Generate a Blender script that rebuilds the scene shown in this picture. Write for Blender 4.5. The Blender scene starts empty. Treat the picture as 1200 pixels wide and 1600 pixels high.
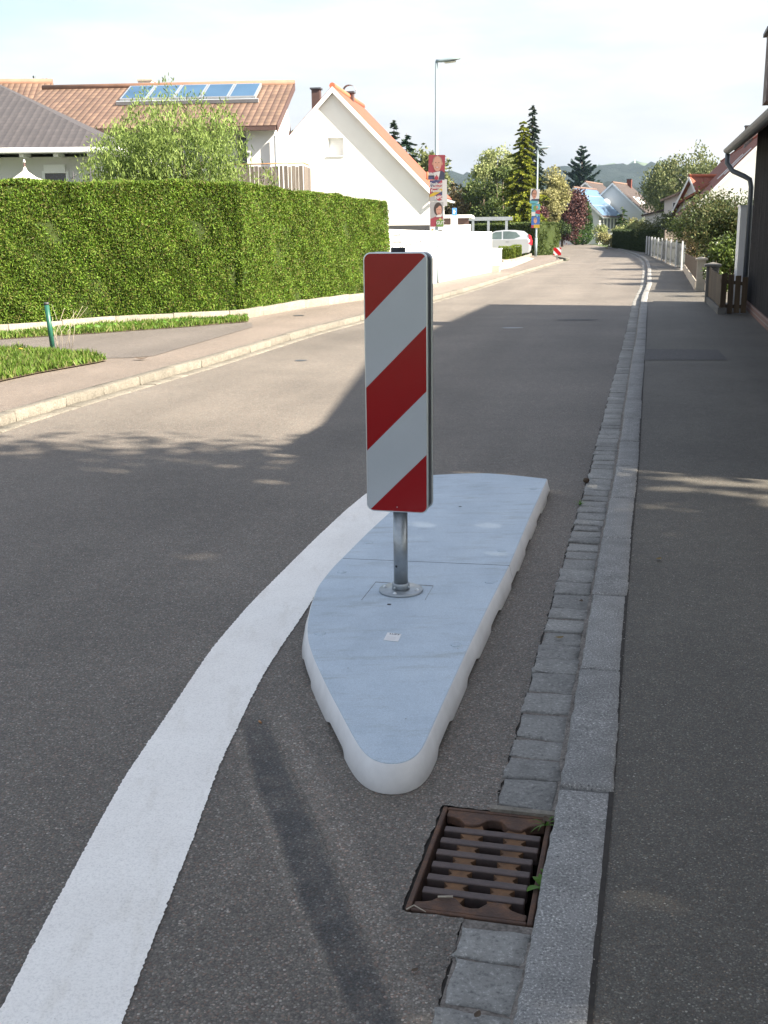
import bpy, bmesh, math, random
import numpy as np
from mathutils import Vector, Matrix
random.seed(7); rng = np.random.default_rng(7)
R = math.radians
scene = bpy.context.scene
COL = scene.collection

# ---------------------------------------------------------------- camera
F, PITCH, ROLL, EYE = 1750.0, R(14.08), 0.012, 1.55
cam_d = bpy.data.cameras.new('camera'); cam = bpy.data.objects.new('camera', cam_d); COL.objects.link(cam)
scene.camera = cam
cam_d.sensor_fit = 'VERTICAL'; cam_d.sensor_height = 36.0; cam_d.lens = F/1600*36.0
cam_d.clip_start = 0.05; cam_d.clip_end = 12000
_cp, _sp, _cr, _sr = math.cos(PITCH), math.sin(PITCH), math.cos(ROLL), math.sin(ROLL)
_fw = Vector((0, _cp, -_sp)); _up0 = Vector((0, _sp, _cp)); _r0 = Vector((1, 0, 0))
_rt = _r0*_cr - _up0*_sr; _up = _up0*_cr + _r0*_sr
_m = Matrix((( _rt.x, _up.x, -_fw.x), (_rt.y, _up.y, -_fw.y), (_rt.z, _up.z, -_fw.z))).to_4x4()
_m.translation = Vector((0, 0, EYE)); cam.matrix_world = _m

# ---------------------------------------------------------------- light
SUN_AZ, SUN_EL = R(25), R(37.0)      # azimuth: from +X turned towards -Y
s_dir = Vector((math.cos(SUN_AZ)*math.cos(SUN_EL), -math.sin(SUN_AZ)*math.cos(SUN_EL), math.sin(SUN_EL)))
sun_d = bpy.data.lights.new('sun', 'SUN'); sun = bpy.data.objects.new('sun', sun_d); COL.objects.link(sun)
sun_d.energy = 5.0; sun_d.angle = R(0.55); sun_d.color = (1.0, 0.90, 0.76)
sun.rotation_euler = (-s_dir).to_track_quat('-Z', 'Y').to_euler()
world = bpy.data.worlds.new('World'); scene.world = world; world.use_nodes = True
wn = world.node_tree; wn.nodes.clear()
w_out = wn.nodes.new('ShaderNodeOutputWorld'); w_bg = wn.nodes.new('ShaderNodeBackground')
sky = wn.nodes.new('ShaderNodeTexSky'); sky.sky_type = 'NISHITA'; sky.sun_disc = False
sky.sun_elevation = SUN_EL; sky.sun_rotation = math.pi/2 + SUN_AZ
sky.air_density = 1.0; sky.dust_density = 2.2; sky.ozone_density = 1.5
# thin high cloud, mixed over the blue with a noise in world directions
w_tc = wn.nodes.new('ShaderNodeTexCoord'); w_map = wn.nodes.new('ShaderNodeMapping')
w_map.inputs['Scale'].default_value = (1.0, 1.0, 4.5)
w_nz = wn.nodes.new('ShaderNodeTexNoise'); w_nz.inputs['Scale'].default_value = 2.2; w_nz.inputs['Detail'].default_value = 7; w_nz.inputs['Roughness'].default_value = 0.55
w_sep = wn.nodes.new('ShaderNodeSeparateXYZ'); w_mr = wn.nodes.new('ShaderNodeMapRange')
w_mr.inputs['From Min'].default_value = 0.05; w_mr.inputs['From Max'].default_value = 0.19
w_mr.inputs['To Min'].default_value = 1.0; w_mr.inputs['To Max'].default_value = 0.35
w_mr2 = wn.nodes.new('ShaderNodeMapRange'); w_mr2.inputs['From Min'].default_value = 0.42; w_mr2.inputs['From Max'].default_value = 0.66
w_mr2.inputs['To Min'].default_value = 0.0; w_mr2.inputs['To Max'].default_value = 0.4
w_add = wn.nodes.new('ShaderNodeMath'); w_add.operation = 'ADD'; w_add.use_clamp = True
w_mix = wn.nodes.new('ShaderNodeMix'); w_mix.data_type = 'RGBA'
w_cl = wn.nodes.new('ShaderNodeMix'); w_cl.data_type = 'RGBA'
L = wn.links.new
L(w_tc.outputs['Generated'], w_map.inputs[0]); L(w_map.outputs[0], w_nz.inputs['Vector'])
L(w_tc.outputs['Generated'], w_sep.inputs[0]); L(w_sep.outputs['Z'], w_mr.inputs['Value'])
L(w_nz.outputs['Fac'], w_mr2.inputs['Value']); L(w_mr.outputs[0], w_add.inputs[0]); L(w_mr2.outputs[0], w_add.inputs[1])
w_cr = wn.nodes.new('ShaderNodeMapRange'); w_cr.inputs['From Min'].default_value = 0.36; w_cr.inputs['From Max'].default_value = 0.62; L(w_nz.outputs['Fac'], w_cr.inputs['Value']); L(w_cr.outputs[0], w_cl.inputs['Factor']); w_cl.inputs['A'].default_value = (2.35, 2.38, 2.45, 1); w_cl.inputs['B'].default_value = (3.75, 3.66, 3.58, 1)
L(w_add.outputs[0], w_mix.inputs['Factor']); L(sky.outputs[0], w_mix.inputs['A']); L(w_cl.outputs['Result'], w_mix.inputs['B'])
L(w_mix.outputs['Result'], w_bg.inputs['Color']); w_bg.inputs['Strength'].default_value = 0.075
L(w_bg.outputs[0], w_out.inputs['Surface'])
scene.view_settings.view_transform = 'Standard'; scene.view_settings.look = 'None'
scene.view_settings.exposure = 2.05; scene.view_settings.gamma = 1.0
try: scene.view_settings.use_curve_mapping = False
except Exception: pass
scene.cycles.use_denoising = True
scene.cycles.max_bounces = 6; scene.cycles.volume_bounces = 0
scene.cycles.sample_clamp_indirect = 6

# ---------------------------------------------------------------- pixel of the photo -> point in the street
def ray(u, v): return (_fw + _rt*((u-600)/F) + _up*((800-v)/F))
def G(u, v, z=0.0):
    d = ray(u, v); t = (z-EYE)/d.z
    return Vector((d.x*t, d.y*t, z))
def D(u, v, y):
    d = ray(u, v); t = y/d.y
    return Vector((d.x*t, y, EYE + d.z*t))
def Xat(u, y): return D(u, 361, y).x
def Zat(u, v, y): return D(u, v, y).z

# ---------------------------------------------------------------- materials
def newmat(name):
    m = bpy.data.materials.new(name); m.use_nodes = True
    nt = m.node_tree; b = nt.nodes['Principled BSDF']
    return m, nt, b
def rgb(c): return (c[0], c[1], c[2], 1.0)
def nd(nt, t, **kw):
    n = nt.nodes.new(t)
    for k, v in kw.items(): setattr(n, k, v)
    return n
def objco(nt, scale=(1, 1, 1)):
    tc = nd(nt, 'ShaderNodeTexCoord'); mp = nd(nt, 'ShaderNodeMapping'); mp.inputs['Scale'].default_value = scale
    nt.links.new(tc.outputs['Object'], mp.inputs[0]); return mp.outputs[0]
def noise(nt, vec, scale, detail=4, rough=0.55):
    n = nd(nt, 'ShaderNodeTexNoise'); n.inputs['Scale'].default_value = scale; n.inputs['Detail'].default_value = detail
    n.inputs['Roughness'].default_value = rough; nt.links.new(vec, n.inputs['Vector']); return n.outputs['Fac']
def ramp(nt, fac, stops, interp='LINEAR'):
    r = nd(nt, 'ShaderNodeValToRGB'); r.color_ramp.interpolation = interp
    el = r.color_ramp.elements
    if len(stops) == 1: stops = [(0.0, stops[0][1]), (1.0, stops[0][1])]
    while len(el) < len(stops): el.new(0.5)
    for e, (p, c) in zip(el, stops): e.position = p; e.color = rgb(c) if len(c) == 3 else c
    nt.links.new(fac, r.inputs[0]); return r.outputs[0]
def mixc(nt, fac, a, b, blend='MIX'):
    m = nd(nt, 'ShaderNodeMix', data_type='RGBA', blend_type=blend)
    for sock, v in ((m.inputs['Factor'], fac), (m.inputs['A'], a), (m.inputs['B'], b)):
        if hasattr(v, 'links') or isinstance(v, bpy.types.NodeSocket): nt.links.new(v, sock)
        else: sock.default_value = v if not isinstance(v, tuple) else rgb(v)
    return m.outputs['Result']
def bump(nt, b, h, strength, dist=0.01):
    n = nd(nt, 'ShaderNodeBump'); n.inputs['Strength'].default_value = strength; n.inputs['Distance'].default_value = dist
    nt.links.new(h, n.inputs['Height']); nt.links.new(n.outputs[0], b.inputs['Normal'])
_g = lambda v: (v, v, v)
MATS = {}
def simple(name, c, rough=0.7, metal=0.0, var=0.12, scale=3.0, bscale=None, bstr=0.2, bdist=0.005, spec=None, fine=0.0, fscale=120):
    """a painted / plain surface: base colour with broad and fine variation"""
    if name in MATS: return MATS[name]
    m, nt, b = newmat(name); v = objco(nt)
    f = noise(nt, v, scale, 6, 0.6)
    col = ramp(nt, f, [(0.28, tuple(x*(1-var) for x in c)), (0.72, tuple(min(1, x*(1+var)) for x in c))])
    if fine > 0:
        f2 = noise(nt, v, fscale, 2, 0.5)
        g = ramp(nt, f2, [(0.35, _g(1-fine)), (0.65, _g(1+fine))])
        col = mixc(nt, 1.0, col, g, 'MULTIPLY')
    nt.links.new(col, b.inputs['Base Color'])
    b.inputs['Roughness'].default_value = rough; b.inputs['Metallic'].default_value = metal
    if spec is not None: b.inputs['Specular IOR Level'].default_value = spec
    if bscale: bump(nt, b, noise(nt, v, bscale, 4, 0.6), bstr, bdist)
    MATS[name] = m; return m

def asphalt(name, base, light, cell=170, big=0.5, rough=0.72, dens=0.80, bstr=0.5, warm=(1.25, 1.0, 0.85), patch=0.16):
    m, nt, b = newmat(name); v = objco(nt)
    vo = nd(nt, 'ShaderNodeTexVoronoi'); vo.inputs['Scale'].default_value = cell; nt.links.new(v, vo.inputs['Vector'])
    sp = nd(nt, 'ShaderNodeSeparateColor'); nt.links.new(vo.outputs['Color'], sp.inputs[0])
    k = lambda s: tuple(x*s for x in base)
    stones = ramp(nt, sp.outputs[0], [(0.0, k(0.6)), (0.35, k(0.86)), (dens, k(1.12)), (min(dens+0.1, .97), light), (1.0, tuple(x*1.3 for x in light))])
    tint = ramp(nt, sp.outputs[1], [(0.0, _g(0.9)), (0.75, _g(1.02)), (1.0, warm)])
    col = mixc(nt, 1.0, stones, tint, 'MULTIPLY')
    gap = ramp(nt, vo.outputs['Distance'], [(0.25, _g(1.05)), (0.85, _g(0.7))])
    col = mixc(nt, 1.0, col, gap, 'MULTIPLY')
    n1 = noise(nt, v, big, 6, 0.6)
    col = mixc(nt, 1.0, col, ramp(nt, n1, [(0.3, _g(1-patch)), (0.7, _g(1+patch))]), 'MULTIPLY')
    n2 = noise(nt, v, 14, 5, 0.65)
    col = mixc(nt, 1.0, col, ramp(nt, n2, [(0.3, _g(0.88)), (0.7, _g(1.12))]), 'MULTIPLY')
    # wheel tracks: long soft streaks along the street; and a few old oil spots
    tc = nd(nt, 'ShaderNodeTexCoord'); mp = nd(nt, 'ShaderNodeMapping'); mp.vector_type = 'TEXTURE'; mp.inputs['Rotation'].default_value = (0, 0, -R(13.3)); mp.inputs['Scale'].default_value = (0.8, 14, 1)
    nt.links.new(tc.outputs['Object'], mp.inputs[0])
    col = mixc(nt, 1.0, col, ramp(nt, noise(nt, mp.outputs[0], 1.0, 4, 0.5), [(0.34, _g(0.88)), (0.62, _g(1.10))]), 'MULTIPLY')
    vs_ = nd(nt, 'ShaderNodeTexVoronoi'); vs_.inputs['Scale'].default_value = 1.15; nt.links.new(v, vs_.inputs['Vector'])
    col = mixc(nt, 1.0, col, ramp(nt, vs_.outputs['Distance'], [(0.0, _g(0.72)), (0.022, _g(0.8)), (0.05, _g(1.0))]), 'MULTIPLY')
    vo2 = nd(nt, 'ShaderNodeTexVoronoi'); vo2.inputs['Scale'].default_value = cell*0.33; nt.links.new(v, vo2.inputs['Vector'])
    sp2 = nd(nt, 'ShaderNodeSeparateColor'); nt.links.new(vo2.outputs['Color'], sp2.inputs[0])
    a1 = nd(nt, 'ShaderNodeMath', operation='GREATER_THAN'); nt.links.new(sp2.outputs[0], a1.inputs[0]); a1.inputs[1].default_value = 0.93
    a2 = nd(nt, 'ShaderNodeMath', operation='LESS_THAN'); nt.links.new(vo2.outputs['Distance'], a2.inputs[0]); a2.inputs[1].default_value = 0.22
    a3 = nd(nt, 'ShaderNodeMath', operation='MULTIPLY'); nt.links.new(a1.outputs[0], a3.inputs[0]); nt.links.new(a2.outputs[0], a3.inputs[1])
    col = mixc(nt, a3.outputs[0], col, tuple(x*1.5 for x in light))
    nt.links.new(col, b.inputs['Base Color']); b.inputs['Roughness'].default_value = rough
    b.inputs['Specular IOR Level'].default_value = 0.5
    bump(nt, b, vo.outputs['Distance'], bstr, -0.004)
    MATS[name] = m; return m

def granite(name, base, dark, lite, scale=160, var=0.15):
    m, nt, b = newmat(name); v = objco(nt)
    n = noise(nt, v, scale, 3, 0.7)
    col = ramp(nt, n, [(0.30, dark), (0.46, base), (0.56, base), (0.70, lite)])
    info = nd(nt, 'ShaderNodeNewGeometry')
    col = mixc(nt, 1.0, col, ramp(nt, info.outputs['Random Per Island'], [(0, _g(1-var)), (1, _g(1+var))]), 'MULTIPLY')
    col = mixc(nt, 1.0, col, ramp(nt, noise(nt, v, 9, 5, 0.65), [(0.3, _g(0.8)), (0.7, _g(1.15))]), 'MULTIPLY')
    nt.links.new(col, b.inputs['Base Color']); b.inputs['Roughness'].default_value = 0.8
    bump(nt, b, noise(nt, v, 90, 5, 0.7), 0.6, 0.006)
    MATS[name] = m; return m

def foliage(name, cols, trans=0.25, rough=0.6, nscale=0.6, nv=0.25):
    m, nt, b = newmat(name)
    info = nd(nt, 'ShaderNodeNewGeometry')
    n = len(cols); col = ramp(nt, info.outputs['Random Per Island'], [(i/(max(1, n-1)), c) for i, c in enumerate(cols)])
    v = objco(nt)
    col = mixc(nt, 1.0, col, ramp(nt, noise(nt, v, nscale, 4, 0.6), [(0.3, _g(1-nv)), (0.7, _g(1+nv))]), 'MULTIPLY')
    nt.links.new(col, b.inputs['Base Color']); b.inputs['Roughness'].default_value = rough
    b.inputs['Specular IOR Level'].default_value = 0.25
    if trans > 0:
        tr = nd(nt, 'ShaderNodeBsdfTranslucent'); mx = nd(nt, 'ShaderNodeMixShader'); mx.inputs[0].default_value = trans
        nt.links.new(col, tr.inputs[0]); out = nt.nodes['Material Output']
        nt.links.new(b.outputs[0], mx.inputs[1]); nt.links.new(tr.outputs[0], mx.inputs[2]); nt.links.new(mx.outputs[0], out.inputs['Surface'])
    MATS[name] = m; return m

def tiles(name, c1, c2, mortar, tw=0.22, th=0.34, bstr=0.8, var=0.25, off=0.0, rough=0.75):
    m, nt, b = newmat(name)
    uv = nd(nt, 'ShaderNodeUVMap'); br = nd(nt, 'ShaderNodeTexBrick')
    br.offset = off; br.inputs['Scale'].default_value = 1.0; br.inputs['Brick Width'].default_value = tw; br.inputs['Row Height'].default_value = th
    br.inputs['Mortar Size'].default_value = 0.022; br.inputs['Mortar Smooth'].default_value = 0.6; br.inputs['Bias'].default_value = 0.0
    br.inputs['Color1'].default_value = rgb(c1); br.inputs['Color2'].default_value = rgb(c2); br.inputs['Mortar'].default_value = rgb(mortar)
    nt.links.new(uv.outputs[0], br.inputs['Vector'])
    v = objco(nt)
    col = mixc(nt, 1.0, br.outputs['Color'], ramp(nt, noise(nt, v, 0.9, 6, 0.65), [(0.3, _g(1-var)), (0.7, _g(1+var))]), 'MULTIPLY')
    nt.links.new(col, b.inputs['Base Color']); b.inputs['Roughness'].default_value = rough
    sx = nd(nt, 'ShaderNodeSeparateXYZ'); nt.links.new(uv.outputs[0], sx.inputs[0])
    def frac(o, s):
        a = nd(nt, 'ShaderNodeMath', operation='DIVIDE'); nt.links.new(o, a.inputs[0]); a.inputs[1].default_value = s
        f = nd(nt, 'ShaderNodeMath', operation='FRACT'); nt.links.new(a.outputs[0], f.inputs[0]); return f.outputs[0]
    fx = frac(sx.outputs[0], tw); fy = frac(sx.outputs[1], th)
    s1 = nd(nt, 'ShaderNodeMath', operation='MULTIPLY'); nt.links.new(fx, s1.inputs[0]); s1.inputs[1].default_value = math.pi
    s2 = nd(nt, 'ShaderNodeMath', operation='SINE'); nt.links.new(s1.outputs[0], s2.inputs[0])
    s3 = nd(nt, 'ShaderNodeMath', operation='SUBTRACT'); nt.links.new(s2.outputs[0], s3.inputs[0]); nt.links.new(fy, s3.inputs[1])
    bump(nt, b, s3.outputs[0], bstr, 0.03)
    MATS[name] = m; return m

def wood(name, c1, c2, plank=0.12, rough=0.8, axis=0):
    """weathered boards: colour per board, grain running up the board"""
    m, nt, b = newmat(name)
    v = objco(nt, (1, 1, 1)); info = nd(nt, 'ShaderNodeNewGeometry')
    g = noise(nt, objco(nt, (40, 40, 2.5)), 1.0, 5, 0.65)
    col = ramp(nt, g, [(0.3, c1), (0.7, c2)])
    col = mixc(nt, 1.0, col, ramp(nt, info.outputs['Random Per Island'], [(0, _g(0.65)), (1, _g(1.3))]), 'MULTIPLY')
    nt.links.new(col, b.inputs['Base Color']); b.inputs['Roughness'].default_value = rough
    bump(nt, b, g, 0.4, 0.004); MATS[name] = m; return m

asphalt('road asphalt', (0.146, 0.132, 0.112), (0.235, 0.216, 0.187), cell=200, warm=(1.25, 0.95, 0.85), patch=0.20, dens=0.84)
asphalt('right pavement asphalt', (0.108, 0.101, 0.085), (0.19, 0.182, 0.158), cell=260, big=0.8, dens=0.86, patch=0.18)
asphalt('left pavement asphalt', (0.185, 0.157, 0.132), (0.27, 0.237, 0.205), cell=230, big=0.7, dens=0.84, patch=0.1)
asphalt('driveway asphalt', (0.130, 0.117, 0.103), (0.22, 0.20, 0.19), cell=220, patch=0.1)
asphalt('repair asphalt', (0.058, 0.056, 0.055), (0.15, 0.145, 0.14), cell=240, patch=0.12)
granite('kerb granite', (0.215, 0.214, 0.205), (0.05, 0.05, 0.052), (0.58, 0.57, 0.545), 170, 0.08)
granite('gutter granite', (0.235, 0.232, 0.215), (0.12, 0.119, 0.115), (0.40, 0.39, 0.37), 90, 0.16)
granite('pale kerb granite', (0.155, 0.142, 0.115), (0.07, 0.062, 0.05), (0.26, 0.24, 0.20), 60, 0.15)
granite('pale edging stone', (0.20, 0.18, 0.145), (0.12, 0.106, 0.08), (0.31, 0.28, 0.235), 40, 0.12)
simple('joint sand', (0.17, 0.152, 0.133), 0.95, var=0.35, scale=18, bscale=120, bstr=0.6, fine=0.3)
simple('white plaster', (0.64, 0.635, 0.62), 0.9, var=0.05, scale=0.8, bscale=60, bstr=0.15)
simple('cream plaster', (0.72, 0.69, 0.62), 0.9, var=0.04, scale=0.8, bscale=60, bstr=0.15)
simple('grey plaster', (0.47, 0.46, 0.45), 0.9, var=0.05, scale=0.8)
simple('white paint', (0.78, 0.78, 0.77), 0.5, var=0.03)
simple('white plastic', (0.74, 0.74, 0.73), 0.45, var=0.03)
simple('dark frame', (0.05, 0.05, 0.052), 0.5, var=0.1)
simple('galvanised steel', (0.33, 0.36, 0.38), 0.42, 0.75, var=0.14, scale=9, fine=0.05, fscale=60)
simple('lamp pole paint', (0.24, 0.30, 0.32), 0.5, 0.3, var=0.08)
simple('aluminium', (0.62, 0.66, 0.68), 0.35, 0.8, var=0.05)
simple('black rubber', (0.018, 0.02, 0.028), 0.6, var=0.15)
simple('dark zinc', (0.13, 0.145, 0.165), 0.5, 0.4, var=0.15)
simple('zinc sheet', (0.34, 0.37, 0.40), 0.5, 0.4, var=0.12)
simple('zinc sheet pale', (0.66, 0.67, 0.67), 0.5, 0.3, var=0.06)
simple('dark metal sheet', (0.07, 0.075, 0.085), 0.5, 0.3, var=0.2, scale=6)
simple('ridge orange', (0.21, 0.115, 0.075), 0.8, var=0.2, scale=2); simple('ridge bright', (0.42, 0.12, 0.06), 0.8, var=0.15, scale=2); simple('ridge red', (0.28, 0.06, 0.035), 0.8, var=0.15); simple('ridge brown', (0.16, 0.1, 0.075), 0.8, var=0.15)
simple('brown metal', (0.075, 0.042, 0.036), 0.6, var=0.15)
simple('copper', (0.42, 0.22, 0.10), 0.5, 0.4, var=0.15)
simple('concrete', (0.40, 0.36, 0.30), 0.9, var=0.15, scale=6, bscale=60, bstr=0.3, fine=0.1, fscale=90)
simple('dark concrete', (0.13, 0.125, 0.115), 0.9, var=0.2, scale=7, bscale=60, bstr=0.3)
simple('green paint', (0.015, 0.09, 0.06), 0.4, var=0.15)
simple('glass dark', (0.03, 0.035, 0.04), 0.08, var=0.2, scale=1.2, spec=0.8)
simple('bark', (0.10, 0.075, 0.055), 0.9, var=0.3, scale=12, bscale=30, bstr=0.8, bdist=0.02)
simple('pale bark', (0.32, 0.30, 0.26), 0.9, var=0.35, scale=10)
simple('earth', (0.12, 0.085, 0.055), 0.95, var=0.25, scale=5, bscale=40, bstr=0.8, bdist=0.02)
simple('meadow', (0.07, 0.105, 0.03), 0.95, var=0.3, scale=0.3, fine=0.3, fscale=20)
tiles('orange brown tiles', (0.150, 0.098, 0.066), (0.11, 0.070, 0.050), (0.06, 0.028, 0.022), 0.225, 0.34)
tiles('bright orange tiles', (0.25, 0.075, 0.042), (0.20, 0.058, 0.034), (0.25, 0.07, 0.035), 0.3, 0.36, 0.6, 0.1)
tiles('red tiles', (0.24, 0.068, 0.03), (0.18, 0.048, 0.024), (0.12, 0.03, 0.02), 0.3, 0.36, 0.8, 0.15)
tiles('brown tiles', (0.062, 0.045, 0.038), (0.046, 0.033, 0.028), (0.028, 0.02, 0.017), 0.3, 0.36, 0.6, 0.15)
tiles('dark grey tiles', (0.06, 0.054, 0.056), (0.046, 0.042, 0.045), (0.045, 0.042, 0.044), 0.17, 0.17, 0.35, 0.08, 0.5)
tiles('dark brown tiles', (0.075, 0.05, 0.042), (0.06, 0.04, 0.034), (0.04, 0.028, 0.022), 0.3, 0.36, 0.5, 0.2)
wood('barn boards', (0.010, 0.010, 0.011), (0.042, 0.038, 0.038))
wood('grey boards', (0.085, 0.068, 0.056), (0.19, 0.16, 0.135))
wood('brown boards', (0.05, 0.034, 0.02), (0.11, 0.078, 0.045))
wood('cut branch wood', (0.30, 0.26, 0.2), (0.42, 0.37, 0.29))
foliage('thuja leaves', [(0.04, 0.085, 0.010), (0.085, 0.16, 0.016), (0.115, 0.205, 0.022), (0.15, 0.24, 0.028), (0.15, 0.19, 0.032), (0.125, 0.10, 0.04)], 0.28, 0.65, 2.2, 0.3)
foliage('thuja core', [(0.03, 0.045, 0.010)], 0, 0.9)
foliage('willow leaves', [(0.08, 0.13, 0.03), (0.17, 0.24, 0.055), (0.24, 0.31, 0.09)], 0.35)
foliage('birch leaves', [(0.06, 0.085, 0.03), (0.13, 0.155, 0.06), (0.2, 0.21, 0.09)], 0.3)
foliage('yellow conifer needles', [(0.08, 0.12, 0.015), (0.15, 0.19, 0.02), (0.24, 0.27, 0.03), (0.33, 0.32, 0.05)], 0.35, 0.7, 0.9, 0.25)
foliage('dark spruce needles', [(0.012, 0.026, 0.016), (0.03, 0.05, 0.028)], 0.1)
foliage('fir needles', [(0.010, 0.028, 0.018), (0.025, 0.055, 0.032)], 0.1)
foliage('pale green leaves', [(0.14, 0.18, 0.06), (0.28, 0.32, 0.13), (0.36, 0.38, 0.17)], 0.35)
foliage('mid green leaves', [(0.035, 0.06, 0.015), (0.08, 0.115, 0.03), (0.12, 0.155, 0.045)], 0.3)
foliage('dark green leaves', [(0.014, 0.03, 0.01), (0.035, 0.06, 0.017), (0.06, 0.085, 0.025)], 0.2)
foliage('brownish leaves', [(0.06, 0.05, 0.025), (0.12, 0.095, 0.045), (0.17, 0.13, 0.06)], 0.3)
foliage('yellow leaves', [(0.16, 0.16, 0.06), (0.28, 0.27, 0.11), (0.36, 0.34, 0.17)], 0.35)
foliage('purple leaves', [(0.035, 0.016, 0.016), (0.08, 0.035, 0.035), (0.13, 0.06, 0.05)], 0.25)
foliage('bright thuja leaves', [(0.02, 0.05, 0.012), (0.05, 0.10, 0.02), (0.08, 0.14, 0.03)], 0.2)
foliage('laurel leaves', [(0.03, 0.055, 0.012), (0.08, 0.12, 0.025), (0.15, 0.19, 0.05)], 0.15, 0.32)
foliage('olive leaves', [(0.025, 0.04, 0.014), (0.055, 0.08, 0.026), (0.09, 0.115, 0.038), (0.13, 0.115, 0.045)], 0.3)
foliage('grass blades', [(0.05, 0.10, 0.01), (0.09, 0.165, 0.018), (0.13, 0.20, 0.03), (0.2, 0.19, 0.08)], 0.35, 0.6, 3, 0.2)
foliage('box leaves', [(0.07, 0.12, 0.01), (0.15, 0.2, 0.02), (0.2, 0.25, 0.03)], 0.25)
foliage('weed leaves', [(0.07, 0.16, 0.02), (0.12, 0.24, 0.04)], 0.3, 0.45)

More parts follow.
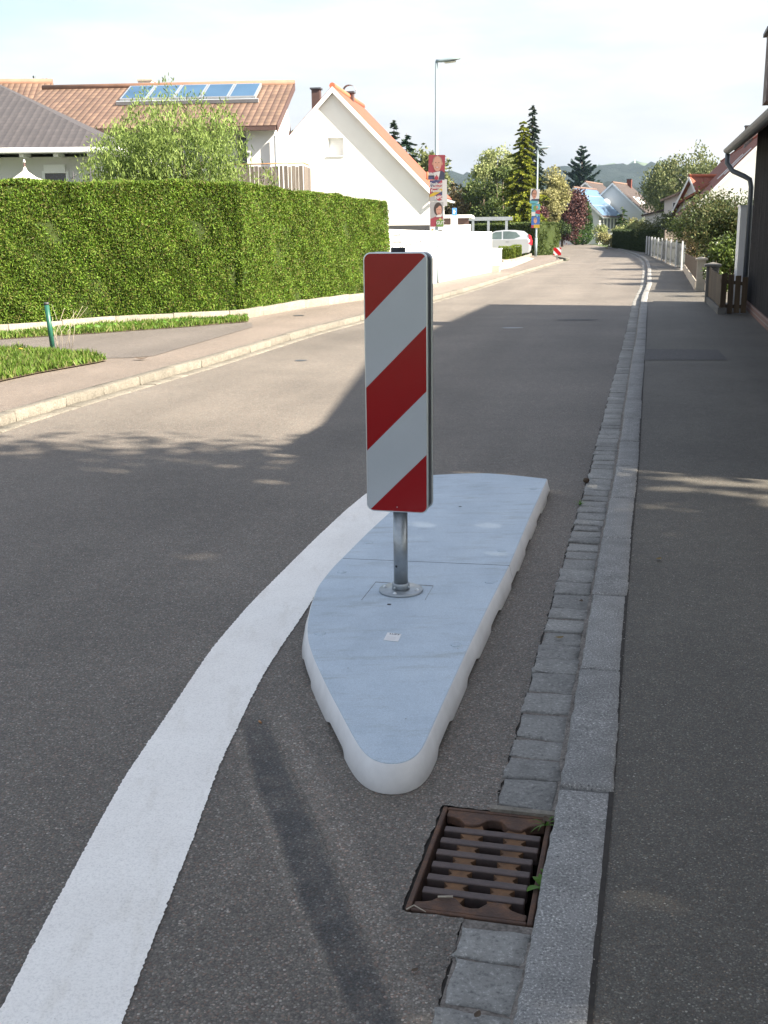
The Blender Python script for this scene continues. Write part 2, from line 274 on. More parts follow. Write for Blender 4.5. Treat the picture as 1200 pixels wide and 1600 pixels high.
# ---------------------------------------------------------------- mesh building
class MB:
    def __init__(s): s.v = []; s.f = []; s.uv = {}; s.sm = set()
    def add(s, vs, fs, smooth=False):
        o = len(s.v); s.v += [tuple(p) for p in vs]
        for f in fs:
            if smooth: s.sm.add(len(s.f))
            s.f.append(tuple(o+i for i in f))
        return s
    def box(s, x0, x1, y0, y1, z0, z1):
        v = [(x, y, z) for z in (z0, z1) for y in (y0, y1) for x in (x0, x1)]
        return s.add(v, [(0, 2, 3, 1), (4, 5, 7, 6), (0, 1, 5, 4), (2, 6, 7, 3), (0, 4, 6, 2), (1, 3, 7, 5)])
    def obox(s, c, ax, ay, az, hx, hy, hz):
        c = Vector(c); ax = Vector(ax).normalized()*hx; ay = Vector(ay).normalized()*hy; az = Vector(az).normalized()*hz
        v = [c+ax*i+ay*j+az*k for k in (-1, 1) for j in (-1, 1) for i in (-1, 1)]
        return s.add(v, [(0, 2, 3, 1), (4, 5, 7, 6), (0, 1, 5, 4), (2, 6, 7, 3), (0, 4, 6, 2), (1, 3, 7, 5)])
    def prism(s, pts, z0, z1):
        n = len(pts); v = [(p[0], p[1], z0) for p in pts] + [(p[0], p[1], z1) for p in pts]
        return s.add(v, [tuple(range(n))[::-1], tuple(range(n, 2*n))] + [(i, (i+1) % n, n+(i+1) % n, n+i) for i in range(n)])
    def extr(s, pts, d):
        """closed 3-D polygon extruded along vector d"""
        n = len(pts); d = Vector(d); v = [Vector(p) for p in pts] + [Vector(p)+d for p in pts]
        return s.add(v, [tuple(range(n))[::-1], tuple(range(n, 2*n))] + [(i, (i+1) % n, n+(i+1) % n, n+i) for i in range(n)])
    def tube(s, path, rad, n=8, cap=True):
        path = [Vector(p) for p in path]; m = len(path)
        if not hasattr(rad, '__len__'): rad = [rad]*m
        vs = []; ref = None
        for i, p in enumerate(path):
            t = (path[min(i+1, m-1)] - path[max(i-1, 0)])
            t = t.normalized() if t.length > 1e-9 else Vector((0, 0, 1))
            if ref is None: ref = Vector((1, 0, 0)) if abs(t.x) < 0.9 else Vector((0, 1, 0))
            a = (ref - t*ref.dot(t)).normalized(); b_ = t.cross(a); ref = a
            for k in range(n):
                th = 2*math.pi*k/n; vs.append(p + a*(rad[i]*math.cos(th)) + b_*(rad[i]*math.sin(th)))
        fs = [(i*n+k, i*n+(k+1) % n, (i+1)*n+(k+1) % n, (i+1)*n+k) for i in range(m-1) for k in range(n)]
        s.add(vs, fs, True)
        if cap:
            o = len(s.v)-len(vs); s.f.append(tuple(o+k for k in range(n))[::-1]); s.f.append(tuple(o+(m-1)*n+k for k in range(n)))
        return s
    def disc(s, c, nrm, r, n=20, rx=None):
        c = Vector(c); nrm = Vector(nrm).normalized(); a = nrm.orthogonal().normalized(); 
        if abs(nrm.z) < 0.5: a = Vector((0, 0, 1)).cross(nrm).normalized()
        b_ = nrm.cross(a); rx = rx or r
        return s.add([c + a*(rx*math.cos(2*math.pi*k/n)) + b_*(r*math.sin(2*math.pi*k/n)) for k in range(n)], [tuple(range(n))])
    def slab(s, p0, p1, p2, p3, th):
        """roof plane p0->p1 along the eave, p3/p2 above; uv in metres on the top face"""
        P = [Vector(p) for p in (p0, p1, p2, p3)]; n = (P[1]-P[0]).cross(P[3]-P[0]).normalized()
        if n.z < 0: n = -n
        o = len(s.f); s.add(P + [p - n*th for p in P], [(0, 1, 2, 3), (7, 6, 5, 4), (4, 5, 1, 0), (5, 6, 2, 1), (6, 7, 3, 2), (7, 4, 0, 3)])
        e = (P[1]-P[0]).normalized(); w = n.cross(e)
        if w.z < 0: w = -w
        s.uv[o] = [((p-P[0]).dot(e), (p-P[0]).dot(w)) for p in P]
        s.uv[o+2] = [(0, 0)]*4
        return s
    def lathe(s, prof, n=24, c=(0, 0, 0)):
        c = Vector(c); vs = [c + Vector((r*math.cos(2*math.pi*k/n), r*math.sin(2*math.pi*k/n), z)) for r, z in prof for k in range(n)]
        m = len(prof); s.add(vs, [(i*n+k, i*n+(k+1) % n, (i+1)*n+(k+1) % n, (i+1)*n+k) for i in range(m-1) for k in range(n)], True)
        o = len(s.v)-len(vs); s.f.append(tuple(o+(m-1)*n+k for k in range(n))); s.f.append(tuple(o+k for k in range(n))[::-1]); return s
    def build(s, name, mat, parent=None, loc=(0, 0, 0), rz=0.0, bevel=0, bseg=2, rot=None):
        me = bpy.data.meshes.new(name); me.from_pydata(s.v, [], s.f)
        if s.uv:
            ul = me.uv_layers.new(name='UVMap')
            for fi, uvs in s.uv.items():
                for li, uvc in zip(me.polygons[fi].loop_indices, uvs): ul.data[li].uv = uvc
        for fi in s.sm: me.polygons[fi].use_smooth = True
        bm = bmesh.new(); bm.from_mesh(me); bmesh.ops.recalc_face_normals(bm, faces=bm.faces); bm.to_mesh(me); bm.free()
        return link(name, me, mat, parent, loc, rz, bevel, bseg, rot)
def link(name, me, mat, parent=None, loc=(0, 0, 0), rz=0.0, bevel=0, bseg=2, rot=None):
    me.materials.append(MATS[mat] if isinstance(mat, str) else mat)
    o = bpy.data.objects.new(name, me); COL.objects.link(o)
    if parent: o.parent = parent
    o.location = loc; o.rotation_euler = rot if rot else (0, 0, rz)
    if bevel:
        md = o.modifiers.new('bevel', 'BEVEL'); md.width = bevel; md.segments = bseg; md.limit_method = 'ANGLE'; md.angle_limit = R(35)
    return o
def np_mesh(V, Fq, loc=(0, 0, 0)):
    me = bpy.data.meshes.new('m'); n = len(V); q = len(Fq); k = Fq.shape[1]
    me.vertices.add(n); me.vertices.foreach_set('co', np.ascontiguousarray(V, dtype=np.float32).ravel())
    me.loops.add(q*k); me.loops.foreach_set('vertex_index', np.ascontiguousarray(Fq, dtype=np.int32).ravel())
    me.polygons.add(q); me.polygons.foreach_set('loop_start', np.arange(0, q*k, k, dtype=np.int32))
    me.polygons.foreach_set('loop_total', np.full(q, k, dtype=np.int32)); me.update(); return me
def tag(o, label=None, cat=None, group=None, kind=None):
    if label: o['label'] = label
    if cat: o['category'] = cat
    if group: o['group'] = group
    if kind: o['kind'] = kind
    return o
def empty(name, loc, rz, label, cat, group=None):
    o = bpy.data.objects.new(name, None); COL.objects.link(o); o.location = loc; o.rotation_euler = (0, 0, rz)
    o.empty_display_size = 0.3
    return tag(o, label, cat, group)
def copy_tree(o, parent=None):
    c = o.copy(); COL.objects.link(c)
    if parent: c.parent = parent
    for ch in [x for x in bpy.data.objects if x.parent == o]: copy_tree(ch, c)
    return c
def text_mesh(name, txt, size, mat, parent, loc, rot=(math.pi/2, 0, 0), align='CENTER', shear=0.0, bold=0.0, th=0.0006):
    cu = bpy.data.curves.new('t', 'FONT'); cu.body = txt; cu.size = size; cu.align_x = align; cu.shear = shear; cu.offset = bold; cu.extrude = th
    cu.resolution_u = 2
    t = bpy.data.objects.new('t', cu); COL.objects.link(t)
    bpy.context.view_layer.update()
    me = bpy.data.meshes.new_from_object(t.evaluated_get(bpy.context.evaluated_depsgraph_get()))
    bpy.data.objects.remove(t); bpy.data.curves.remove(cu); me.materials.clear()
    return link(name, me, mat, parent, loc, rot=rot)

# ---------------------------------------------------------------- polylines
def resample(pts, step):
    P = np.array([(p[0], p[1]) for p in pts]); d = np.r_[0, np.cumsum(np.hypot(*np.diff(P, axis=0).T))]
    s = np.arange(0, d[-1], step); s = np.r_[s, d[-1]]
    # smooth the corners a little
    Q = np.c_[np.interp(s, d, P[:, 0]), np.interp(s, d, P[:, 1])]
    return Q
def smooth(Q, k=5, it=2):
    Q = Q.copy()
    for _ in range(it):
        A = Q.copy(); A[1:-1] = (Q[:-2]+2*Q[1:-1]+Q[2:])/4; Q = A
    return Q
def offset(Q, d):
    T = np.gradient(Q, axis=0); T /= np.linalg.norm(T, axis=1)[:, None]
    N = np.c_[T[:, 1], -T[:, 0]]        # to the right of travel
    return Q + N*(d[:, None] if hasattr(d, '__len__') else d)
def arclen(Q): return np.r_[0, np.cumsum(np.hypot(*np.diff(Q, axis=0).T))]
def at_s(Q, s):
    d = arclen(Q); return np.array([np.interp(s, d, Q[:, 0]), np.interp(s, d, Q[:, 1])])
def flat(name, poly, z, mat, holes=()):
    bm = bmesh.new()
    for loop in [poly]+list(holes):
        vs = [bm.verts.new((p[0], p[1], z)) for p in loop]
        for i in range(len(vs)): bm.edges.new((vs[i], vs[(i+1) % len(vs)]))
    bmesh.ops.triangle_fill(bm, use_beauty=True, edges=bm.edges[:])
    for f in bm.faces:
        if f.normal.z < 0: f.normal_flip()
    me = bpy.data.meshes.new(name); bm.to_mesh(me); bm.free()
    return link(name, me, mat)

# ================================================================ THE STREET
PZ = 0.09
r_px = [(675, 1600), (775, 1265), (835, 1040), (885, 860), (920, 742), (950, 622), (975, 530), (989, 470), (1000, 449), (1004, 424), (1003, 411), (999, 405), (990, 400), (976, 394), (961, 389.5), (946, 386)]
R0 = [G(u, v) for u, v in r_px]
t0 = (R0[1]-R0[0]).normalized(); R0 = [R0[0]-t0*14] + R0
R0 = smooth(resample(R0, 0.3), it=3)
far_r = [G(930, 383), G(905, 380.5), G(880, 379.3)]; far_r.append(far_r[-1] + Vector((-40, 6, 0)))
R0far = [(p.x, p.y) for p in far_r]
l_px = [(0, 677), (75, 652), (170, 622), (280, 592), (400, 555), (500, 522), (565, 505.5), (679, 473), (750, 452), (818, 429), (885, 408)]
L0 = [G(u, v) for u, v in l_px]
t0 = (L0[1]-L0[0]).normalized(); L0 = [L0[0]-t0*16] + L0
L0 = smooth(resample(L0, 0.5), it=6)
nose = [G(890, 406.5), G(884, 404.6), G(869, 402.8), G(865, 392), G(859, 386.5), G(850, 382.5)]; nose.append(nose[-1] + Vector((-30, 5, 0)))
simple('crack dirt', (0.03, 0.026, 0.022), 0.95, var=0.4, scale=40)
# the gulley sits beside the kerb
gc = G(790, 1355); dR = arclen(R0)
k0 = int(np.argmin(np.hypot(R0[:, 0]-gc.x, R0[:, 1]-gc.y))); T = R0[k0+1]-R0[k0-1]; T /= np.linalg.norm(T)
N = np.array([T[1], -T[0]]); KERB_YAW = math.atan2(T[0], T[1])
sG = dR[k0] + float(np.dot(np.array([gc.x, gc.y])-R0[k0], T))
g_bot, g_top = G(832, 1447), G(862, 1270)
sA = dR[k0] + float(np.dot(np.array([g_bot.x, g_bot.y])-R0[k0], T)); sB = sA + 0.50
gA, gB = at_s(R0, sA), at_s(R0, sB)
GW0, GW1 = -0.143, 0.160
hole = [tuple(gA+N*GW0), tuple(gA+N*GW1), tuple(gB+N*GW1), tuple(gB+N*GW0)]
before = [tuple(p) for p, s in zip(R0, dR) if s < sA-0.01]; after = [tuple(p) for p, s in zip(R0, dR) if s > sB+0.01]
def rag_line(pts, amp, step=0.012, lim=9.0):
    out = []
    for a, b_ in zip(pts[:-1], pts[1:]):
        a, b_ = np.array(a), np.array(b_); L_ = float(np.linalg.norm(b_-a)); out.append(tuple(a))
        if min(np.linalg.norm(a), np.linalg.norm(b_)) < lim and b_[1] > -1:
            n_ = max(1, int(L_/step)); t_ = (b_-a)/max(L_, 1e-6); nn_ = np.array([t_[1], -t_[0]]); w = 0.0
            for k in range(1, n_): w = 0.7*w + random.gauss(0, amp*0.7); out.append(tuple(a+(b_-a)*k/n_ + nn_*(w-amp*0.8)))
    out.append(tuple(pts[-1])); return out
random.seed(5)
GE = 0.003
right_edge = rag_line(before + [tuple(gA-T*GE), tuple(gA+N*(GW0-GE)-T*GE)], 0.0028) + rag_line([tuple(gA+N*(GW0-GE)-T*GE), tuple(gB+N*(GW0-GE)+T*GE)], 0.0024) + rag_line([tuple(gB+N*(GW0-GE)+T*GE), tuple(gB+T*GE)] + after, 0.0028) + R0far
_old = before + [tuple(gA), tuple(gA+N*GW0), tuple(gB+N*GW0), tuple(gB)] + after + R0far
left_edge = [tuple(p) for p in L0] + [(p.x, p.y) for p in nose]
tag(flat('grate_surround', [tuple(gA+N*(GW0-0.05)-T*0.05), tuple(gA+N*0.0-T*0.05), tuple(gA+N*0.0), tuple(gA+N*(GW0+0.001)), tuple(gB+N*(GW0+0.001)), tuple(gB+N*0.0), tuple(gB+N*0.0+T*0.05), tuple(gB+N*(GW0-0.05)+T*0.05)], -0.012, 'crack dirt'), kind='structure')
tag(flat('road', right_edge + left_edge[::-1], 0.0, 'road asphalt'), kind='structure')
# ground: one sheet to the horizon, open only over the gulley
B = 3200
tag(flat('ground', [(-B, -60), (B, -60), (B, B), (-B, B)], -0.03, 'meadow', [hole]), kind='structure')

# stone rows -------------------------------------------------------
def stone_row(name, Q, a, b, z0, z1, lens, mat, gap=0.008, jit=0.004, zj=0.003, near=9, s_from=0, s_to=1e9, skip=None, rim=0.007, taper=None):
    d = arclen(Q); V = []; Fc = []; s = s_from; e = min(d[-1], s_to)
    T_ = np.gradient(Q, axis=0); T_ /= np.linalg.norm(T_, axis=1)[:, None]
    while s < e-0.03:
        ln = random.uniform(*lens); s1 = min(s+ln, e)
        if skip and s1 > skip[0] and s < skip[1]:
            if s < skip[0]-0.04: s1 = skip[0]
            else: s = skip[1]; continue
        c = np.array([np.interp((s+s1)/2, d, Q[:, 0]), np.interp((s+s1)/2, d, Q[:, 1])])
        dist = math.hypot(c[0], c[1]); fine = dist < near and c[1] > -1.5
        nu = max(2, int((s1-s)/0.035)) if fine else (3 if dist < 25 else 1); nw = max(2, int((b-a)/0.035)) if fine else (2 if dist < 25 else 1)
        us = np.r_[0, rim/(s1-s-gap), np.linspace(0, 1, nu+1)[1:-1], 1-rim/(s1-s-gap), 1]; ws = np.r_[0, rim/(b-a), np.linspace(0, 1, nw+1)[1:-1], 1-rim/(b-a), 1]
        aa = a + random.uniform(-jit, jit); bb = b + random.uniform(-jit, jit); zt = z1 + random.uniform(-zj, zj)
        tilt = random.uniform(-zj, zj)*1.2; o = len(V); nU, nW = len(us)+2, len(ws)+2
        e0, e1 = random.uniform(-jit, jit), random.uniform(-jit, jit)
        for i in range(nU):
            ui = us[min(max(i-1, 0), len(us)-1)]
            for j in range(nW):
                wj = ws[min(max(j-1, 0), len(ws)-1)]
                ss = s + gap/2 + (s1-s-gap)*ui; w_ = aa + (bb-aa)*wj
                ss += (e0*(1-ui)+e1*ui)*(wj-0.5)*1.6
                x = np.interp(ss, d, Q[:, 0]); y = np.interp(ss, d, Q[:, 1]); tx = np.interp(ss, d, T_[:, 0]); ty = np.interp(ss, d, T_[:, 1])
                edge = (i in (0, 1, nU-2, nU-1)) or (j in (0, 1, nW-2, nW-1)); skirt = i in (0, nU-1) or j in (0, nW-1)
                px, py = x+ty*w_, y-tx*w_
                if fine:
                    k = jit*(0.8 if edge else 0.3); px += random.uniform(-k, k); py += random.uniform(-k, k)
                z = z0 if skirt else zt - (rim*0.8 if edge else 0) + tilt*(ui-0.5)*2 + (random.uniform(-zj, zj)*0.35 if fine else 0)
                V.append((px, py, z))
        if fine:    # skirt follows its edge
            for i in range(nU):
                for j in range(nW):
                    ii, jj = min(max(i, 1), nU-2), min(max(j, 1), nW-2)
                    if (ii, jj) != (i, j): q = V[o+ii*nW+jj]; V[o+i*nW+j] = (q[0], q[1], z0)
        for i in range(nU-1):
            for j in range(nW-1):
                Fc.append((o+i*nW+j, o+(i+1)*nW+j, o+(i+1)*nW+j+1, o+i*nW+j+1))
        s = s1
    me = np_mesh(np.array(V), np.array(Fc)); me.validate()
    return tag(link(name, me, mat), kind='structure')
def strip(name, Q, a, b, z, mat, s0=0, s1=1e9, zb=None):
    d = arclen(Q); m = (d >= s0) & (d <= s1); Qs = Q
    A = offset(Q, a)[m]; Bq = offset(Q, b)[m]; n = len(A)
    V = [(p[0], p[1], z if zb is None else z) for p in A] + [(p[0], p[1], z if zb is None else zb) for p in Bq]
    me = bpy.data.meshes.new(name); me.from_pydata(V, [], [(i, n+i, n+i+1, i+1) for i in range(n-1)])
    bm = bmesh.new(); bm.from_mesh(me)
    for f in bm.faces:
        if f.normal.z < 0: f.normal_flip()
    bm.to_mesh(me); bm.free()
    return tag(link(name, me, mat), kind='structure')
Rf = resample(R0, 0.1)
strip('gutter_bed', Rf, 0.004, 0.178, -0.0015, 'joint sand', 0, sA); strip('gutter_bed', Rf, 0.004, 0.178, -0.0015, 'joint sand', sB)
strip('asphalt_edge_crack', Rf, -0.025, 0.008, -0.004, 'crack dirt', 0, sA-0.02); strip('asphalt_edge_crack', Rf, -0.025, 0.008, -0.004, 'crack dirt', sB+0.02)
strip('kerb_joint', Rf, 0.149, 0.180, 0.001, 'joint sand', 0, sA-0.02, 0.016); strip('kerb_joint', Rf, 0.149, 0.180, 0.001, 'joint sand', sB+0.02, 1e9, 0.016)
random.seed(11)
stone_row('gutter_stones', Rf, 0.003, 0.156, -0.02, 0.004, (0.12, 0.20), 'gutter granite', 0.012, 0.008, 0.003, 9, 10, skip=(sA-0.012, sB+0.03), rim=0.0045)
stone_row('kerb', Rf, 0.176, 0.313, -0.02, PZ, (0.82, 1.02), 'kerb granite', 0.008, 0.004, 0.003, 9, 10.3, rim=0.008)
Lf = resample(L0, 0.1)
stone_row('gutter_stones', Lf, -0.155, -0.004, -0.02, 0.008, (0.16, 0.3), 'pale kerb granite', 0.010, 0.005, 0.003, 0)
dl = arclen(Lf)
stone_row('kerb', Lf, -0.29, -0.16, -0.02, PZ+0.004, (0.7, 1.0), 'pale kerb granite', 0.010, 0.006, 0.004, 0, rim=0.012)
Nf = resample([(nose[0].x, nose[0].y), (nose[1].x, nose[1].y), (nose[2].x, nose[2].y), (nose[3].x, nose[3].y), (nose[4].x, nose[4].y), (nose[5].x, nose[5].y)], 0.4)
stone_row('kerb', Nf, -0.2, 0.0, -0.02, PZ+0.004, (0.7, 1.0), 'pale kerb granite', 0.010, 0.004, 0.004, 0)

strip('pavement_edge', Rf, 0.305, 0.318, PZ-0.0035, 'crack dirt')
for c_, sg_ in ((gA, -1), (gB, 1)): tag(flat('gutter_bed', [tuple(c_+N*0.0+T*sg_*0.003), tuple(c_+N*0.178+T*sg_*0.003), tuple(c_+N*0.178+T*sg_*0.16), tuple(c_+N*0.0+T*sg_*0.16)], -0.0025, 'joint sand'), kind='structure')
# pavements --------------------------------------------------------
kr = offset(R0, 0.314)
kr_far = [(p[0]+1.2, p[1]-1.2) for p in R0far]
prop_r_px = [(1200, 516), (1165, 482), (1122, 491), (1103, 472), (1088, 454), (1068, 422), (1011, 396), (957, 386), (940, 383)]
PR = [G(u, v, PZ) for u, v in prop_r_px]
bd = (PR[1]-PR[0]).normalized()          # along the barn wall
prs = [PR[0]-bd*30] + PR
sheet_r = [(p.x+1.2, p.y) for p in prs]
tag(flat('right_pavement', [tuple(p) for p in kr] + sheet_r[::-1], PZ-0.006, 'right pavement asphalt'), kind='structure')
kl = offset(L0, -0.292)
prop_l_px = [(-120, 541), (0, 527), (200, 509), (385, 499), (560, 466.5), (683, 441.5), (768, 424.5), (783, 412), (835, 399), (851, 386)]
PL = [G(u, v, PZ) for u, v in prop_l_px]
sheet_l = [(-16, -12), (-16, 15)] + [(p.x-1.5, p.y+0.6) for p in PL[:1]] + [(p.x-0.6, p.y+0.5) for p in PL[1:9]] + [(PL[9].x, PL[9].y)]
ls = [tuple(p) for p in kl] + [(p.x-0.15, p.y) for p in nose[2:6]]
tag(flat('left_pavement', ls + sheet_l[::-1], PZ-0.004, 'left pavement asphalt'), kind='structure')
drv = [G(u, v, PZ) for u, v in [(-200, 560), (0, 550), (130, 560), (205, 559), (240, 556), (395, 511), (393, 504), (300, 509), (150, 519), (0, 528), (-200, 536)]]
tag(flat('driveway', [(p.x, p.y) for p in drv], PZ+0.001, 'driveway asphalt'), kind='structure')
cardrive = [G(u, v, PZ) for u, v in [(771, 424), (800, 418), (835, 404), (800, 396), (770, 400)]]
tag(flat('car_driveway', [(p.x, p.y) for p in cardrive], PZ+0.001, 'concrete'), kind='structure')
patch = [G(u, v, PZ) for u, v in [(1006, 562), (1137, 562), (1122, 546), (1006, 545)]]
tag(flat('pavement_repair', [(p.x, p.y) for p in patch], PZ-0.002, 'repair asphalt'), kind='structure')
# trench line beside the left driveway
def blotch(name, pts, z, mat): return tag(flat(name, [(p.x, p.y) for p in pts], z, mat), kind='structure')
def ell(u, v, ru, n=22, z=0.0, sq=1.0):
    c = G(u, v, z); r = G(u+ru, v, z).x - c.x
    return [Vector((c.x + r*math.cos(2*math.pi*k/n)*random.uniform(.9, 1.1), c.y + sq*r*math.sin(2*math.pi*k/n)*random.uniform(.9, 1.1), 0)) for k in range(n)]
simple('chalky patch', (0.26, 0.27, 0.28), 0.8, var=0.2, scale=30)
blotch('road_patch', ell(800, 512.5, 17, sq=0.7), 0.004, 'chalky patch')
blotch('road_patch', ell(903, 500, 34, sq=0.5), 0.004, 'repair asphalt')
for u, v, ru, zz in ((470, 563.5, 9, 0.0),):
    blotch('manhole_cover', ell(u, v, ru, z=zz), zz+0.004, 'dark metal sheet')
blotch('manhole_cover', ell(467, 493, 9, z=PZ), PZ+0.003, 'dark metal sheet')

# faded strips on the asphalt (old marking that was blacked out) ------
def fade_strip(name, left, right, z, col, amax, n=60, sc=9.0):
    LQ, RQ = resample([G(u, v) for u, v in left], 0.03), resample([G(u, v) for u, v in right], 0.03)
    t = np.linspace(0, 1, n)
    def samp(Q): d = arclen(Q); d = d/d[-1]; return np.c_[np.interp(t, d, Q[:, 0]), np.interp(t, d, Q[:, 1])]
    A, B_ = samp(smooth(LQ, it=6)), samp(smooth(RQ, it=6)); V = []; m = 5
    for i in range(n):
        for j in range(m): p = A[i]*(1-j/(m-1)) + B_[i]*(j/(m-1)); V.append((p[0], p[1], z))
    me = bpy.data.meshes.new(name); fs = [(i*m+j, i*m+j+1, (i+1)*m+j+1, (i+1)*m+j) for i in range(n-1) for j in range(m-1)]
    me.from_pydata(V, [], fs); ul = me.uv_layers.new(name='UVMap')
    for p in me.polygons:
        for li, vi in zip(p.loop_indices, p.vertices): ul.data[li].uv = ((vi//m)/(n-1), (vi % m)/(m-1))
    if name not in MATS:
        mt = MATS['road asphalt'].copy(); mt.name = name; nt = mt.node_tree; b = nt.nodes['Principled BSDF']
        src = b.inputs['Base Color'].links[0].from_socket; tinted = mixc(nt, 1.0, src, col, 'MULTIPLY')
        uv = nd(nt, 'ShaderNodeUVMap'); sx = nd(nt, 'ShaderNodeSeparateXYZ'); nt.links.new(uv.outputs[0], sx.inputs[0])
        e1 = ramp(nt, sx.outputs[1], [(0.0, _g(0)), (0.16, _g(1)), (0.84, _g(1)), (1.0, _g(0))])
        e2 = ramp(nt, sx.outputs[0], [(0.0, _g(0)), (0.12, _g(1)), (0.9, _g(1)), (1.0, _g(0))])
        nn = ramp(nt, noise(nt, objco(nt), sc, 6, 0.7), [(0.36, _g(0.45)), (0.6, _g(1))])
        a = mixc(nt, 1.0, mixc(nt, 1.0, e1, e2, 'MULTIPLY'), nn, 'MULTIPLY'); a = mixc(nt, 1.0, a, _g(amax), 'MULTIPLY')
        nt.links.new(mixc(nt, a, src, tinted), b.inputs['Base Color']); MATS[name] = mt
    return tag(link(name, me, name), kind='structure')
fade_strip('blacked_out_marking', [(372, 1110), (395, 1228), (435, 1313), (459, 1399), (512, 1505), (552, 1610), (600, 1750)], [(415, 1110), (453, 1207), (496, 1292), (539, 1399), (576, 1484), (634, 1610), (700, 1750)], 0.0014, (0.40, 0.44, 0.50), 0.97)
fade_strip('scoured_asphalt', [(400, 1090), (440, 1170), (490, 1275), (535, 1385), (572, 1475), (625, 1600), (680, 1720)], [(432, 1080), (480, 1160), (540, 1270), (590, 1380), (640, 1480), (700, 1600), (760, 1720)], 0.0010, (1.32, 1.31, 1.30), 0.85)
fade_strip('scoured_asphalt', [(350, 1105), (378, 1228), (420, 1320), (446, 1405), (500, 1515), (545, 1610)], [(380, 1105), (402, 1228), (440, 1313), (466, 1399), (520, 1505), (560, 1610)], 0.0006, (1.32, 1.31, 1.30), 0.85)
0 and fade_strip('tyre_scuff', [(690, 738), (780, 690), (870, 650), (945, 612)], [(706, 744), (790, 700), (876, 658), (950, 617)], 0.0030, (1.14, 1.14, 1.13), 0.9)

# white line --------------------------------------------------------
wl = [(-160, 1900), (10, 1562), (60, 1462), (120, 1352), (190, 1222), (260, 1120), (330, 1015), (390, 945), (430, 905), (490, 845), (540, 798), (568, 775), (618, 738)]
wr = [(80, 1900), (190, 1600), (235, 1482), (270, 1392), (310, 1292), (340, 1202), (375, 1130), (405, 1066), (440, 1010), (475, 960), (500, 918), (560, 858), (620, 800), (668, 748)]
LQ, RQ = (smooth(resample(smooth(resample([G(u, v) for u, v in w], 0.05), it=8), 0.007), it=2) for w in (wl, wr))
def rag(Q, amp):
    n = len(Q); a = rng.normal(0, 1, n); b_ = a*0.9; c_ = 0.0
    return offset(Q, (b_+c_)*amp)
paint, nt, b = newmat('thermoplastic white'); v = objco(nt)
c1 = ramp(nt, noise(nt, v, 3.5, 7, 0.7), [(0.3, (0.82, 0.79, 0.735)), (0.7, (0.90, 0.875, 0.82))])
c1 = mixc(nt, 1.0, c1, ramp(nt, noise(nt, objco(nt, (5, 1.1, 1)), 2.2, 7, 0.72), [(0.32, (0.91, 0.90, 0.88)), (0.47, _g(1.0))]), 'MULTIPLY')
c1 = mixc(nt, 1.0, c1, ramp(nt, noise(nt, v, 160, 3, 0.7), [(0.3, _g(0.82)), (0.5, _g(1.0)), (0.7, _g(1.05))]), 'MULTIPLY')
sp_ = nd(nt, 'ShaderNodeTexVoronoi'); sp_.inputs['Scale'].default_value = 42; nt.links.new(v, sp_.inputs['Vector'])
c1 = mixc(nt, 1.0, c1, ramp(nt, sp_.outputs['Distance'], [(0.0, (0.45, 0.42, 0.4)), (0.035, (0.6, 0.58, 0.55)), (0.06, _g(1.0))]), 'MULTIPLY')
nt.links.new(c1, b.inputs['Base Color']); b.inputs['Roughness'].default_value = 0.75
bump(nt, b, noise(nt, v, 220, 4, 0.7), 0.5, 0.003); MATS['thermoplastic white'] = paint
tag(flat('lane_marking', [tuple(p) for p in rag(LQ, 0.0012)] + [tuple(p) for p in rag(RQ, 0.0015)][::-1], 0.004, 'thermoplastic white'), kind='structure')

# ================================================================ TRAFFIC ISLAND
IH = 0.085
def clip(poly, nx, ny, c):
    """keep the side nx*x+ny*y <= c"""
    out = []
    for i in range(len(poly)):
        a, b_ = poly[i], poly[(i+1) % len(poly)]; fa = nx*a[0]+ny*a[1]-c; fb = nx*b_[0]+ny*b_[1]-c
        if fa <= 0: out.append(a)
        if fa*fb < 0: t = fa/(fa-fb); out.append((a[0]+(b_[0]-a[0])*t, a[1]+(b_[1]-a[1])*t))
    return out
top_px = [(576, 1186), (600, 1196.5), (625, 1196.5), (650, 1186), (662, 1166), (698, 1085), (735, 1005), (765, 943), (797, 881), (826, 812), (855, 748.5), (800, 742.5), (760, 739.5), (720, 740), (668, 743), (640, 770), (612, 798), (576, 831), (541, 866), (520, 887), (497, 916), (485, 950), (480, 982), (482, 1003), (491, 1030), (512, 1075), (540, 1128), (560, 1165)]
TP = [G(u, v, IH) for u, v in top_px]
TPc = TP+[TP[0]]
P_ = np.array([(p.x, p.y) for p in TPc]); dd = arclen(P_); ss = np.linspace(0, dd[-1], int(dd[-1]/0.02))[:-1]
P_ = np.c_[np.interp(ss, dd, P_[:, 0]), np.interp(ss, dd, P_[:, 1])]
corner = [np.array([TP[10].x, TP[10].y]), np.array([TP[14].x, TP[14].y])]
for _ in range(10):     # round the outline, but keep the two far corners
    Q = (np.roll(P_, 1, 0)+2*P_+np.roll(P_, -1, 0))/4
    keep = np.zeros(len(P_), bool)
    for c_ in corner: keep |= np.hypot(*(P_-c_).T) < 0.06
    Q[keep] = P_[keep]; P_ = Q
isl_c = G(640, 960, 0); ISL = empty('traffic_island', (isl_c.x, isl_c.y, 0), 0, 'pale blue grey leaf shaped traffic island bolted to the road under the striped panel', 'traffic island')
P_ = P_ - np.array([isl_c.x, isl_c.y])
cen = P_.mean(0); Tn = np.roll(P_, -1, 0)-np.roll(P_, 1, 0); Tn /= np.linalg.norm(Tn, axis=1)[:, None]; Nn = np.c_[Tn[:, 1], -Tn[:, 0]]
if np.sum(Nn*(P_-cen)) < 0: Nn = -Nn
dI = np.r_[0, np.cumsum(np.hypot(*np.diff(np.r_[P_, P_[:1]], axis=0).T))]
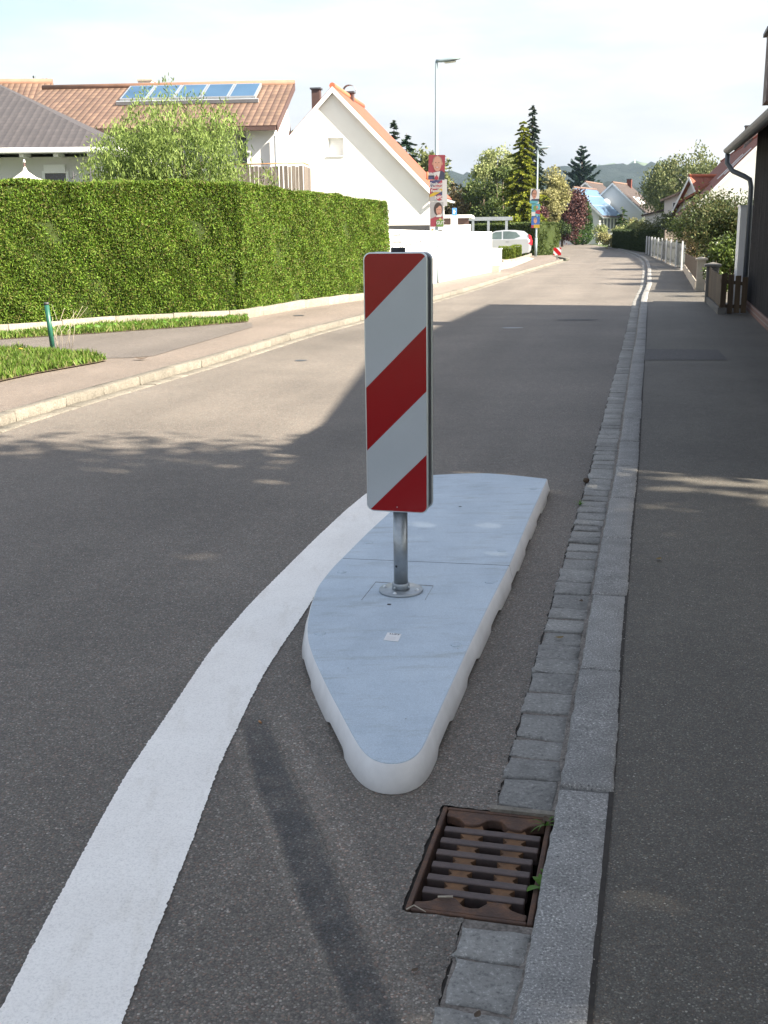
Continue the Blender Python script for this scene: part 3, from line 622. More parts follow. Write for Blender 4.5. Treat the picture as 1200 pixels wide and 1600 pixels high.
sa, sb = G(536, 873, IH)-isl_c, G(796, 884, IH)-isl_c
sn = np.array([-(sb.y-sa.y), sb.x-sa.x]); sn /= np.linalg.norm(sn); sc_ = float(sn @ np.array([sa.x, sa.y]))
bodyc, nt, b = newmat('island plastic side'); v = objco(nt)
c1 = ramp(nt, noise(nt, v, 5, 7, 0.65), [(0.3, (0.56, 0.56, 0.55)), (0.7, (0.72, 0.72, 0.71))]); nt.links.new(c1, b.inputs['Base Color'])
b.inputs['Roughness'].default_value = 0.5; bump(nt, b, noise(nt, v, 30, 3), 0.15, 0.004); MATS['island plastic side'] = bodyc
topc, nt, b = newmat('island plastic top'); v = objco(nt)
c1 = ramp(nt, noise(nt, v, 4, 8, 0.68), [(0.28, (0.39, 0.465, 0.53)), (0.5, (0.45, 0.53, 0.60)), (0.74, (0.50, 0.58, 0.645))])
c1 = mixc(nt, 1.0, c1, ramp(nt, noise(nt, v, 330, 2, 0.6), [(0.35, _g(0.86)), (0.65, _g(1.12))]), 'MULTIPLY')
c1 = mixc(nt, 1.0, c1, ramp(nt, noise(nt, objco(nt, (1.2, 6, 1)), 3.0, 6, 0.7), [(0.28, (0.80, 0.78, 0.74)), (0.47, _g(1.0)), (0.75, _g(1.05))]), 'MULTIPLY')
sp_ = nd(nt, 'ShaderNodeTexVoronoi'); sp_.inputs['Scale'].default_value = 9; nt.links.new(v, sp_.inputs['Vector'])
c1 = mixc(nt, 1.0, c1, ramp(nt, sp_.outputs['Distance'], [(0.0, (0.2, 0.17, 0.15)), (0.022, (0.5, 0.45, 0.42)), (0.035, _g(1.0))]), 'MULTIPLY')
nt.links.new(c1, b.inputs['Base Color']); b.inputs['Roughness'].default_value = 0.7; b.inputs['Specular IOR Level'].default_value = 0.35
bump(nt, b, noise(nt, v, 400, 3, 0.7), 0.5, 0.002); MATS['island plastic top'] = topc
nI = len(P_)
# foot profile along the outline
tip_i = int(np.argmin(P_[:, 1])); tot = dI[-1]
def foot_z(i):
    s = (dI[i]-dI[tip_i]+tot) % tot; s = min(s, tot-s)
    if s < 0.26: return 0.0, 0.024
    q = (s-0.26) % 0.56
    if q < 0.27: k = min(1, q/0.012, (0.27-q)/0.05); return 0.018*k, 0.024-0.003*k
    return 0.0, 0.024
prof = [foot_z(i) for i in range(nI)]
for sec, (nx, ny, cc) in (('front', (sn[0], sn[1], sc_-0.0015)), ('rear', (-sn[0], -sn[1], -sc_-0.0015))):
    inside = [i for i in range(nI) if nx*P_[i][0]+ny*P_[i][1] <= cc]
    brk = [k for k in range(len(inside)) if (inside[k]-inside[k-1]) % nI != 1]
    k = brk[0] if brk else 0; seq = inside[k:]+inside[:k]
    def crossing(i, j):
        a, b_ = P_[i], P_[j]; fa = nx*a[0]+ny*a[1]-cc; fb = nx*b_[0]+ny*b_[1]-cc; t = fa/(fa-fb); return a+(b_-a)*t
    pts = [crossing((seq[0]-1) % nI, seq[0])] + [P_[i] for i in seq] + [crossing(seq[-1], (seq[-1]+1) % nI)]
    idx = [seq[0]] + seq + [seq[-1]]
    n = len(pts); m = MB(); rings = []
    for r in range(5):
        ring = []
        for p, i in zip(pts, idx):
            zb, fl = prof[i]
            o_, z_ = ((0.0, IH-0.0015), (0.0035, IH-0.004), (0.0035+(fl-0.0035)*0.5, IH*0.5), (fl, zb+0.004), (fl-0.003, zb))[r]
            q = p + Nn[i]*o_; ring.append((q[0], q[1], z_))
        rings += ring
    fs = [(r*n+i, r*n+i+1, (r+1)*n+i+1, (r+1)*n+i) for r in range(4) for i in range(n-1)]
    fs.append(tuple(range(n)))
    fs += [(0, n, 2*n, 3*n, 4*n, 5*n-1, 4*n-1, 3*n-1, 2*n-1, n-1)] if False else []
    m.add(rings, fs); body = m.build('base_section', 'island plastic side', ISL)
    for p in body.data.polygons: p.use_smooth = p.normal.z < 0.95
    t = MB(); t.add([(p[0]-Nn[i][0]*0.001, p[1]-Nn[i][1]*0.001, IH+0.0012) for p, i in zip(pts, idx)] + [(p[0], p[1], IH-0.001) for p in pts], [tuple(range(n))] + [(i, i+1, n+i+1, n+i) for i in range(n-1)])
    t.build('top_panel', 'island plastic top', ISL)
m = MB()
v1, v2 = G(536, 873, IH)-isl_c, G(796, 884, IH)-isl_c; m.tube([(v1.x, v1.y, IH+0.0004), (v2.x, v2.y, IH+0.0004)], 0.0018, 4); m.build('seam', 'black rubber', ISL)
for u, v in ((500, 990), (713, 1008), (576, 848), (534, 894), (784, 861), (765, 910), (833, 764)):
    c = G(u, v, IH)-isl_c; m = MB(); m.lathe([(0.0215, 0.0), (0.0215, 0.0022), (0.0185, 0.003), (0.017, 0.0016), (0.012, 0.0014), (0.0105, 0.0028), (0.002, 0.003)], 24, (c.x, c.y, IH+0.001)); m.build('screw_cap', 'island plastic top', ISL)
for u, v in ((608, 945), (719, 792)):
    c = G(u, v, IH)-isl_c; m = MB(); m.disc((c.x, c.y, IH+0.0022), (0, 0, 1), 0.009, 16); m.build('bolt_hole', 'black rubber', ISL)
hp = [G(u, v, IH)-isl_c for u, v in ((565, 938), (587, 910), (677, 916), (664, 938))]
m = MB()
for a, b_, rr in ((0, 1, 0.0011), (1, 2, 0.0018), (2, 3, 0.0007)): m.tube([(hp[a].x, hp[a].y, IH+0.0012), (hp[b_].x, hp[b_].y, IH+0.0012)], rr, 4)
m.build('hatch_outline', 'joint sand', ISL)
st = [G(u, v, IH)-isl_c for u, v in ((599, 1001), (622, 1003.5), (627.5, 991.5), (605.5, 989))]
m = MB(); m.add([(p.x, p.y, IH+0.0024) for p in st], [(0, 1, 2, 3)]); stick = m.build('maker_sticker', 'white plastic', ISL)
e = (st[1]-st[0]); yaw_s = math.atan2(e.y, e.x); w_s = e.length; tcn = (st[2]+st[3])/2
simple('ink', (0.03, 0.03, 0.05), 0.6)
tm_ = text_mesh('lettering', 'LUFT', 0.0175, 'ink', stick, (tcn.x-0.001, tcn.y-0.0165, IH+0.0026), rot=(0, 0, yaw_s), bold=0.0006, th=0.0001)
m = MB()
for k in range(3):
    q = st[0]*0.5+st[1]*0.5 + (st[3]-st[0])*(0.2+0.14*k); m.obox((q.x-0.004, q.y, IH+0.0027), e, (0, 0, 1), Vector((0, 0, 1)).cross(e), w_s*0.32, 0.0001, 0.0006)
m.build('small_print', 'grey plaster', stick)

# ================================================================ STRIPED PANEL
sc0 = G(626.5, 924, IH); SYAW = -R(15.0)
SG = empty('traffic_sign', (sc0.x, sc0.y, IH+0.001), SYAW, 'large red and white diagonally striped panel on a steel post at the traffic island', 'traffic sign')
HT = 0.051
yf = sc0.y - HT
zt, zb = Zat(617, 394.5, yf)-IH, Zat(617, 801, yf)-IH
print('PANEL height', zt-zb, 'pos', sc0)
W_, Hh = 0.128, (zt-zb)/2; zc = (zt+zb)/2; rad = 0.030
def rrect(w, h, r, n=7):
    out = []
    for cx, cz, a0 in ((w-r, h-r, 0), (-w+r, h-r, 90), (-w+r, -h+r, 180), (w-r, -h+r, 270)):
        out += [(cx+r*math.cos(R(a0+90*k/n)), cz+r*math.sin(R(a0+90*k/n))) for k in range(n+1)]
    return out
def plate(w, h, r, y0, y1): m = MB(); m.extr([(x, y0, zc+z) for x, z in rrect(w, h, r)], (0, y1-y0, 0)); return m
plate(W_, Hh, rad, -HT, -HT+0.016).build('front_frame', 'aluminium', SG, bevel=0.003)
plate(W_, Hh, rad, HT-0.016, HT).build('rear_frame', 'aluminium', SG, bevel=0.003)
plate(W_-0.006, Hh-0.006, rad, -HT+0.0162, -0.004).build('housing', 'galvanised steel', SG)
plate(W_-0.004, Hh-0.004, rad, -0.002, HT-0.0162).build('housing', 'dark metal sheet', SG)
red, nt, b = newmat('red reflective sheet'); v = objco(nt)
c1 = ramp(nt, noise(nt, v, 2.5, 4), [(0.3, (0.25, 0.004, 0.007)), (0.7, (0.30, 0.005, 0.008))])
def honey(nt, v, c, k):
    vo = nd(nt, 'ShaderNodeTexVoronoi'); vo.feature = 'DISTANCE_TO_EDGE'; vo.inputs['Scale'].default_value = 260; vo.inputs['Randomness'].default_value = 0.15; nt.links.new(v, vo.inputs['Vector'])
    return mixc(nt, 1.0, c, ramp(nt, vo.outputs['Distance'], [(0.0, _g(1-k)), (0.12, _g(1.0))]), 'MULTIPLY')
nt.links.new(honey(nt, v, c1, 0.12), b.inputs['Base Color']); b.inputs['Roughness'].default_value = 0.22; b.inputs['Coat Weight'].default_value = 0.1; b.inputs['Specular IOR Level'].default_value = 0.35; MATS['red reflective sheet'] = red
wht, nt, b = newmat('white reflective sheet'); v = objco(nt)
c1 = ramp(nt, noise(nt, v, 2.5, 4), [(0.3, (0.40, 0.435, 0.455)), (0.7, (0.46, 0.49, 0.51))])
nt.links.new(honey(nt, v, c1, 0.16), b.inputs['Base Color']); b.inputs['Roughness'].default_value = 0.25; b.inputs['Coat Weight'].default_value = 0.1; MATS['white reflective sheet'] = wht
base = [(x, z) for x, z in rrect(W_-0.005, Hh-0.005, rad-0.005)]
bs = [0.255, 0.515, 0.762, 1.008]; Hs = 2*Hh
# t = (Hh - z); band index from t + (x+W_) = b
lims = [-1] + [x*Hs for x in bs] + [9]
for k in range(5):
    lo, hi = lims[k], lims[k+1]; pl = base
    pl = clip(pl, 1, -1, hi-Hh-W_); pl = clip(pl, -1, 1, -(lo-Hh-W_))
    m = MB(); m.extr([(x, -HT-0.0012, zc+z) for x, z in pl], (0, 0.0014, 0)); m.build('stripe', 'red reflective sheet' if k % 2 == 0 else 'white reflective sheet', SG)
    m = MB(); m.extr([(-x, HT+0.0012, zc+z) for x, z in pl], (0, -0.0014, 0)); m.build('stripe', 'red reflective sheet' if k % 2 == 0 else 'white reflective sheet', SG)
m = MB(); m.tube([(0, 0, 0.01), (0, 0, zb-0.001)], 0.0295, 28); m.build('post', 'galvanised steel', SG)
m = MB(); m.tube([(0, 0, zt-0.001), (0, 0, zt+0.017)], 0.0285, 24); m.build('post_cap', 'black rubber', SG, bevel=0.002)
m = MB(); m.lathe([(0.0905, 0.0), (0.092, 0.002), (0.092, 0.009), (0.0905, 0.011), (0.036, 0.0115)], 44); fl = m.build('flange', 'galvanised steel', SG)
m = MB(); m.lathe([(0.0365, 0.011), (0.0365, 0.036), (0.0350, 0.039), (0.0298, 0.039)], 32); m.build('collar', 'galvanised steel', SG)
for a in (70, 160, 250, 340):
    m = MB(); x, y = 0.072*math.cos(R(a+14)), 0.072*math.sin(R(a+14)); m.lathe([(0.0085, 0.011), (0.0085, 0.0125), (0.0062, 0.0128), (0.0062, 0.017), (0.003, 0.0185)], 12, (x, y, 0)); m.build('bolt', 'aluminium', SG)
for a in (-118, -20): c = Vector((0.036*math.cos(R(a)), 0.036*math.sin(R(a)), 0.024)); m = MB(); m.tube([c, c+Vector((math.cos(R(a)), math.sin(R(a)), 0))*0.006], 0.0045, 8); m.build('set_screw', 'aluminium', SG)
m = MB(); a = R(-115); c = Vector((0.0297*math.cos(a), 0.0297*math.sin(a), 0.115)); m.disc(c, (math.cos(a), math.sin(a), 0), 0.0052, 14); m.build('pin_hole', 'black rubber', SG)
m = MB(); m.disc((0.0, -HT-0.0016, zc-Hh+0.022), (0, -1, 0), 0.0022, 10); m.build('rivet', 'aluminium', SG)

# ================================================================ GULLEY GRATE
rust, nt, b = newmat('rusty iron'); v = objco(nt)
c1 = ramp(nt, noise(nt, v, 14, 8, 0.7), [(0.3, (0.060, 0.040, 0.034)), (0.5, (0.10, 0.058, 0.040)), (0.72, (0.20, 0.098, 0.05))])
nt.links.new(c1, b.inputs['Base Color']); b.inputs['Roughness'].default_value = 0.75; b.inputs['Metallic'].default_value = 0.25
bump(nt, b, noise(nt, v, 130, 5, 0.7), 0.7, 0.004); MATS['rusty iron'] = rust
wi, nt, b = newmat('worn iron'); v = objco(nt)
c1 = ramp(nt, noise(nt, v, 18, 8, 0.7), [(0.3, (0.07, 0.055, 0.055)), (0.6, (0.115, 0.085, 0.075)), (0.8, (0.15, 0.08, 0.05))])
nt.links.new(c1, b.inputs['Base Color']); b.inputs['Roughness'].default_value = 0.6; b.inputs['Metallic'].default_value = 0.3; bump(nt, b, noise(nt, v, 130, 5, 0.7), 0.6, 0.003); MATS['worn iron'] = wi
rust2, nt, b = newmat('orange rust'); v = objco(nt)
c1 = ramp(nt, noise(nt, v, 22, 8, 0.7), [(0.3, (0.075, 0.045, 0.028)), (0.6, (0.19, 0.098, 0.045))])
nt.links.new(c1, b.inputs['Base Color']); b.inputs['Roughness'].default_value = 0.9; bump(nt, b, noise(nt, v, 130, 5, 0.7), 0.8, 0.004); MATS['orange rust'] = rust2
gctr = (gA+gB)/2
gctr = gctr + N*0.0085
DR = empty('drain_grate', (gctr[0], gctr[1], 0), -KERB_YAW, 'rusty iron drain grate in the gutter in front of the traffic island nose', 'drain grate')
hx, hy = 0.150, 0.248
m = MB(); m.box(-hx, -hx+0.013, -hy, hy, -0.09, 0.0015); m.box(hx-0.013, hx, -hy, hy, -0.09, 0.0015); m.box(-hx+0.0135, hx-0.0135, hy-0.012, hy, -0.09, 0.001); m.box(-hx+0.0135, hx-0.0135, -hy, -hy+0.010, -0.09, 0.001)
m.build('frame', 'rusty iron', DR, bevel=0.003)
iw = hx-0.017
ys = [-0.150+0.0585*k for k in range(6)]
for k, y in enumerate(ys):
    m = MB(); x1 = iw-0.004 if k in (4, 5) else iw-0.012; 
    m.extr([(-iw+0.006, y-0.013, -0.004), (-iw+0.006, y+0.013, -0.004), (-iw+0.006, y+0.009, -0.045), (-iw+0.006, y-0.009, -0.045)], (x1+iw-0.006, 0, 0)); m.build('bar', 'worn iron', DR, bevel=0.003)
for x in (-0.052, 0.062):     # the two webs that carry the bars
    m = MB()
    yy = [-hy+0.014] + ys + [hy-0.016]
    for a, b_ in zip(yy[:-1], yy[1:]):
        mid = (a+b_)/2; h0 = 0.0125
        m.prism([(x-0.030, a+h0), (x-0.018, mid), (x-0.030, b_-h0), (x+0.030, b_-h0), (x+0.018, mid), (x+0.030, a+h0)], -0.034, -0.009)
    m.build('cross_web', 'orange rust', DR)
for sgn in (-1, 1):           # end plates with scalloped inner edge
    m = MB(); y0 = sgn*(hy-0.013); dep = 0.040 if sgn > 0 else 0.036; pts = [(-iw, y0), (iw, y0)]
    for k in range(15):
        x = iw - 2*iw*k/14; w = min(abs(x+0.052), abs(x-0.062)); pts.append((x, y0 - sgn*(dep + (0.018 if w < 0.026 else 0.0) - 0.010*math.cos(k*0.9))))
    m.prism(pts if sgn < 0 else pts[::-1], -0.028, -0.001)
    m.build('end_plate', 'rusty iron', DR, bevel=0.003)
m = MB(); m.box(-hx-0.001, hx+0.001, -hy-0.001, hy+0.001, -0.62, -0.6)
m.box(-hx-0.03, -hx-0.001, -hy-0.03, hy+0.03, -0.6, -0.008); m.box(hx+0.001, hx+0.008, -hy-0.03, hy+0.03, -0.6, -0.022); m.box(-hx-0.001, hx+0.001, hy+0.001, hy+0.03, -0.6, -0.022); m.box(-hx-0.001, hx+0.001, -hy-0.03, -hy-0.001, -0.6, -0.022)
m.build('shaft', 'crack dirt', DR)
# mortar round the frame
m = MB(); m.box(-0.02, hx+0.006, hy+0.001, hy+0.022, -0.02, 0.009); m.build('mortar_bed', 'pale edging stone', DR)

# ================================================================ VEGETATION BUILDERS
def unit(A): return A/np.maximum(np.linalg.norm(A, axis=1), 1e-9)[:, None]
def leaf_cards(C, A, Bd, l, w):
    """one diamond per centre: A long direction, Bd side direction"""
    l = np.broadcast_to(l, len(C))[:, None]; w = np.broadcast_to(w, len(C))[:, None]
    V = np.empty((len(C), 4, 3)); V[:, 0] = C - A*l/2; V[:, 1] = C + Bd*w/2 - A*l*0.05; V[:, 2] = C + A*l/2; V[:, 3] = C - Bd*w/2 - A*l*0.05
    Fq = np.arange(len(C)*4).reshape(-1, 4); return V.reshape(-1, 3), Fq
def rand_dirs(n): return unit(rng.normal(0, 1, (n, 3)))
def leaves_mesh(C, A, l, w, droop=0.0):
    Bd = unit(np.cross(A, rand_dirs(len(C)))); V, Fq = leaf_cards(C, A, Bd, l*rng.uniform(.7, 1.3, len(C)), w*rng.uniform(.7, 1.3, len(C)))
    return V, Fq
def limbs(m, base, tips, r0, bend=0.15):
    for t in tips:
        t = Vector(t); b_ = Vector(base); mid = b_.lerp(t, 0.5) + Vector((random.uniform(-1, 1), random.uniform(-1, 1), random.uniform(0.2, 1)))*((t-b_).length*bend)
        m.tube([b_, b_.lerp(mid, .5)+Vector((0, 0, .02)), mid, t], [r0, r0*0.75, r0*0.5, r0*0.12], 5)
def broad_tree(loc, h, rx, ry, z0, mat, n, lsize, label, cat='tree', nclump=26, group=None, bark='bark', droop=0.0, name='leafy_tree', trunk_r=None, clr=0.34, seed=0, strands=0, shell=0.55, twig=True, trunk=True, ovz=1.0, asp=0.55):
    """loc ground point; crown between z0 and h"""
    r = np.random.default_rng(seed+11); random.seed(seed+5)
    root = empty(name, loc, 0, label, cat, group)
    cz, rzz = (z0+h)/2, (h-z0)/2
    d = unit(r.normal(0, 1, (nclump, 3))); rad = r.uniform(shell, 1.0, (nclump, 1)) ** 0.7
    K = d*rad*np.array([rx, ry, rzz])*0.80 + np.array([0, 0, cz]); kr = min(rx, rzz)*clr*r.uniform(0.6, 1.35, nclump)
    if strands:
        pts = []; dirs = []
        for s in range(strands):
            k = r.integers(nclump); p = K[k] + r.normal(0, 1, 3)*kr[k]*0.6; L_ = r.uniform(0.5, 1.0)*droop; m_ = max(6, int(n/strands))
            t = r.uniform(0, 1, m_); out = unit((p-np.array([0, 0, cz]))[None, :]*np.array([1, 1, 0.1]))[0]; wob = r.normal(0, 1, 3)
            q = p[None, :] + out[None, :]*(t[:, None]*0.35*L_) + np.array([0, 0, 1.0])[None, :]*((0.25*t - 1.1*t*t)[:, None]*L_) + wob[None, :]*np.sin(t*7)[:, None]*0.05*L_
            pts.append(q + r.normal(0, lsize*0.7, q.shape)); dirs.append(np.tile([0, 0, -1.0], (m_, 1)) + r.normal(0, 0.55, (m_, 3)))
        C = np.concatenate(pts); A = unit(np.concatenate(dirs)); keep = C[:, 2] > z0*0.6; C, A = C[keep], A[keep]
    else:
        k = r.integers(0, nclump, n); dd_ = unit(r.normal(0, 1, (n, 3))); rr = kr[k]*r.uniform(0.25, 1.0, n)**0.5*(1+0.25*r.normal(0, 1, n).clip(-1, 1.5))
        C = K[k] + dd_*rr[:, None]*np.array([1, 1, 0.8*ovz]); A = unit(dd_*0.6 + r.normal(0, 0.7, (n, 3)) + np.array([0, 0, -droop]))
    V, Fq = leaves_mesh(C, A, lsize, lsize*asp)
    link('crown', np_mesh(V, Fq), mat, root)
    if trunk:
        tr = trunk_r or h*0.02
        m = MB(); m.tube([(0, 0, -0.05), (0.02*h*random.uniform(-1, 1), 0, z0*0.6), (0.02*h*random.uniform(-1, 1), 0.02*h, cz), (0, 0, h*0.86)], [tr*1.25, tr, tr*0.7, tr*0.12], 7)
        limbs(m, (0, 0, max(z0*0.8, h*0.18)), K[:min(nclump, 14)], tr*0.5); m.build('trunk', bark, root)
    return root
def conifer(loc, h, r0, z0, mat, n, lsize, label, seed=0, tiers=26, droop=0.25, name='conifer_tree', power=0.9, group=None, up=0.0, irr=0.18, cat='conifer', asp=0.32):
    r = np.random.default_rng(seed+31); root = empty(name, loc, 0, label, cat, group)
    pts = []; dirs = []; m = MB(); m.tube([(0, 0, -0.05), (0, 0, h*0.5), (0, 0, h)], [h*0.018, h*0.011, 0.01], 6)
    for t in range(tiers):
        f = (t+r.uniform(-.3, .3))/tiers; f = min(max(f, 0.0), 0.99); z = z0 + (h-z0)*f; R_ = r0*(1-f)**power*(1+r.uniform(-irr, irr)) + 0.05*r0
        nb = max(5, int(12*(1-f)+4)); ph = r.uniform(0, 6.28)
        for b_ in range(nb):
            zj_ = z + r.uniform(-0.9, 0.9)*(h-z0)/tiers; zj_ = min(zj_, h-0.02)
            a = ph + 6.283*b_/nb + r.uniform(-.25, .25); rl = R_*r.uniform(1-irr*1.3, 1+irr*0.8); q = max(8, int(n/tiers/nb*(0.35+1.3*(1-f))))
            s = r.uniform(0.12, 1, q)**0.75; x = s*rl
            zz = zj_ + (up*s*s - droop*s)*rl; side = r.normal(0, 1, q)*0.13*rl*(1.15-s)
            ca, sa = math.cos(a), math.sin(a)
            pts.append(np.c_[x*ca-side*sa, x*sa+side*ca, zz + r.normal(0, 0.03, q)*rl - 0.12*np.abs(side)]); sg = np.sign(side)
            dirs.append(np.c_[ca*0.8-sa*0.6*sg, sa*0.8+ca*0.6*sg, np.full(q, -0.15+up*0.6)] + r.normal(0, 0.25, (q, 3)))
            if b_ % 2 == 0: m.tube([(0, 0, zj_), (rl*.5*ca, rl*.5*sa, zj_+(up*.25-droop*.5)*rl), (rl*.85*ca, rl*.85*sa, zj_+(up*.72-droop*.85)*rl)], [0.012*h*(1-f)*0.5+.01, 0.012, 0.004], 4, False)
    V, Fq = leaves_mesh(np.concatenate(pts), unit(np.concatenate(dirs)), lsize, lsize*asp)
    link('crown', np_mesh(V, Fq), mat, root); m.build('trunk', 'bark', root); return root
def columnar(loc, h, r0, mat, n, lsize, label, seed=0, name='columnar_thuja', group=None, cat='conifer', tip=0.5):
    r = np.random.default_rng(seed+77); root = empty(name, loc, 0, label, cat, group)
    z = r.uniform(0.02, 1, n); R_ = r0*np.clip(np.minimum(1, (z/0.12)**0.5)*(1-np.clip((z-0.35)/0.65, 0, 1)**1.8), 0.04, 1)
    a = r.uniform(0, 6.283, n); lump = 1+0.12*np.sin(a*5+z*11)+0.08*np.sin(a*9-z*23); q = r.uniform(0.7, 1.03, n)*lump
    C = np.c_[R_*q*np.cos(a), R_*q*np.sin(a), z*h]; A = unit(np.c_[np.cos(a)*.45, np.sin(a)*.45, np.ones(n)] + r.normal(0, 0.3, (n, 3)))
    V, Fq = leaves_mesh(C, A, lsize, lsize*0.45); link('crown', np_mesh(V, Fq), mat, root)
    m = MB(); m.tube([(0, 0, -.05), (0, 0, h*0.9)], [r0*0.14, 0.01], 6); m.build('trunk', 'bark', root); return root
def bush(loc, rx, ry, h, mat, n, lsize, label, seed=0, name='shrub', group=None, nclump=14, asp=0.5, cat='shrub', z0=0.0):
    return broad_tree(loc, h, rx, ry, z0, mat, n, lsize, label, cat, nclump, group, name=name, seed=seed, clr=0.5, trunk_r=0.03, shell=0.3, asp=asp)
def hedge(name, path, thick, h0, h1, mat, core, dens, lsize, label, bulge=0.04, group=None, z0=0.0, topd=1.0, seed=0, endcap=True, asp=0.34):
    """clipped hedge: path is its street face, thickness goes to the left of travel"""
    r = np.random.default_rng(seed+5); path = [np.array((p[0], p[1])) for p in path]; o = path[0]
    root = empty(name, (o[0], o[1], z0), 0, label, 'hedge', group); C = []; A = []
    tot = sum(np.linalg.norm(b_-a) for a, b_ in zip(path[:-1], path[1:])); run = 0.0; m = MB()
    def low(x, z): return bulge*(np.sin(x*2.1+z*1.3)+0.7*np.sin(x*4.7-z*3.1+1)+0.5*np.sin(x*9.3+z*7.7+2))
    for a, b_ in zip(path[:-1], path[1:]):
        L_ = np.linalg.norm(b_-a); t = (b_-a)/L_; nr = np.array([t[1], -t[0]])
        ha, hb = h0+(h1-h0)*run/tot, h0+(h1-h0)*(run+L_)/tot; ins = 0.07
        q0, q1 = a-o-nr*ins, b_-o-nr*ins; q2, q3 = q1-nr*(thick-2*ins), q0-nr*(thick-2*ins)
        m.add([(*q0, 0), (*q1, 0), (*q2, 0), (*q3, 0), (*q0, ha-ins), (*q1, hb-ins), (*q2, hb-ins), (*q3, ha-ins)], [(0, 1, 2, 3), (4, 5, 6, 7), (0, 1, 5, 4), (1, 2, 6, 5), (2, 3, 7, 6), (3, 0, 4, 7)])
        n = int(dens*L_*max(ha, hb)); x = r.uniform(-0.02, L_+0.02, n); z = r.uniform(0.0, 1.0, n)*(ha+(hb-ha)*x/L_)
        dpt = low(x+run, z) - np.abs(r.normal(0, 0.035, n)) + 0.02; xy = (a-o)[None, :]+t[None, :]*x[:, None]+nr[None, :]*dpt[:, None]
        C.append(np.c_[xy, z]); A.append(np.tile([nr[0]*.55, nr[1]*.55, 0.55], (n, 1)) + r.normal(0, 0.55, (n, 3)) + r.normal(0, 0.3, (n, 1))*np.array([[t[0], t[1], 0]]))
        n2 = int(dens*L_*thick*topd); x = r.uniform(-.02, L_+.02, n2); y = r.uniform(0, thick, n2); z = ha+(hb-ha)*x/L_ + low(x+run, y)*0.6 - np.abs(r.normal(0, .03, n2))+.02
        xy = (a-o)[None, :]+t[None, :]*x[:, None]-nr[None, :]*y[:, None]; C.append(np.c_[xy, z]); A.append(np.tile([0, 0, .8], (n2, 1)) + r.normal(0, .5, (n2, 3)))
        n4 = int(L_*34*(lsize/0.057)); x = r.uniform(0, L_, n4); y = r.uniform(0, thick*0.9, n4); z = ha+(hb-ha)*x/L_+r.uniform(0, 0.06, n4); xy = (a-o)[None, :]+t[None, :]*x[:, None]-nr[None, :]*y[:, None]; C.append(np.c_[xy, z]); A.append(np.tile([0, 0, 1.2], (n4, 1))+r.normal(0, .3, (n4, 3)))
        for e, (pp, sg, hh) in enumerate(((a, -1, ha), (b_, 1, hb))):
            if (e == 0 and run == 0) or (e == 1 and run+L_ > tot-0.01):
                n3 = int(dens*thick*hh); y = r.uniform(0, thick, n3); z = r.uniform(0, hh, n3); off = low(y, z)-np.abs(r.normal(0, .035, n3))+.02
                xy = (pp-o)[None, :]-nr[None, :]*y[:, None]+t[None, :]*sg*off[:, None]; C.append(np.c_[xy, z]); A.append(np.tile([t[0]*sg*.6, t[1]*sg*.6, .5], (n3, 1))+r.normal(0, .5, (n3, 3)))
        run += L_
    C = np.concatenate(C); A = unit(np.concatenate(A)); V, Fq = leaves_mesh(C, A, lsize, lsize*asp)
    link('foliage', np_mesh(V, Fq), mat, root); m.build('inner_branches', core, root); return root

# ================================================================ LEFT HEDGE AND ITS EDGING
HB = [G(-330, 515, PZ), G(-2, 509, PZ), G(378, 488, PZ), G(606, 459, PZ)]
def xy(p): return (p.x, p.y)
hh = lambda u, v, p: Zat(u, v, p.y)-PZ
hedge('thuja_hedge', [xy(HB[0]), xy(HB[1]), xy(HB[2])], 0.9, hh(0, 286, HB[1]), hh(378, 286, HB[2]), 'thuja leaves', 'thuja core', 6000, 0.057, 'long bright green clipped thuja hedge facing the camera behind the driveway', seed=1, z0=PZ)
hedge('thuja_hedge', [xy(HB[2]+Vector((0.03, 0.02, 0))), xy(HB[3])], 0.9, hh(378, 287, HB[2]), hh(606, 316, HB[3]), 'thuja leaves', 'thuja core', 5200, 0.057, 'green clipped thuja hedge running along the left pavement up to the white house', seed=2, z0=PZ)
EB = [G(-330, 536, PZ), G(0, 524, PZ), G(200, 507, PZ), G(385, 497.5, PZ), G(470, 482, PZ), G(612, 462.5, PZ)]
Eq = resample([xy(p) for p in EB], 0.25); random.seed(3)
e1_ = stone_row('edging_stones', Eq, -0.09, 0.0, PZ-0.05, PZ+0.15, (0.95, 1.05), 'pale edging stone', 0.008, 0.006, 0.006, 0)
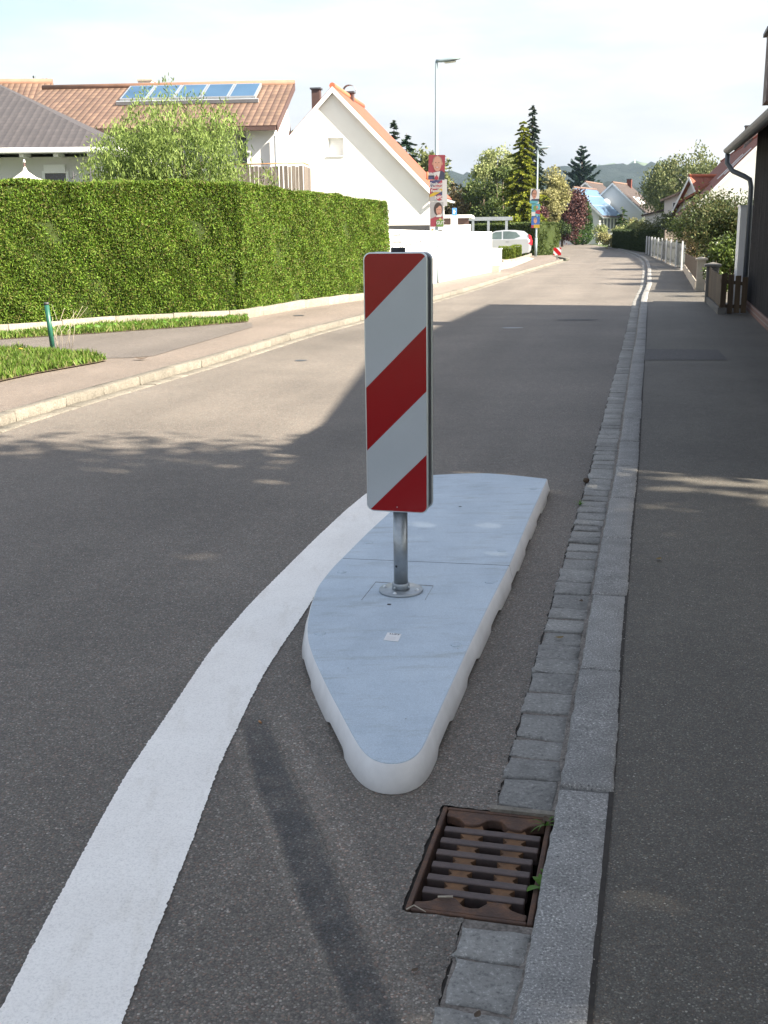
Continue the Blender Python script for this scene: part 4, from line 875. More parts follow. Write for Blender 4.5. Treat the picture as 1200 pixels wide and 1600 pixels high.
# grass strips
def grass(name, poly, z, n, hmax, label, soil='earth', seed=0, mat='grass blades'):
    r = np.random.default_rng(seed+9); P2 = np.array([(p.x, p.y) for p in poly]); lo, hi = P2.min(0), P2.max(0); out = []
    def inside(q):
        c = np.zeros(len(q), bool); j = len(P2)-1
        for i in range(len(P2)):
            a, b_ = P2[i], P2[j]; cond = ((a[1] > q[:, 1]) != (b_[1] > q[:, 1])); xi = (b_[0]-a[0])*(q[:, 1]-a[1])/(b_[1]-a[1]+1e-12)+a[0]; c ^= cond & (q[:, 0] < xi); j = i
        return c
    while sum(map(len, out)) < n: q = r.uniform(lo, hi, (n, 2)); out.append(q[inside(q)])
    q = np.concatenate(out)[:n]; dens = 0.5+0.5*np.sin(q[:, 0]*5.3+q[:, 1]*3.1)*np.sin(q[:, 1]*6.7-q[:, 0]*2.2); h = hmax*(0.3+0.7*r.uniform(0, 1, n)*(0.4+0.6*dens))
    A = unit(np.c_[r.normal(0, .42, (n, 2)), np.ones(n)]); C = np.c_[q, z+h*0.42]
    Bd = unit(np.cross(A, rand_dirs(n))); V, Fq = leaf_cards(C, A, Bd, h, 0.012*r.uniform(.6, 1.8, n)+0.004)
    me = np_mesh(V, Fq); tag(link(name, me, mat), label, 'grass', kind='stuff')
    tag(flat('soil', [(p.x, p.y) for p in poly], z, soil), kind='structure')
gp = [G(u, v, PZ) for u, v in ((-330, 640), (0, 597), (60, 584), (150, 568), (168, 564), (120, 556), (30, 549), (-100, 556), (-330, 580))]
grass('grass', gp, PZ+0.012, 24000, 0.16, 'patch of long green grass between driveway and left pavement', seed=1, mat='grass blades')
gp = [G(u, v, PZ) for u, v in ((-330, 548), (0, 531), (150, 521.5), (300, 511), (388, 503), (386, 496), (200, 505), (0, 522), (-330, 535))]
grass('grass', gp, PZ+0.006, 15000, 0.15, 'strip of grass at the foot of the pale hedge edging', seed=2)
# broad leaved weeds among the grass
r_ = np.random.default_rng(4); ws = []
t = r_.uniform(0, 1, 420); ue = -20 + 400*t; pts_ = [G(float(u), float(531-0.072*max(u, 0)-3), PZ) for u in ue]
C = np.array([(p.x+random.uniform(-.1, .1), p.y+random.uniform(-.1, .12), PZ+random.uniform(.02, .09)) for p in pts_]); A = unit(rand_dirs(len(C))*[1, 1, .4]+[0, 0, .25])
V, Fq = leaves_mesh(C, A, 0.09, 0.05); tag(link('weeds', np_mesh(V, Fq), 'weed leaves'), 'low broad leaved weeds growing along the hedge edging', 'weeds', kind='stuff')
# the green stake
gs = G(83, 547, PZ); st_ = empty('stake', gs, 0, 'thin dark green leaning metal stake standing in the grass patch', 'stake')
ztop = Zat(79, 476, gs.y)-PZ
m = MB(); m.tube([(0, 0, -0.02), (Xat(78.5, gs.y)-Xat(83, gs.y), 0, ztop)], 0.032, 12); m.build('post', 'green paint', st_)
m = MB(); m.tube([(Xat(78.5, gs.y)-Xat(83, gs.y), 0, ztop), (Xat(78.5, gs.y)-Xat(83, gs.y), 0, ztop+0.03)], 0.035, 12); m.build('cap', 'dark frame', st_)
# dry stalks beside it
random.seed(8); m = MB()
for k in range(9):
    b_ = G(random.uniform(88, 112), 548+random.uniform(-3, 4), PZ); m.tube([b_, b_+Vector((random.uniform(-.06, .12), 0, .25)), b_+Vector((random.uniform(-.12, .28), random.uniform(-.1, .1), random.uniform(.4, .62)))], [0.004, 0.003, 0.0015], 4)
tag(m.build('dry_stalks', 'cut branch wood'), 'thin pale dry grass stalks beside the green stake', 'dry grass', kind='stuff')

# ================================================================ HOUSE BUILDER
# local frame: x along the gable, y along the ridge, gable wall at y=0 facing -y
def house(name, loc, rz, W, Ln, eave, ridge, wall, roof, label, over=0.4, verge=0.3, th=0.14, base=0.0, wins=(), doors=(), chim=(), group=None, fascia='white paint', asym=0.0, gutter='zinc sheet', roofth=None):
    h = empty(name, loc, rz, label, 'house', group); m = MB(); w = W/2; ax = asym
    pr = [(-w, 0, base), (w, 0, base), (w, 0, eave), (ax, 0, ridge-0.10), (-w, 0, eave)]; m.extr(pr, (0, Ln, 0)); m.build('wall', wall, h)
    for sg in (-1, 1):
        run = w - sg*ax if sg > 0 else w + ax; run = abs(sg*w-ax); sl = (ridge-eave)/run; ex = over
        m = MB(); m.slab((sg*(w+ex), -verge, eave-sl*ex+th), (sg*(w+ex), Ln+verge, eave-sl*ex+th), (ax, Ln+verge, ridge+th), (ax, -verge, ridge+th), th*0.9)
        rf = m.build('roof', roof, h)
        m = MB(); gx = sg*(w+ex+0.06); gz = eave-sl*ex+0.03
        n = 7; arc = [(gx+0.075*math.cos(math.pi+math.pi*k/(n-1)), 0, gz+0.075*math.sin(math.pi+math.pi*k/(n-1))) for k in range(n)]
        arc += [(p[0]*0.0+gx+(p[0]-gx)*0.88, 0, gz+(p[2]-gz)*0.88) for p in arc[::-1]]
        m.extr([(p[0], -verge-0.05, p[2]) for p in arc], (0, Ln+2*verge+0.1, 0)); m.build('gutter', gutter, h)
        # verge board
        m = MB(); m.extr([(sg*(w+ex), -verge-0.03, eave-sl*ex-0.12), (ax, -verge-0.03, ridge-0.12), (ax, -verge-0.03, ridge+th*0.75), (sg*(w+ex), -verge-0.03, eave-sl*ex+th*0.75)], (0, 0.026, 0)); m.build('verge_board', fascia, h)
    m = MB(); m.tube([(ax, -verge-0.02, ridge+th+0.0), (ax, Ln+verge+0.02, ridge+th+0.0)], 0.11, 8); m.build('ridge_tiles', {'bright orange tiles': 'ridge bright', 'red tiles': 'ridge red'}.get(roof, 'ridge brown'), h)
    for c in chim: chimney(h, *c)
    for wv in wins: window(h, *wv)
    return h
def chimney(h, x, y, z0, z1, sx=0.5, sy=0.5, mat='brown metal', hood=False, cap='dark metal sheet'):
    m = MB(); m.box(x-sx/2, x+sx/2, y-sy/2, y+sy/2, z0, z1); c = m.build('chimney', mat, h)
    m = MB(); m.box(x-sx/2-0.05, x+sx/2+0.05, y-sy/2-0.05, y+sy/2+0.05, z1, z1+0.06); m.build('cap', cap, c)
    if hood:
        m = MB(); n = 9; a = [(x+0.26*math.cos(math.pi*k/(n-1)), y-sy/2, z1+0.10+0.22*math.sin(math.pi*k/(n-1))) for k in range(n)]
        a2 = [(x+0.24*math.cos(math.pi*k/(n-1)), y-sy/2, z1+0.10+0.20*math.sin(math.pi*k/(n-1))) for k in range(n)]
        m.extr(a+a2[::-1], (0, sy, 0)); m.build('hood', 'zinc sheet', c)
        for s in (-1, 1): m = MB(); m.box(x+s*0.245-0.015, x+s*0.245+0.015, y-0.02, y+0.02, z1+0.061, z1+0.12); m.build('hood_bracket', 'zinc sheet', c)
def window(h, face, a, z, w, hh_, frame='white paint', glass='glass dark', sill=True, div=0, rec=0.10, W=0, depth=0):
    """face: 'g' gable wall (y=0), 'r' wall at +x, 'l' wall at -x; a = centre along the wall, z = sill height"""
    def put(m, u0, u1, z0, z1, d0, d1):
        if face == 'g': m.box(u0, u1, -d1, -d0, z0, z1)
        elif face == 'r': m.box(W/2+d0, W/2+d1, u0, u1, z0, z1)
        else: m.box(-W/2-d1, -W/2-d0, u0, u1, z0, z1)
    m = MB(); t = 0.06
    put(m, a-w/2, a-w/2+t, z, z+hh_, 0.0, 0.03); put(m, a+w/2-t, a+w/2, z, z+hh_, 0.0, 0.03); put(m, a-w/2+t, a+w/2-t, z, z+t, 0.0, 0.03); put(m, a-w/2+t, a+w/2-t, z+hh_-t, z+hh_, 0.0, 0.03)
    for k in range(div): c = a-w/2+w*(k+1)/(div+1); put(m, c-t/2, c+t/2, z+t, z+hh_-t, 0.0, 0.03)
    o = m.build('window', frame, h)
    m = MB(); put(m, a-w/2+t*.9, a+w/2-t*.9, z+t*.9, z+hh_-t*.9, 0.002, 0.012); m.build('pane', glass, o)
    if sill: m = MB(); put(m, a-w/2-0.05, a+w/2+0.05, z-0.05, z-0.002, 0.0, 0.10); m.build('sill', 'concrete', o)
    return o

# ---- white gabled house, left of the road
d1 = 43.5; ap = D(522, 141, d1); SYW = -R(8.0)
Wd = 7.0; rdg = ap.z; ev = rdg - 3.55
wh = house('gabled_house', (ap.x, d1, 0), SYW, Wd, 6.4, ev, rdg, 'white plaster', 'bright orange tiles', 'white plastered house with steep gable and bright orange tiled roof behind the white garden wall', over=0.30, verge=0.36, wins=(), fascia='white paint', th=0.12)
def lxy(u, yl_):
    # gable-local x of the photo column u at local depth yl_
    for x in np.linspace(-4, 4, 801):
        wy = d1 + x*math.sin(SYW) + yl_*math.cos(SYW); wx_ = ap.x + x*math.cos(SYW) - yl_*math.sin(SYW)
        if wx_ >= Xat(u, wy): return float(x)
chimney(wh, lxy(499.5, 2.2), 2.2, rdg-2.2, Zat(499, 139.5, d1+2.2), 0.32, 0.34)
chimney(wh, lxy(550, 3.2), 3.2, rdg-1.6, Zat(550, 146, d1+3.2), 0.32, 0.34, hood=True)
# recessed gable window with closed white shutter
xw, zw = D(528, 229, d1), None
wx = (Xat(529, d1)-ap.x)/math.cos(SYW); wz0, wz1 = Zat(528, 243, d1), Zat(528, 216, d1)
def shutter_window(h, x, z0, z1, w):
    # a 12 cm outer leaf of the gable with a real opening in it
    pent = [(-Wd/2, 0), (Wd/2, 0), (Wd/2, ev), (0, rdg-0.10), (-Wd/2, ev)]; m = MB()
    for pc in (clip(pent, 1, 0, x-w/2), clip(pent, -1, 0, -(x+w/2)), clip(clip(clip(pent, -1, 0, -(x-w/2)), 1, 0, x+w/2), 0, 1, z0), clip(clip(clip(pent, -1, 0, -(x-w/2)), 1, 0, x+w/2), 0, -1, -z1)):
        m.extr([(p[0], -0.20, p[1]) for p in pc], (0, 0.1985, 0))
    o = m.build('gable_face', 'white plaster', h)
    m = MB(); m.box(x-w/2-0.03, x+w/2+0.03, -0.24, -0.201, z0-0.05, z0-0.005); m.build('window_sill', 'white plaster', h)
    m = MB()
    for k in range(8): zz = z0+(z1-z0)*k/8; m.box(x-w/2, x+w/2, -0.02, -0.003, zz+0.004, zz+(z1-z0)/8)
    m.build('shutter', 'white paint', h); return
    m = MB(); t = 0.07; m.box(x-w/2-t, x-w/2, -0.11, 0, z0-t, z1+t); m.box(x+w/2, x+w/2+t, -0.11, 0, z0-t, z1+t); m.box(x-w/2, x+w/2, -0.11, 0, z1, z1+t); m.box(x-w/2, x+w/2, -0.13, 0, z0-t, z0)
    o = m.build('window', 'white plaster', h)
    m = MB()
    for k in range(8): zz = z0+(z1-z0)*k/8; m.box(x-w/2, x+w/2, -0.022, -0.002, zz+0.004, zz+(z1-z0)/8)
    m.build('shutter', 'white paint', o)
shutter_window(wh, wx, wz0, wz1, 0.58)
m = MB(); rx_ = Wd/2+0.3; m.tube([(rx_+0.02, 0.1, ev-0.45), (Wd/2+0.1, 0.1, ev-0.8), (Wd/2+0.1, 0.1, 0)], 0.05, 8); m.build('downpipe', 'copper', wh)
m = MB(); m.tube([(Wd/2-0.3, 2.4, ev+0.2), (Wd/2-0.3, 2.4, ev+0.75)], 0.06, 8); m.build('vent_pipe', 'copper', wh)
# low lean-to roof at its foot
lt = G(640, 452, 0); zr0, zr1 = Zat(600, 350, 37), Zat(672, 353, 37)
sh = empty('lean_to_shed', (Xat(636, 37), 37, 0), SYW*0.6, 'low shed with a flat pale roof in front of the white gable', 'shed')
hw = Xat(672, 37)-Xat(636, 37)
m = MB(); m.box(-hw*1.2, hw, 0, 2.6, zr0-0.16, zr0-0.02); m.build('roof', 'cream plaster', sh)
m = MB(); m.box(-hw*1.2, hw, -0.05, -0.003, zr0-0.20, zr0-0.05); m.build('fascia', 'dark frame', sh)
m = MB(); m.box(-hw*1.1, hw-0.2, 0.3, 2.5, 0, zr0-0.165); m.build('wall', 'white plaster', sh)
for k in range(4): x = -0.15+0.35*k; m = MB(); m.box(x, x+0.22, 0.27, 0.298, zr0-0.42, zr0-0.2); m.build('window_pane', 'glass dark', sh)

# ---- long tiled house with solar collectors (ridge across the view)
d2 = 38.5; zr = Zat(260, 132, d2+4.0); ze = Zat(300, 197, d2-0.2); xr = Xat(441, d2+2)
# built with its own frame: x along the ridge
th_ = empty('tiled_house', (xr, d2, 0), R(-4.0), 'long house with an orange brown tiled roof carrying five blue solar collectors', 'house')
Ln2 = 9.1
m = MB(); m.box(-Ln2+0.5, -0.95, 0.45, 5.0, 0, ze-0.05); m.build('wall', 'grey plaster', th_)
m = MB(); m.box(-0.949, -0.02, 0.2, 3.0, 0, ze-0.05); m.build('gable_wing', 'white plaster', th_)
m = MB(); m.extr([(-0.25, 0.45, ze-0.05), (-0.25, 6.0, ze-0.05), (-0.25, 4.2, zr-0.2)], (-Ln2+0.9, 0, 0)); m.build('gable_wall', 'grey plaster', th_)
m = MB(); m.slab((-Ln2, -0.15, ze), (0.12, -0.15, ze), (0.12, 4.2, zr), (-Ln2, 4.2, zr), 0.16); m.build('roof', 'orange brown tiles', th_)
m = MB(); m.slab((-Ln2, 8.6, ze), (-1.3, 8.6, ze), (-1.3, 4.2, zr), (-Ln2, 4.2, zr), 0.16); m.build('roof', 'orange brown tiles', th_)
m = MB(); m.tube([(-Ln2, 4.2, zr+0.01), (0.14, 4.2, zr+0.01)], 0.12, 8); m.build('ridge_tiles', 'ridge orange', th_)
m = MB(); m.box(-Ln2, 0.1, -0.3, -0.16, ze-0.16, ze-0.04); m.build('gutter', 'brown metal', th_)
m = MB(); m.box(0.121, 0.15, -0.15, 8.4, ze-0.3, ze-0.1) if False else m.extr([(0.125, -0.16, ze-0.22), (0.125, 4.2, zr-0.22), (0.125, 4.2, zr+0.02), (0.125, -0.16, ze+0.02)], (0.03, 0, 0)); m.build('verge_board', 'brown metal', th_)
cx_ = Xat(222, d2+4)-xr; m = MB(); m.box(cx_-0.25, cx_+0.25, 4.25, 4.8, zr-0.3, Zat(222, 124, d2+4.2)); c = m.build('chimney', 'cream plaster', th_)
m = MB(); m.box(cx_-0.28, cx_+0.28, 4.2, 4.85, Zat(222, 124, d2+4.2)+0.002, Zat(222, 124, d2+4.2)+0.06); m.build('cap', 'concrete', c)
# second, stepped roof at far left
th2 = empty('tiled_house', (Xat(58, d2+3), d2+3.4, 0), R(4), 'piece of orange tiled roof stepped behind the far left end of the long tiled house', 'house')
z3 = Zat(30, 127, d2+7); m = MB(); m.slab((-9, -0.5, z3-2.6), (0.0, -0.5, z3-2.6), (0.05, 4, z3), (-9, 4, z3), 0.16); m.build('roof', 'orange brown tiles', th2)
m = MB(); m.box(-8.6, -0.3, 0.2, 6, 0, z3-2.4); m.build('wall', 'grey plaster', th2)
m = MB(); m.tube([(-9, 4, z3+.01), (0.05, 4, z3+.01)], 0.12, 8); m.build('ridge_tiles', 'ridge orange', th2)
# collectors lie on the roof plane, raised
sl = (zr-ze)/4.35; nrm = Vector((0, -sl, 1)).normalized(); upv = Vector((0, 1, sl)).normalized()
solar, nt, b = newmat('collector glass'); v = objco(nt)
c1 = ramp(nt, noise(nt, v, 0.6, 3), [(0.3, (0.03, 0.075, 0.14)), (0.7, (0.05, 0.11, 0.19))])
nt.links.new(c1, b.inputs['Base Color']); b.inputs['Roughness'].default_value = 0.45; MATS['collector glass'] = solar
u0s, u1s = 193, 402; X0 = Xat(u0s, d2+2.6)-xr; X1 = Xat(u1s, d2+2.6)-xr; pw = (X1-X0)/5
for k in range(5):
    c = Vector((X0+pw*(k+0.5), 0, ze)) + upv*3.35 + nrm*0.14 + Vector((0, -0.15, 0))
    m = MB(); m.obox(c, (1, 0, 0), upv, nrm, pw/2-0.01, 0.78, 0.06); fr = m.build('solar_collector', 'aluminium', th_)
    m = MB(); m.obox(c+nrm*0.062, (1, 0, 0), upv, nrm, pw/2-0.07, 0.71, 0.004); m.build('glass', 'collector glass', fr)
m = MB(); c = Vector(((X0+X1)/2, -0.15, ze)) + upv*2.5 + nrm*0.08; m.obox(c, (1, 0, 0), upv, nrm, (X1-X0)/2+0.1, 0.05, 0.06); m.build('collector_rail', 'zinc sheet', th_)
# balcony door and balcony
dx0, dx1 = Xat(376, d2)-xr, Xat(408, d2)-xr; zd0, zd1 = Zat(390, 262, d2), Zat(390, 216, d2)
m = MB(); m.box(dx0-0.07, dx0, 0.40, 0.449, zd0, zd1); m.box(dx1, dx1+0.07, 0.40, 0.449, zd0, zd1); m.box(dx0-0.07, dx1+0.07, 0.40, 0.449, zd1+0.001, zd1+0.07); bd_ = m.build('balcony_door', 'dark frame', th_)
m = MB(); m.box(dx0+0.001, dx1-0.001, 0.42, 0.447, zd0, zd1); m.build('pane', 'glass dark', bd_)
bx0, bx1 = Xat(352, d2-1)-xr, Xat(482, d2-1)-xr; zb0, zb1 = Zat(420, 305, d2-1.2), Zat(420, 259, d2-1.2)
bal = MB(); bal.box(bx0, bx1, -1.3, 0.35, zb0-0.1, zb0); balo = bal.build('balcony', 'concrete', th_)
random.seed(21); m = MB(); x = bx0
while x < bx1-0.05:
    w = random.uniform(0.07, 0.13); m.obox((x+w/2, -1.33+random.uniform(-.008, .008), (zb0+zb1)/2+random.uniform(-.03, .02)), (1, 0, random.uniform(-.015, .015)), (0, 1, 0), (0, 0, 1), w/2, 0.011, (zb1-zb0)/2-0.03); x += w+random.uniform(0.006, 0.03)
m.build('board_railing', 'grey boards', balo)
m = MB()
y = -1.3
while y < 0.2: m.obox((bx1+0.03, y+0.05, (zb0+zb1)/2), (1, 0, 0), (0, 1, 0), (0, 0, 1), 0.011, 0.045, (zb1-zb0)/2-0.03); y += 0.11
m.build('board_railing', 'grey boards', balo)
m = MB(); m.tube([(bx0, -1.28, zb1+0.04), (bx1, -1.28, zb1+0.07), (bx1, 0.1, zb1+0.07)], 0.022, 6); m.build('handrail', 'copper', balo)
m = MB(); m.tube([(0.05, 0.05, ze-0.3), (0.05, 0.05, 0)], 0.06, 8); m.build('downpipe', 'zinc sheet', th_)
# house peeking between the two
pk = D(466, 232, 56); t3 = empty('tiled_house', (pk.x, 56, 0), R(-8), 'dark brown roof with a small chimney peeking out left of the white gable', 'house')
z4 = Zat(466, 218, 56); m = MB(); m.slab((-1.2, -1.5, z4-2.3), (1.5, -1.5, z4-2.3), (1.5, 1.5, z4), (-1.2, 1.5, z4), 0.15); m.build('roof', 'brown tiles', t3)
m = MB(); m.box(-1.0, 1.4, -1.0, 4, 0, z4-2.2); m.build('wall', 'white plaster', t3); chimney(t3, 0.15, 0.6, z4-1.4, Zat(468, 200, 56), 0.5, 0.5)

# ---- bungalow with the dark hipped roof (far left)
d3 = 25.0; c0 = D(187, 231, d3); ze3 = c0.z; bg = empty('bungalow', (c0.x, d3, 0), R(1.5), 'white bungalow with a dark grey hipped roof and white gutter behind the hedge', 'bungalow')
sl3 = 0.485; Wb = 9.0; Lb = 12.0
def hip(m, x1, ya, Wb, Lb, z, s, th):
    # eave corners: (x1,0) (x1-Lb,0) (x1-Lb,Wb) (x1,Wb)
    r = Wb/2; a, b_, c, d_ = (x1, 0, z), (x1-Lb, 0, z), (x1-Lb, Wb, z), (x1, Wb, z); e, f = (x1-r, r, z+r*s), (x1-Lb+r, r, z+r*s)
    for q in ((a, b_, f, e), (b_, c, f), (c, d_, e, f), (d_, a, e)):
        o = len(m.f); P3 = [Vector(p) for p in q]; n = (P3[1]-P3[0]).cross(P3[2]-P3[0]).normalized(); n = n if n.z > 0 else -n; ee = (P3[1]-P3[0]).normalized(); w = n.cross(ee)
        m.add(P3, [tuple(range(len(P3)))]); m.uv[o] = [((p-P3[0]).dot(ee), (p-P3[0]).dot(w)) for p in P3]
m = MB(); hip(m, 0, 0, Wb, Lb, ze3+0.03, sl3, .1); m.build('roof', 'dark grey tiles', bg)
m = MB(); m.box(-Lb+0.6, -0.6, 0.6, Wb-0.6, 0, ze3-0.13); m.build('wall', 'white plaster', bg)
m = MB(); m.box(-Lb, 0, 0, Wb, ze3-0.06, ze3+0.025); m.build('soffit', 'white paint', bg)
m = MB(); m.box(-Lb, 0.02, -0.14, -0.003, ze3-0.10, ze3+0.01); m.build('gutter', 'zinc sheet pale', bg, bevel=0.03, bseg=3)
x = -Lb+0.5
while x < -0.2: m = MB(); m.box(x, x+0.1, 0.02, 0.6, ze3-0.16, ze3-0.062); m.build('rafter_end', 'white paint', bg); x += 0.72
wx0, wx1 = Xat(80, d3+.6)-c0.x, Xat(112, d3+.6)-c0.x; wz = Zat(96, 271, d3+.6)
m = MB(); m.box(wx0-0.06, wx0, 0.56, 0.599, wz-1.0, wz+0.05); m.box(wx1, wx1+0.06, 0.56, 0.599, wz-1.0, wz+0.05); m.box(wx0, wx1, 0.50, 0.599, wz, wz+0.18); wo = m.build('window', 'white paint', bg)
m = MB(); m.box(wx0, wx1, 0.575, 0.598, wz-1.0, wz); m.build('pane', 'glass dark', wo)
# parasol peak and garden finials above the hedge
px = Xat(47, 22.5); pz = Zat(47, 259, 22.5); pa = empty('parasol', (px, 22.5, 0), 0, 'tip of a pale garden parasol showing above the hedge at far left', 'parasol')
m = MB(); n = 12; prf = [(0.02, pz-0.02), (0.05, pz-0.10), (0.22, pz-0.22), (0.6, pz-0.34), (1.2, pz-0.5)]
vs = [(r*math.cos(2*math.pi*k/n), r*math.sin(2*math.pi*k/n), z) for r, z in prf for k in range(n)]; m.add(vs, [(i*n+k, i*n+(k+1) % n, (i+1)*n+(k+1) % n, (i+1)*n+k) for i in range(4) for k in range(n)]); m.build('canopy', 'cream plaster', pa)
m = MB(); m.tube([(0, 0, 0), (0, 0, pz+0.06)], 0.018, 8); m.build('pole', 'brown metal', pa)
m = MB(); m.tube([(0, 0, pz+0.061), (0, 0, pz+0.12)], [0.03, 0.012], 8); m.build('finial', 'zinc sheet pale', pa)
for k, (u, vt, lab) in enumerate(((121, 268, 'thin dark garden rod with a crossbar above the hedge right of the bungalow window'), (148, 262, 'thin dark finial pole above the hedge just left of the willow'), (11, 278, 'short dark rod above the hedge at the far left edge'))):
    X = Xat(u, 22); zt_ = Zat(u, vt, 22); g_ = empty('garden_rod', (X, 22, 0), 0, lab, 'garden rod')
    m = MB(); m.tube([(0, 0, 0), (0, 0, zt_)], 0.012, 6); m.build('rod', 'dark frame', g_)
    m = MB(); m.tube([(-0.05, 0, zt_-0.14), (0.06, 0, zt_-0.05)], 0.009, 5); m.build('crossbar', 'dark frame', g_)

# ================================================================ LEFT SIDE TREES
L_ = lambda u, d: (Xat(u, d), d, 0)
broad_tree(L_(285, 23.5), Zat(285, 152, 23.5), 1.6, 1.4, 1.2, 'willow leaves', 30000, 0.10, 'corkscrew willow with curly light green drooping foliage behind the hedge', nclump=46, droop=1.1, strands=620, seed=3, name='willow_tree', trunk_r=0.09, asp=0.24)
broad_tree(L_(205, 23.0), Zat(205, 218, 23.0), 0.85, 0.8, 1.4, 'willow leaves', 9000, 0.10, 'lower outer part of curly light green willow growth left of the main willow', nclump=20, droop=1.0, strands=220, seed=4, name='willow_shrub', trunk_r=0.04, asp=0.24)
broad_tree(L_(72, 60), Zat(72, 114, 60), 1.35, 1.3, 4.0, 'birch leaves', 2600, 0.17, 'birch crown tip showing above the stepped orange roof', nclump=18, droop=1.0, strands=110, seed=5, name='birch_tree', bark='pale bark')
broad_tree(L_(123, 60), Zat(123, 127, 60), 0.6, 0.6, 5.0, 'birch leaves', 600, 0.17, 'tiny treetop just above the tiled ridge right of the birch tip', nclump=8, seed=6)
broad_tree(L_(468, 75), Zat(468, 184, 75), 1.6, 1.5, 3.5, 'mid green leaves', 2600, 0.28, 'hazy round treetop between the tiled house and the white gable', nclump=16, seed=7)
conifer(L_(617, 62), Zat(617, 188, 62), 0.85, 3.0, 'dark spruce needles', 3000, 0.30, 'slim dark spruce tip rising behind the orange roof of the white house', seed=1, tiers=18)
conifer(L_(636, 66), Zat(636, 208, 66), 1.6, 3.0, 'fir needles', 3500, 0.34, 'broader dark blue green conifer right of the slim spruce tip', seed=2, tiers=16, irr=0.35)
broad_tree(L_(662, 70), Zat(662, 229, 70), 2.0, 1.8, 2.0, 'birch leaves', 5000, 0.24, 'grey green tree between the orange roof and the first lamp', nclump=20, seed=8)
# behind the white carport and pergola
conifer(L_(708, 92), Zat(708, 280, 92), 2.2, 1.0, 'olive leaves', 3600, 0.34, 'brownish drooping tree left of the tall dark evergreens', seed=3, tiers=14, droop=0.7, irr=0.4)
broad_tree(L_(722, 84), Zat(722, 288, 84), 2.6, 2.2, 0.6, 'brownish leaves', 7000, 0.24, 'wide brownish weeping shrub tree behind the white carport', nclump=24, seed=9, droop=1.6, strands=260)
broad_tree(L_(757, 82), Zat(757, 268, 82), 2.1, 2.0, 0.3, 'mid green leaves', 9000, 0.22, 'dark rounded evergreen tree behind the pergola', nclump=26, seed=10)
broad_tree(L_(775, 90), Zat(773, 222, 90), 2.2, 2.0, 2.5, 'pale green leaves', 8000, 0.22, 'pale yellow green feathery tree left of the tall golden conifer', nclump=34, seed=11, droop=0.6)
broad_tree(L_(784, 80), Zat(784, 255, 80), 1.7, 1.6, 0.0, 'mid green leaves', 9000, 0.2, 'mid green drooping evergreen hugging the golden conifer', nclump=24, seed=12, droop=0.8)
conifer(L_(815, 76), Zat(816, 190, 76), 1.75, 0.0, 'yellow conifer needles', 44000, 0.22, 'tall golden green cypress beside the second street lamp', seed=4, tiers=46, droop=0.35, power=0.66, name='golden_cypress', irr=0.3, asp=0.5)
conifer(L_(829, 92), Zat(827, 162, 92), 1.15, 4.0, 'dark spruce needles', 7000, 0.30, 'very tall narrow dark spruce rising above the golden cypress', seed=5, tiers=30, power=0.55, droop=0.6, irr=0.25)
broad_tree(L_(853, 98), Zat(853, 252, 98), 2.0, 2.0, 2.0, 'yellow leaves', 9000, 0.24, 'pale yellow leaved tree right of the second street lamp', nclump=34, seed=13)
broad_tree(L_(846, 90), Zat(848, 290, 90), 1.6, 1.5, 0.5, 'yellow leaves', 5000, 0.22, 'lower yellowish shrub tree under the pale yellow tree', nclump=20, seed=14)
broad_tree(L_(838, 88), Zat(840, 312, 88), 1.1, 1.2, 0.0, 'purple leaves', 3000, 0.2, 'brownish purple shrub behind the posters of the second lamp', nclump=14, seed=15)
broad_tree(L_(880, 104), Zat(878, 283, 104), 2.4, 2.2, 0.2, 'purple leaves', 12000, 0.24, 'dark purple leaved tree at the bend of the road', nclump=34, seed=16, name='purple_tree')
broad_tree(L_(858, 100), Zat(860, 335, 100), 1.8, 1.8, 0.0, 'dark green leaves', 5000, 0.24, 'very dark shrub mass below the yellow tree at the bend', nclump=16, seed=17)
columnar(L_(901, 112), Zat(900, 304, 112), 0.75, 'bright thuja leaves', 4000, 0.2, 'left of the two green columnar thujas at the bend', seed=1, group=None)
columnar(L_(911, 114), Zat(910, 303, 114), 0.95, 'bright thuja leaves', 4500, 0.2, 'right and wider of the two green columnar thujas at the bend', seed=2)
broad_tree(L_(922, 118), Zat(922, 318, 118), 1.1, 1.1, 0.2, 'olive leaves', 2600, 0.24, 'loose olive green shrub between the thujas and the far lamp', nclump=14, seed=18)
conifer(L_(906, 190), Zat(906, 230, 190), 4.3, 2.5, 'fir needles', 22000, 0.6, 'big dark fir with upswept branches standing alone before the hills', seed=6, tiers=22, droop=0.0, up=0.42, power=0.75, irr=0.22, name='fir_tree')
broad_tree(L_(890, 120), Zat(890, 352, 120), 3.4, 1.5, 0.0, 'dark green leaves', 6000, 0.25, 'low dark shrubbery behind the wall at the bend', nclump=20, seed=19, trunk=False)
broad_tree(L_(1068, 118), Zat(1070, 236, 118), 4.3, 4.0, 3.0, 'birch leaves', 15000, 0.28, 'big grey green birch behind the white house on the right', nclump=60, droop=2.6, strands=700, seed=20, name='birch_tree', bark='pale bark')
broad_tree(L_(1104, 112), Zat(1100, 252, 112), 1.8, 2.0, 3.0, 'birch leaves', 4500, 0.28, 'right shoulder of birch growth beside the red roof', nclump=26, droop=2.0, strands=200, seed=21, name='birch_tree', bark='pale bark')
broad_tree(L_(1032, 135), Zat(1035, 272, 135), 3.0, 2.5, 1.0, 'mid green leaves', 5000, 0.34, 'dark green tree below the left side of the big birch', nclump=22, seed=22)
broad_tree(L_(1018, 150), Zat(1018, 300, 150), 4.0, 2.5, 1.0, 'dark green leaves', 4000, 0.36, 'dark trees behind the brown roofs in the distance', nclump=18, seed=23)

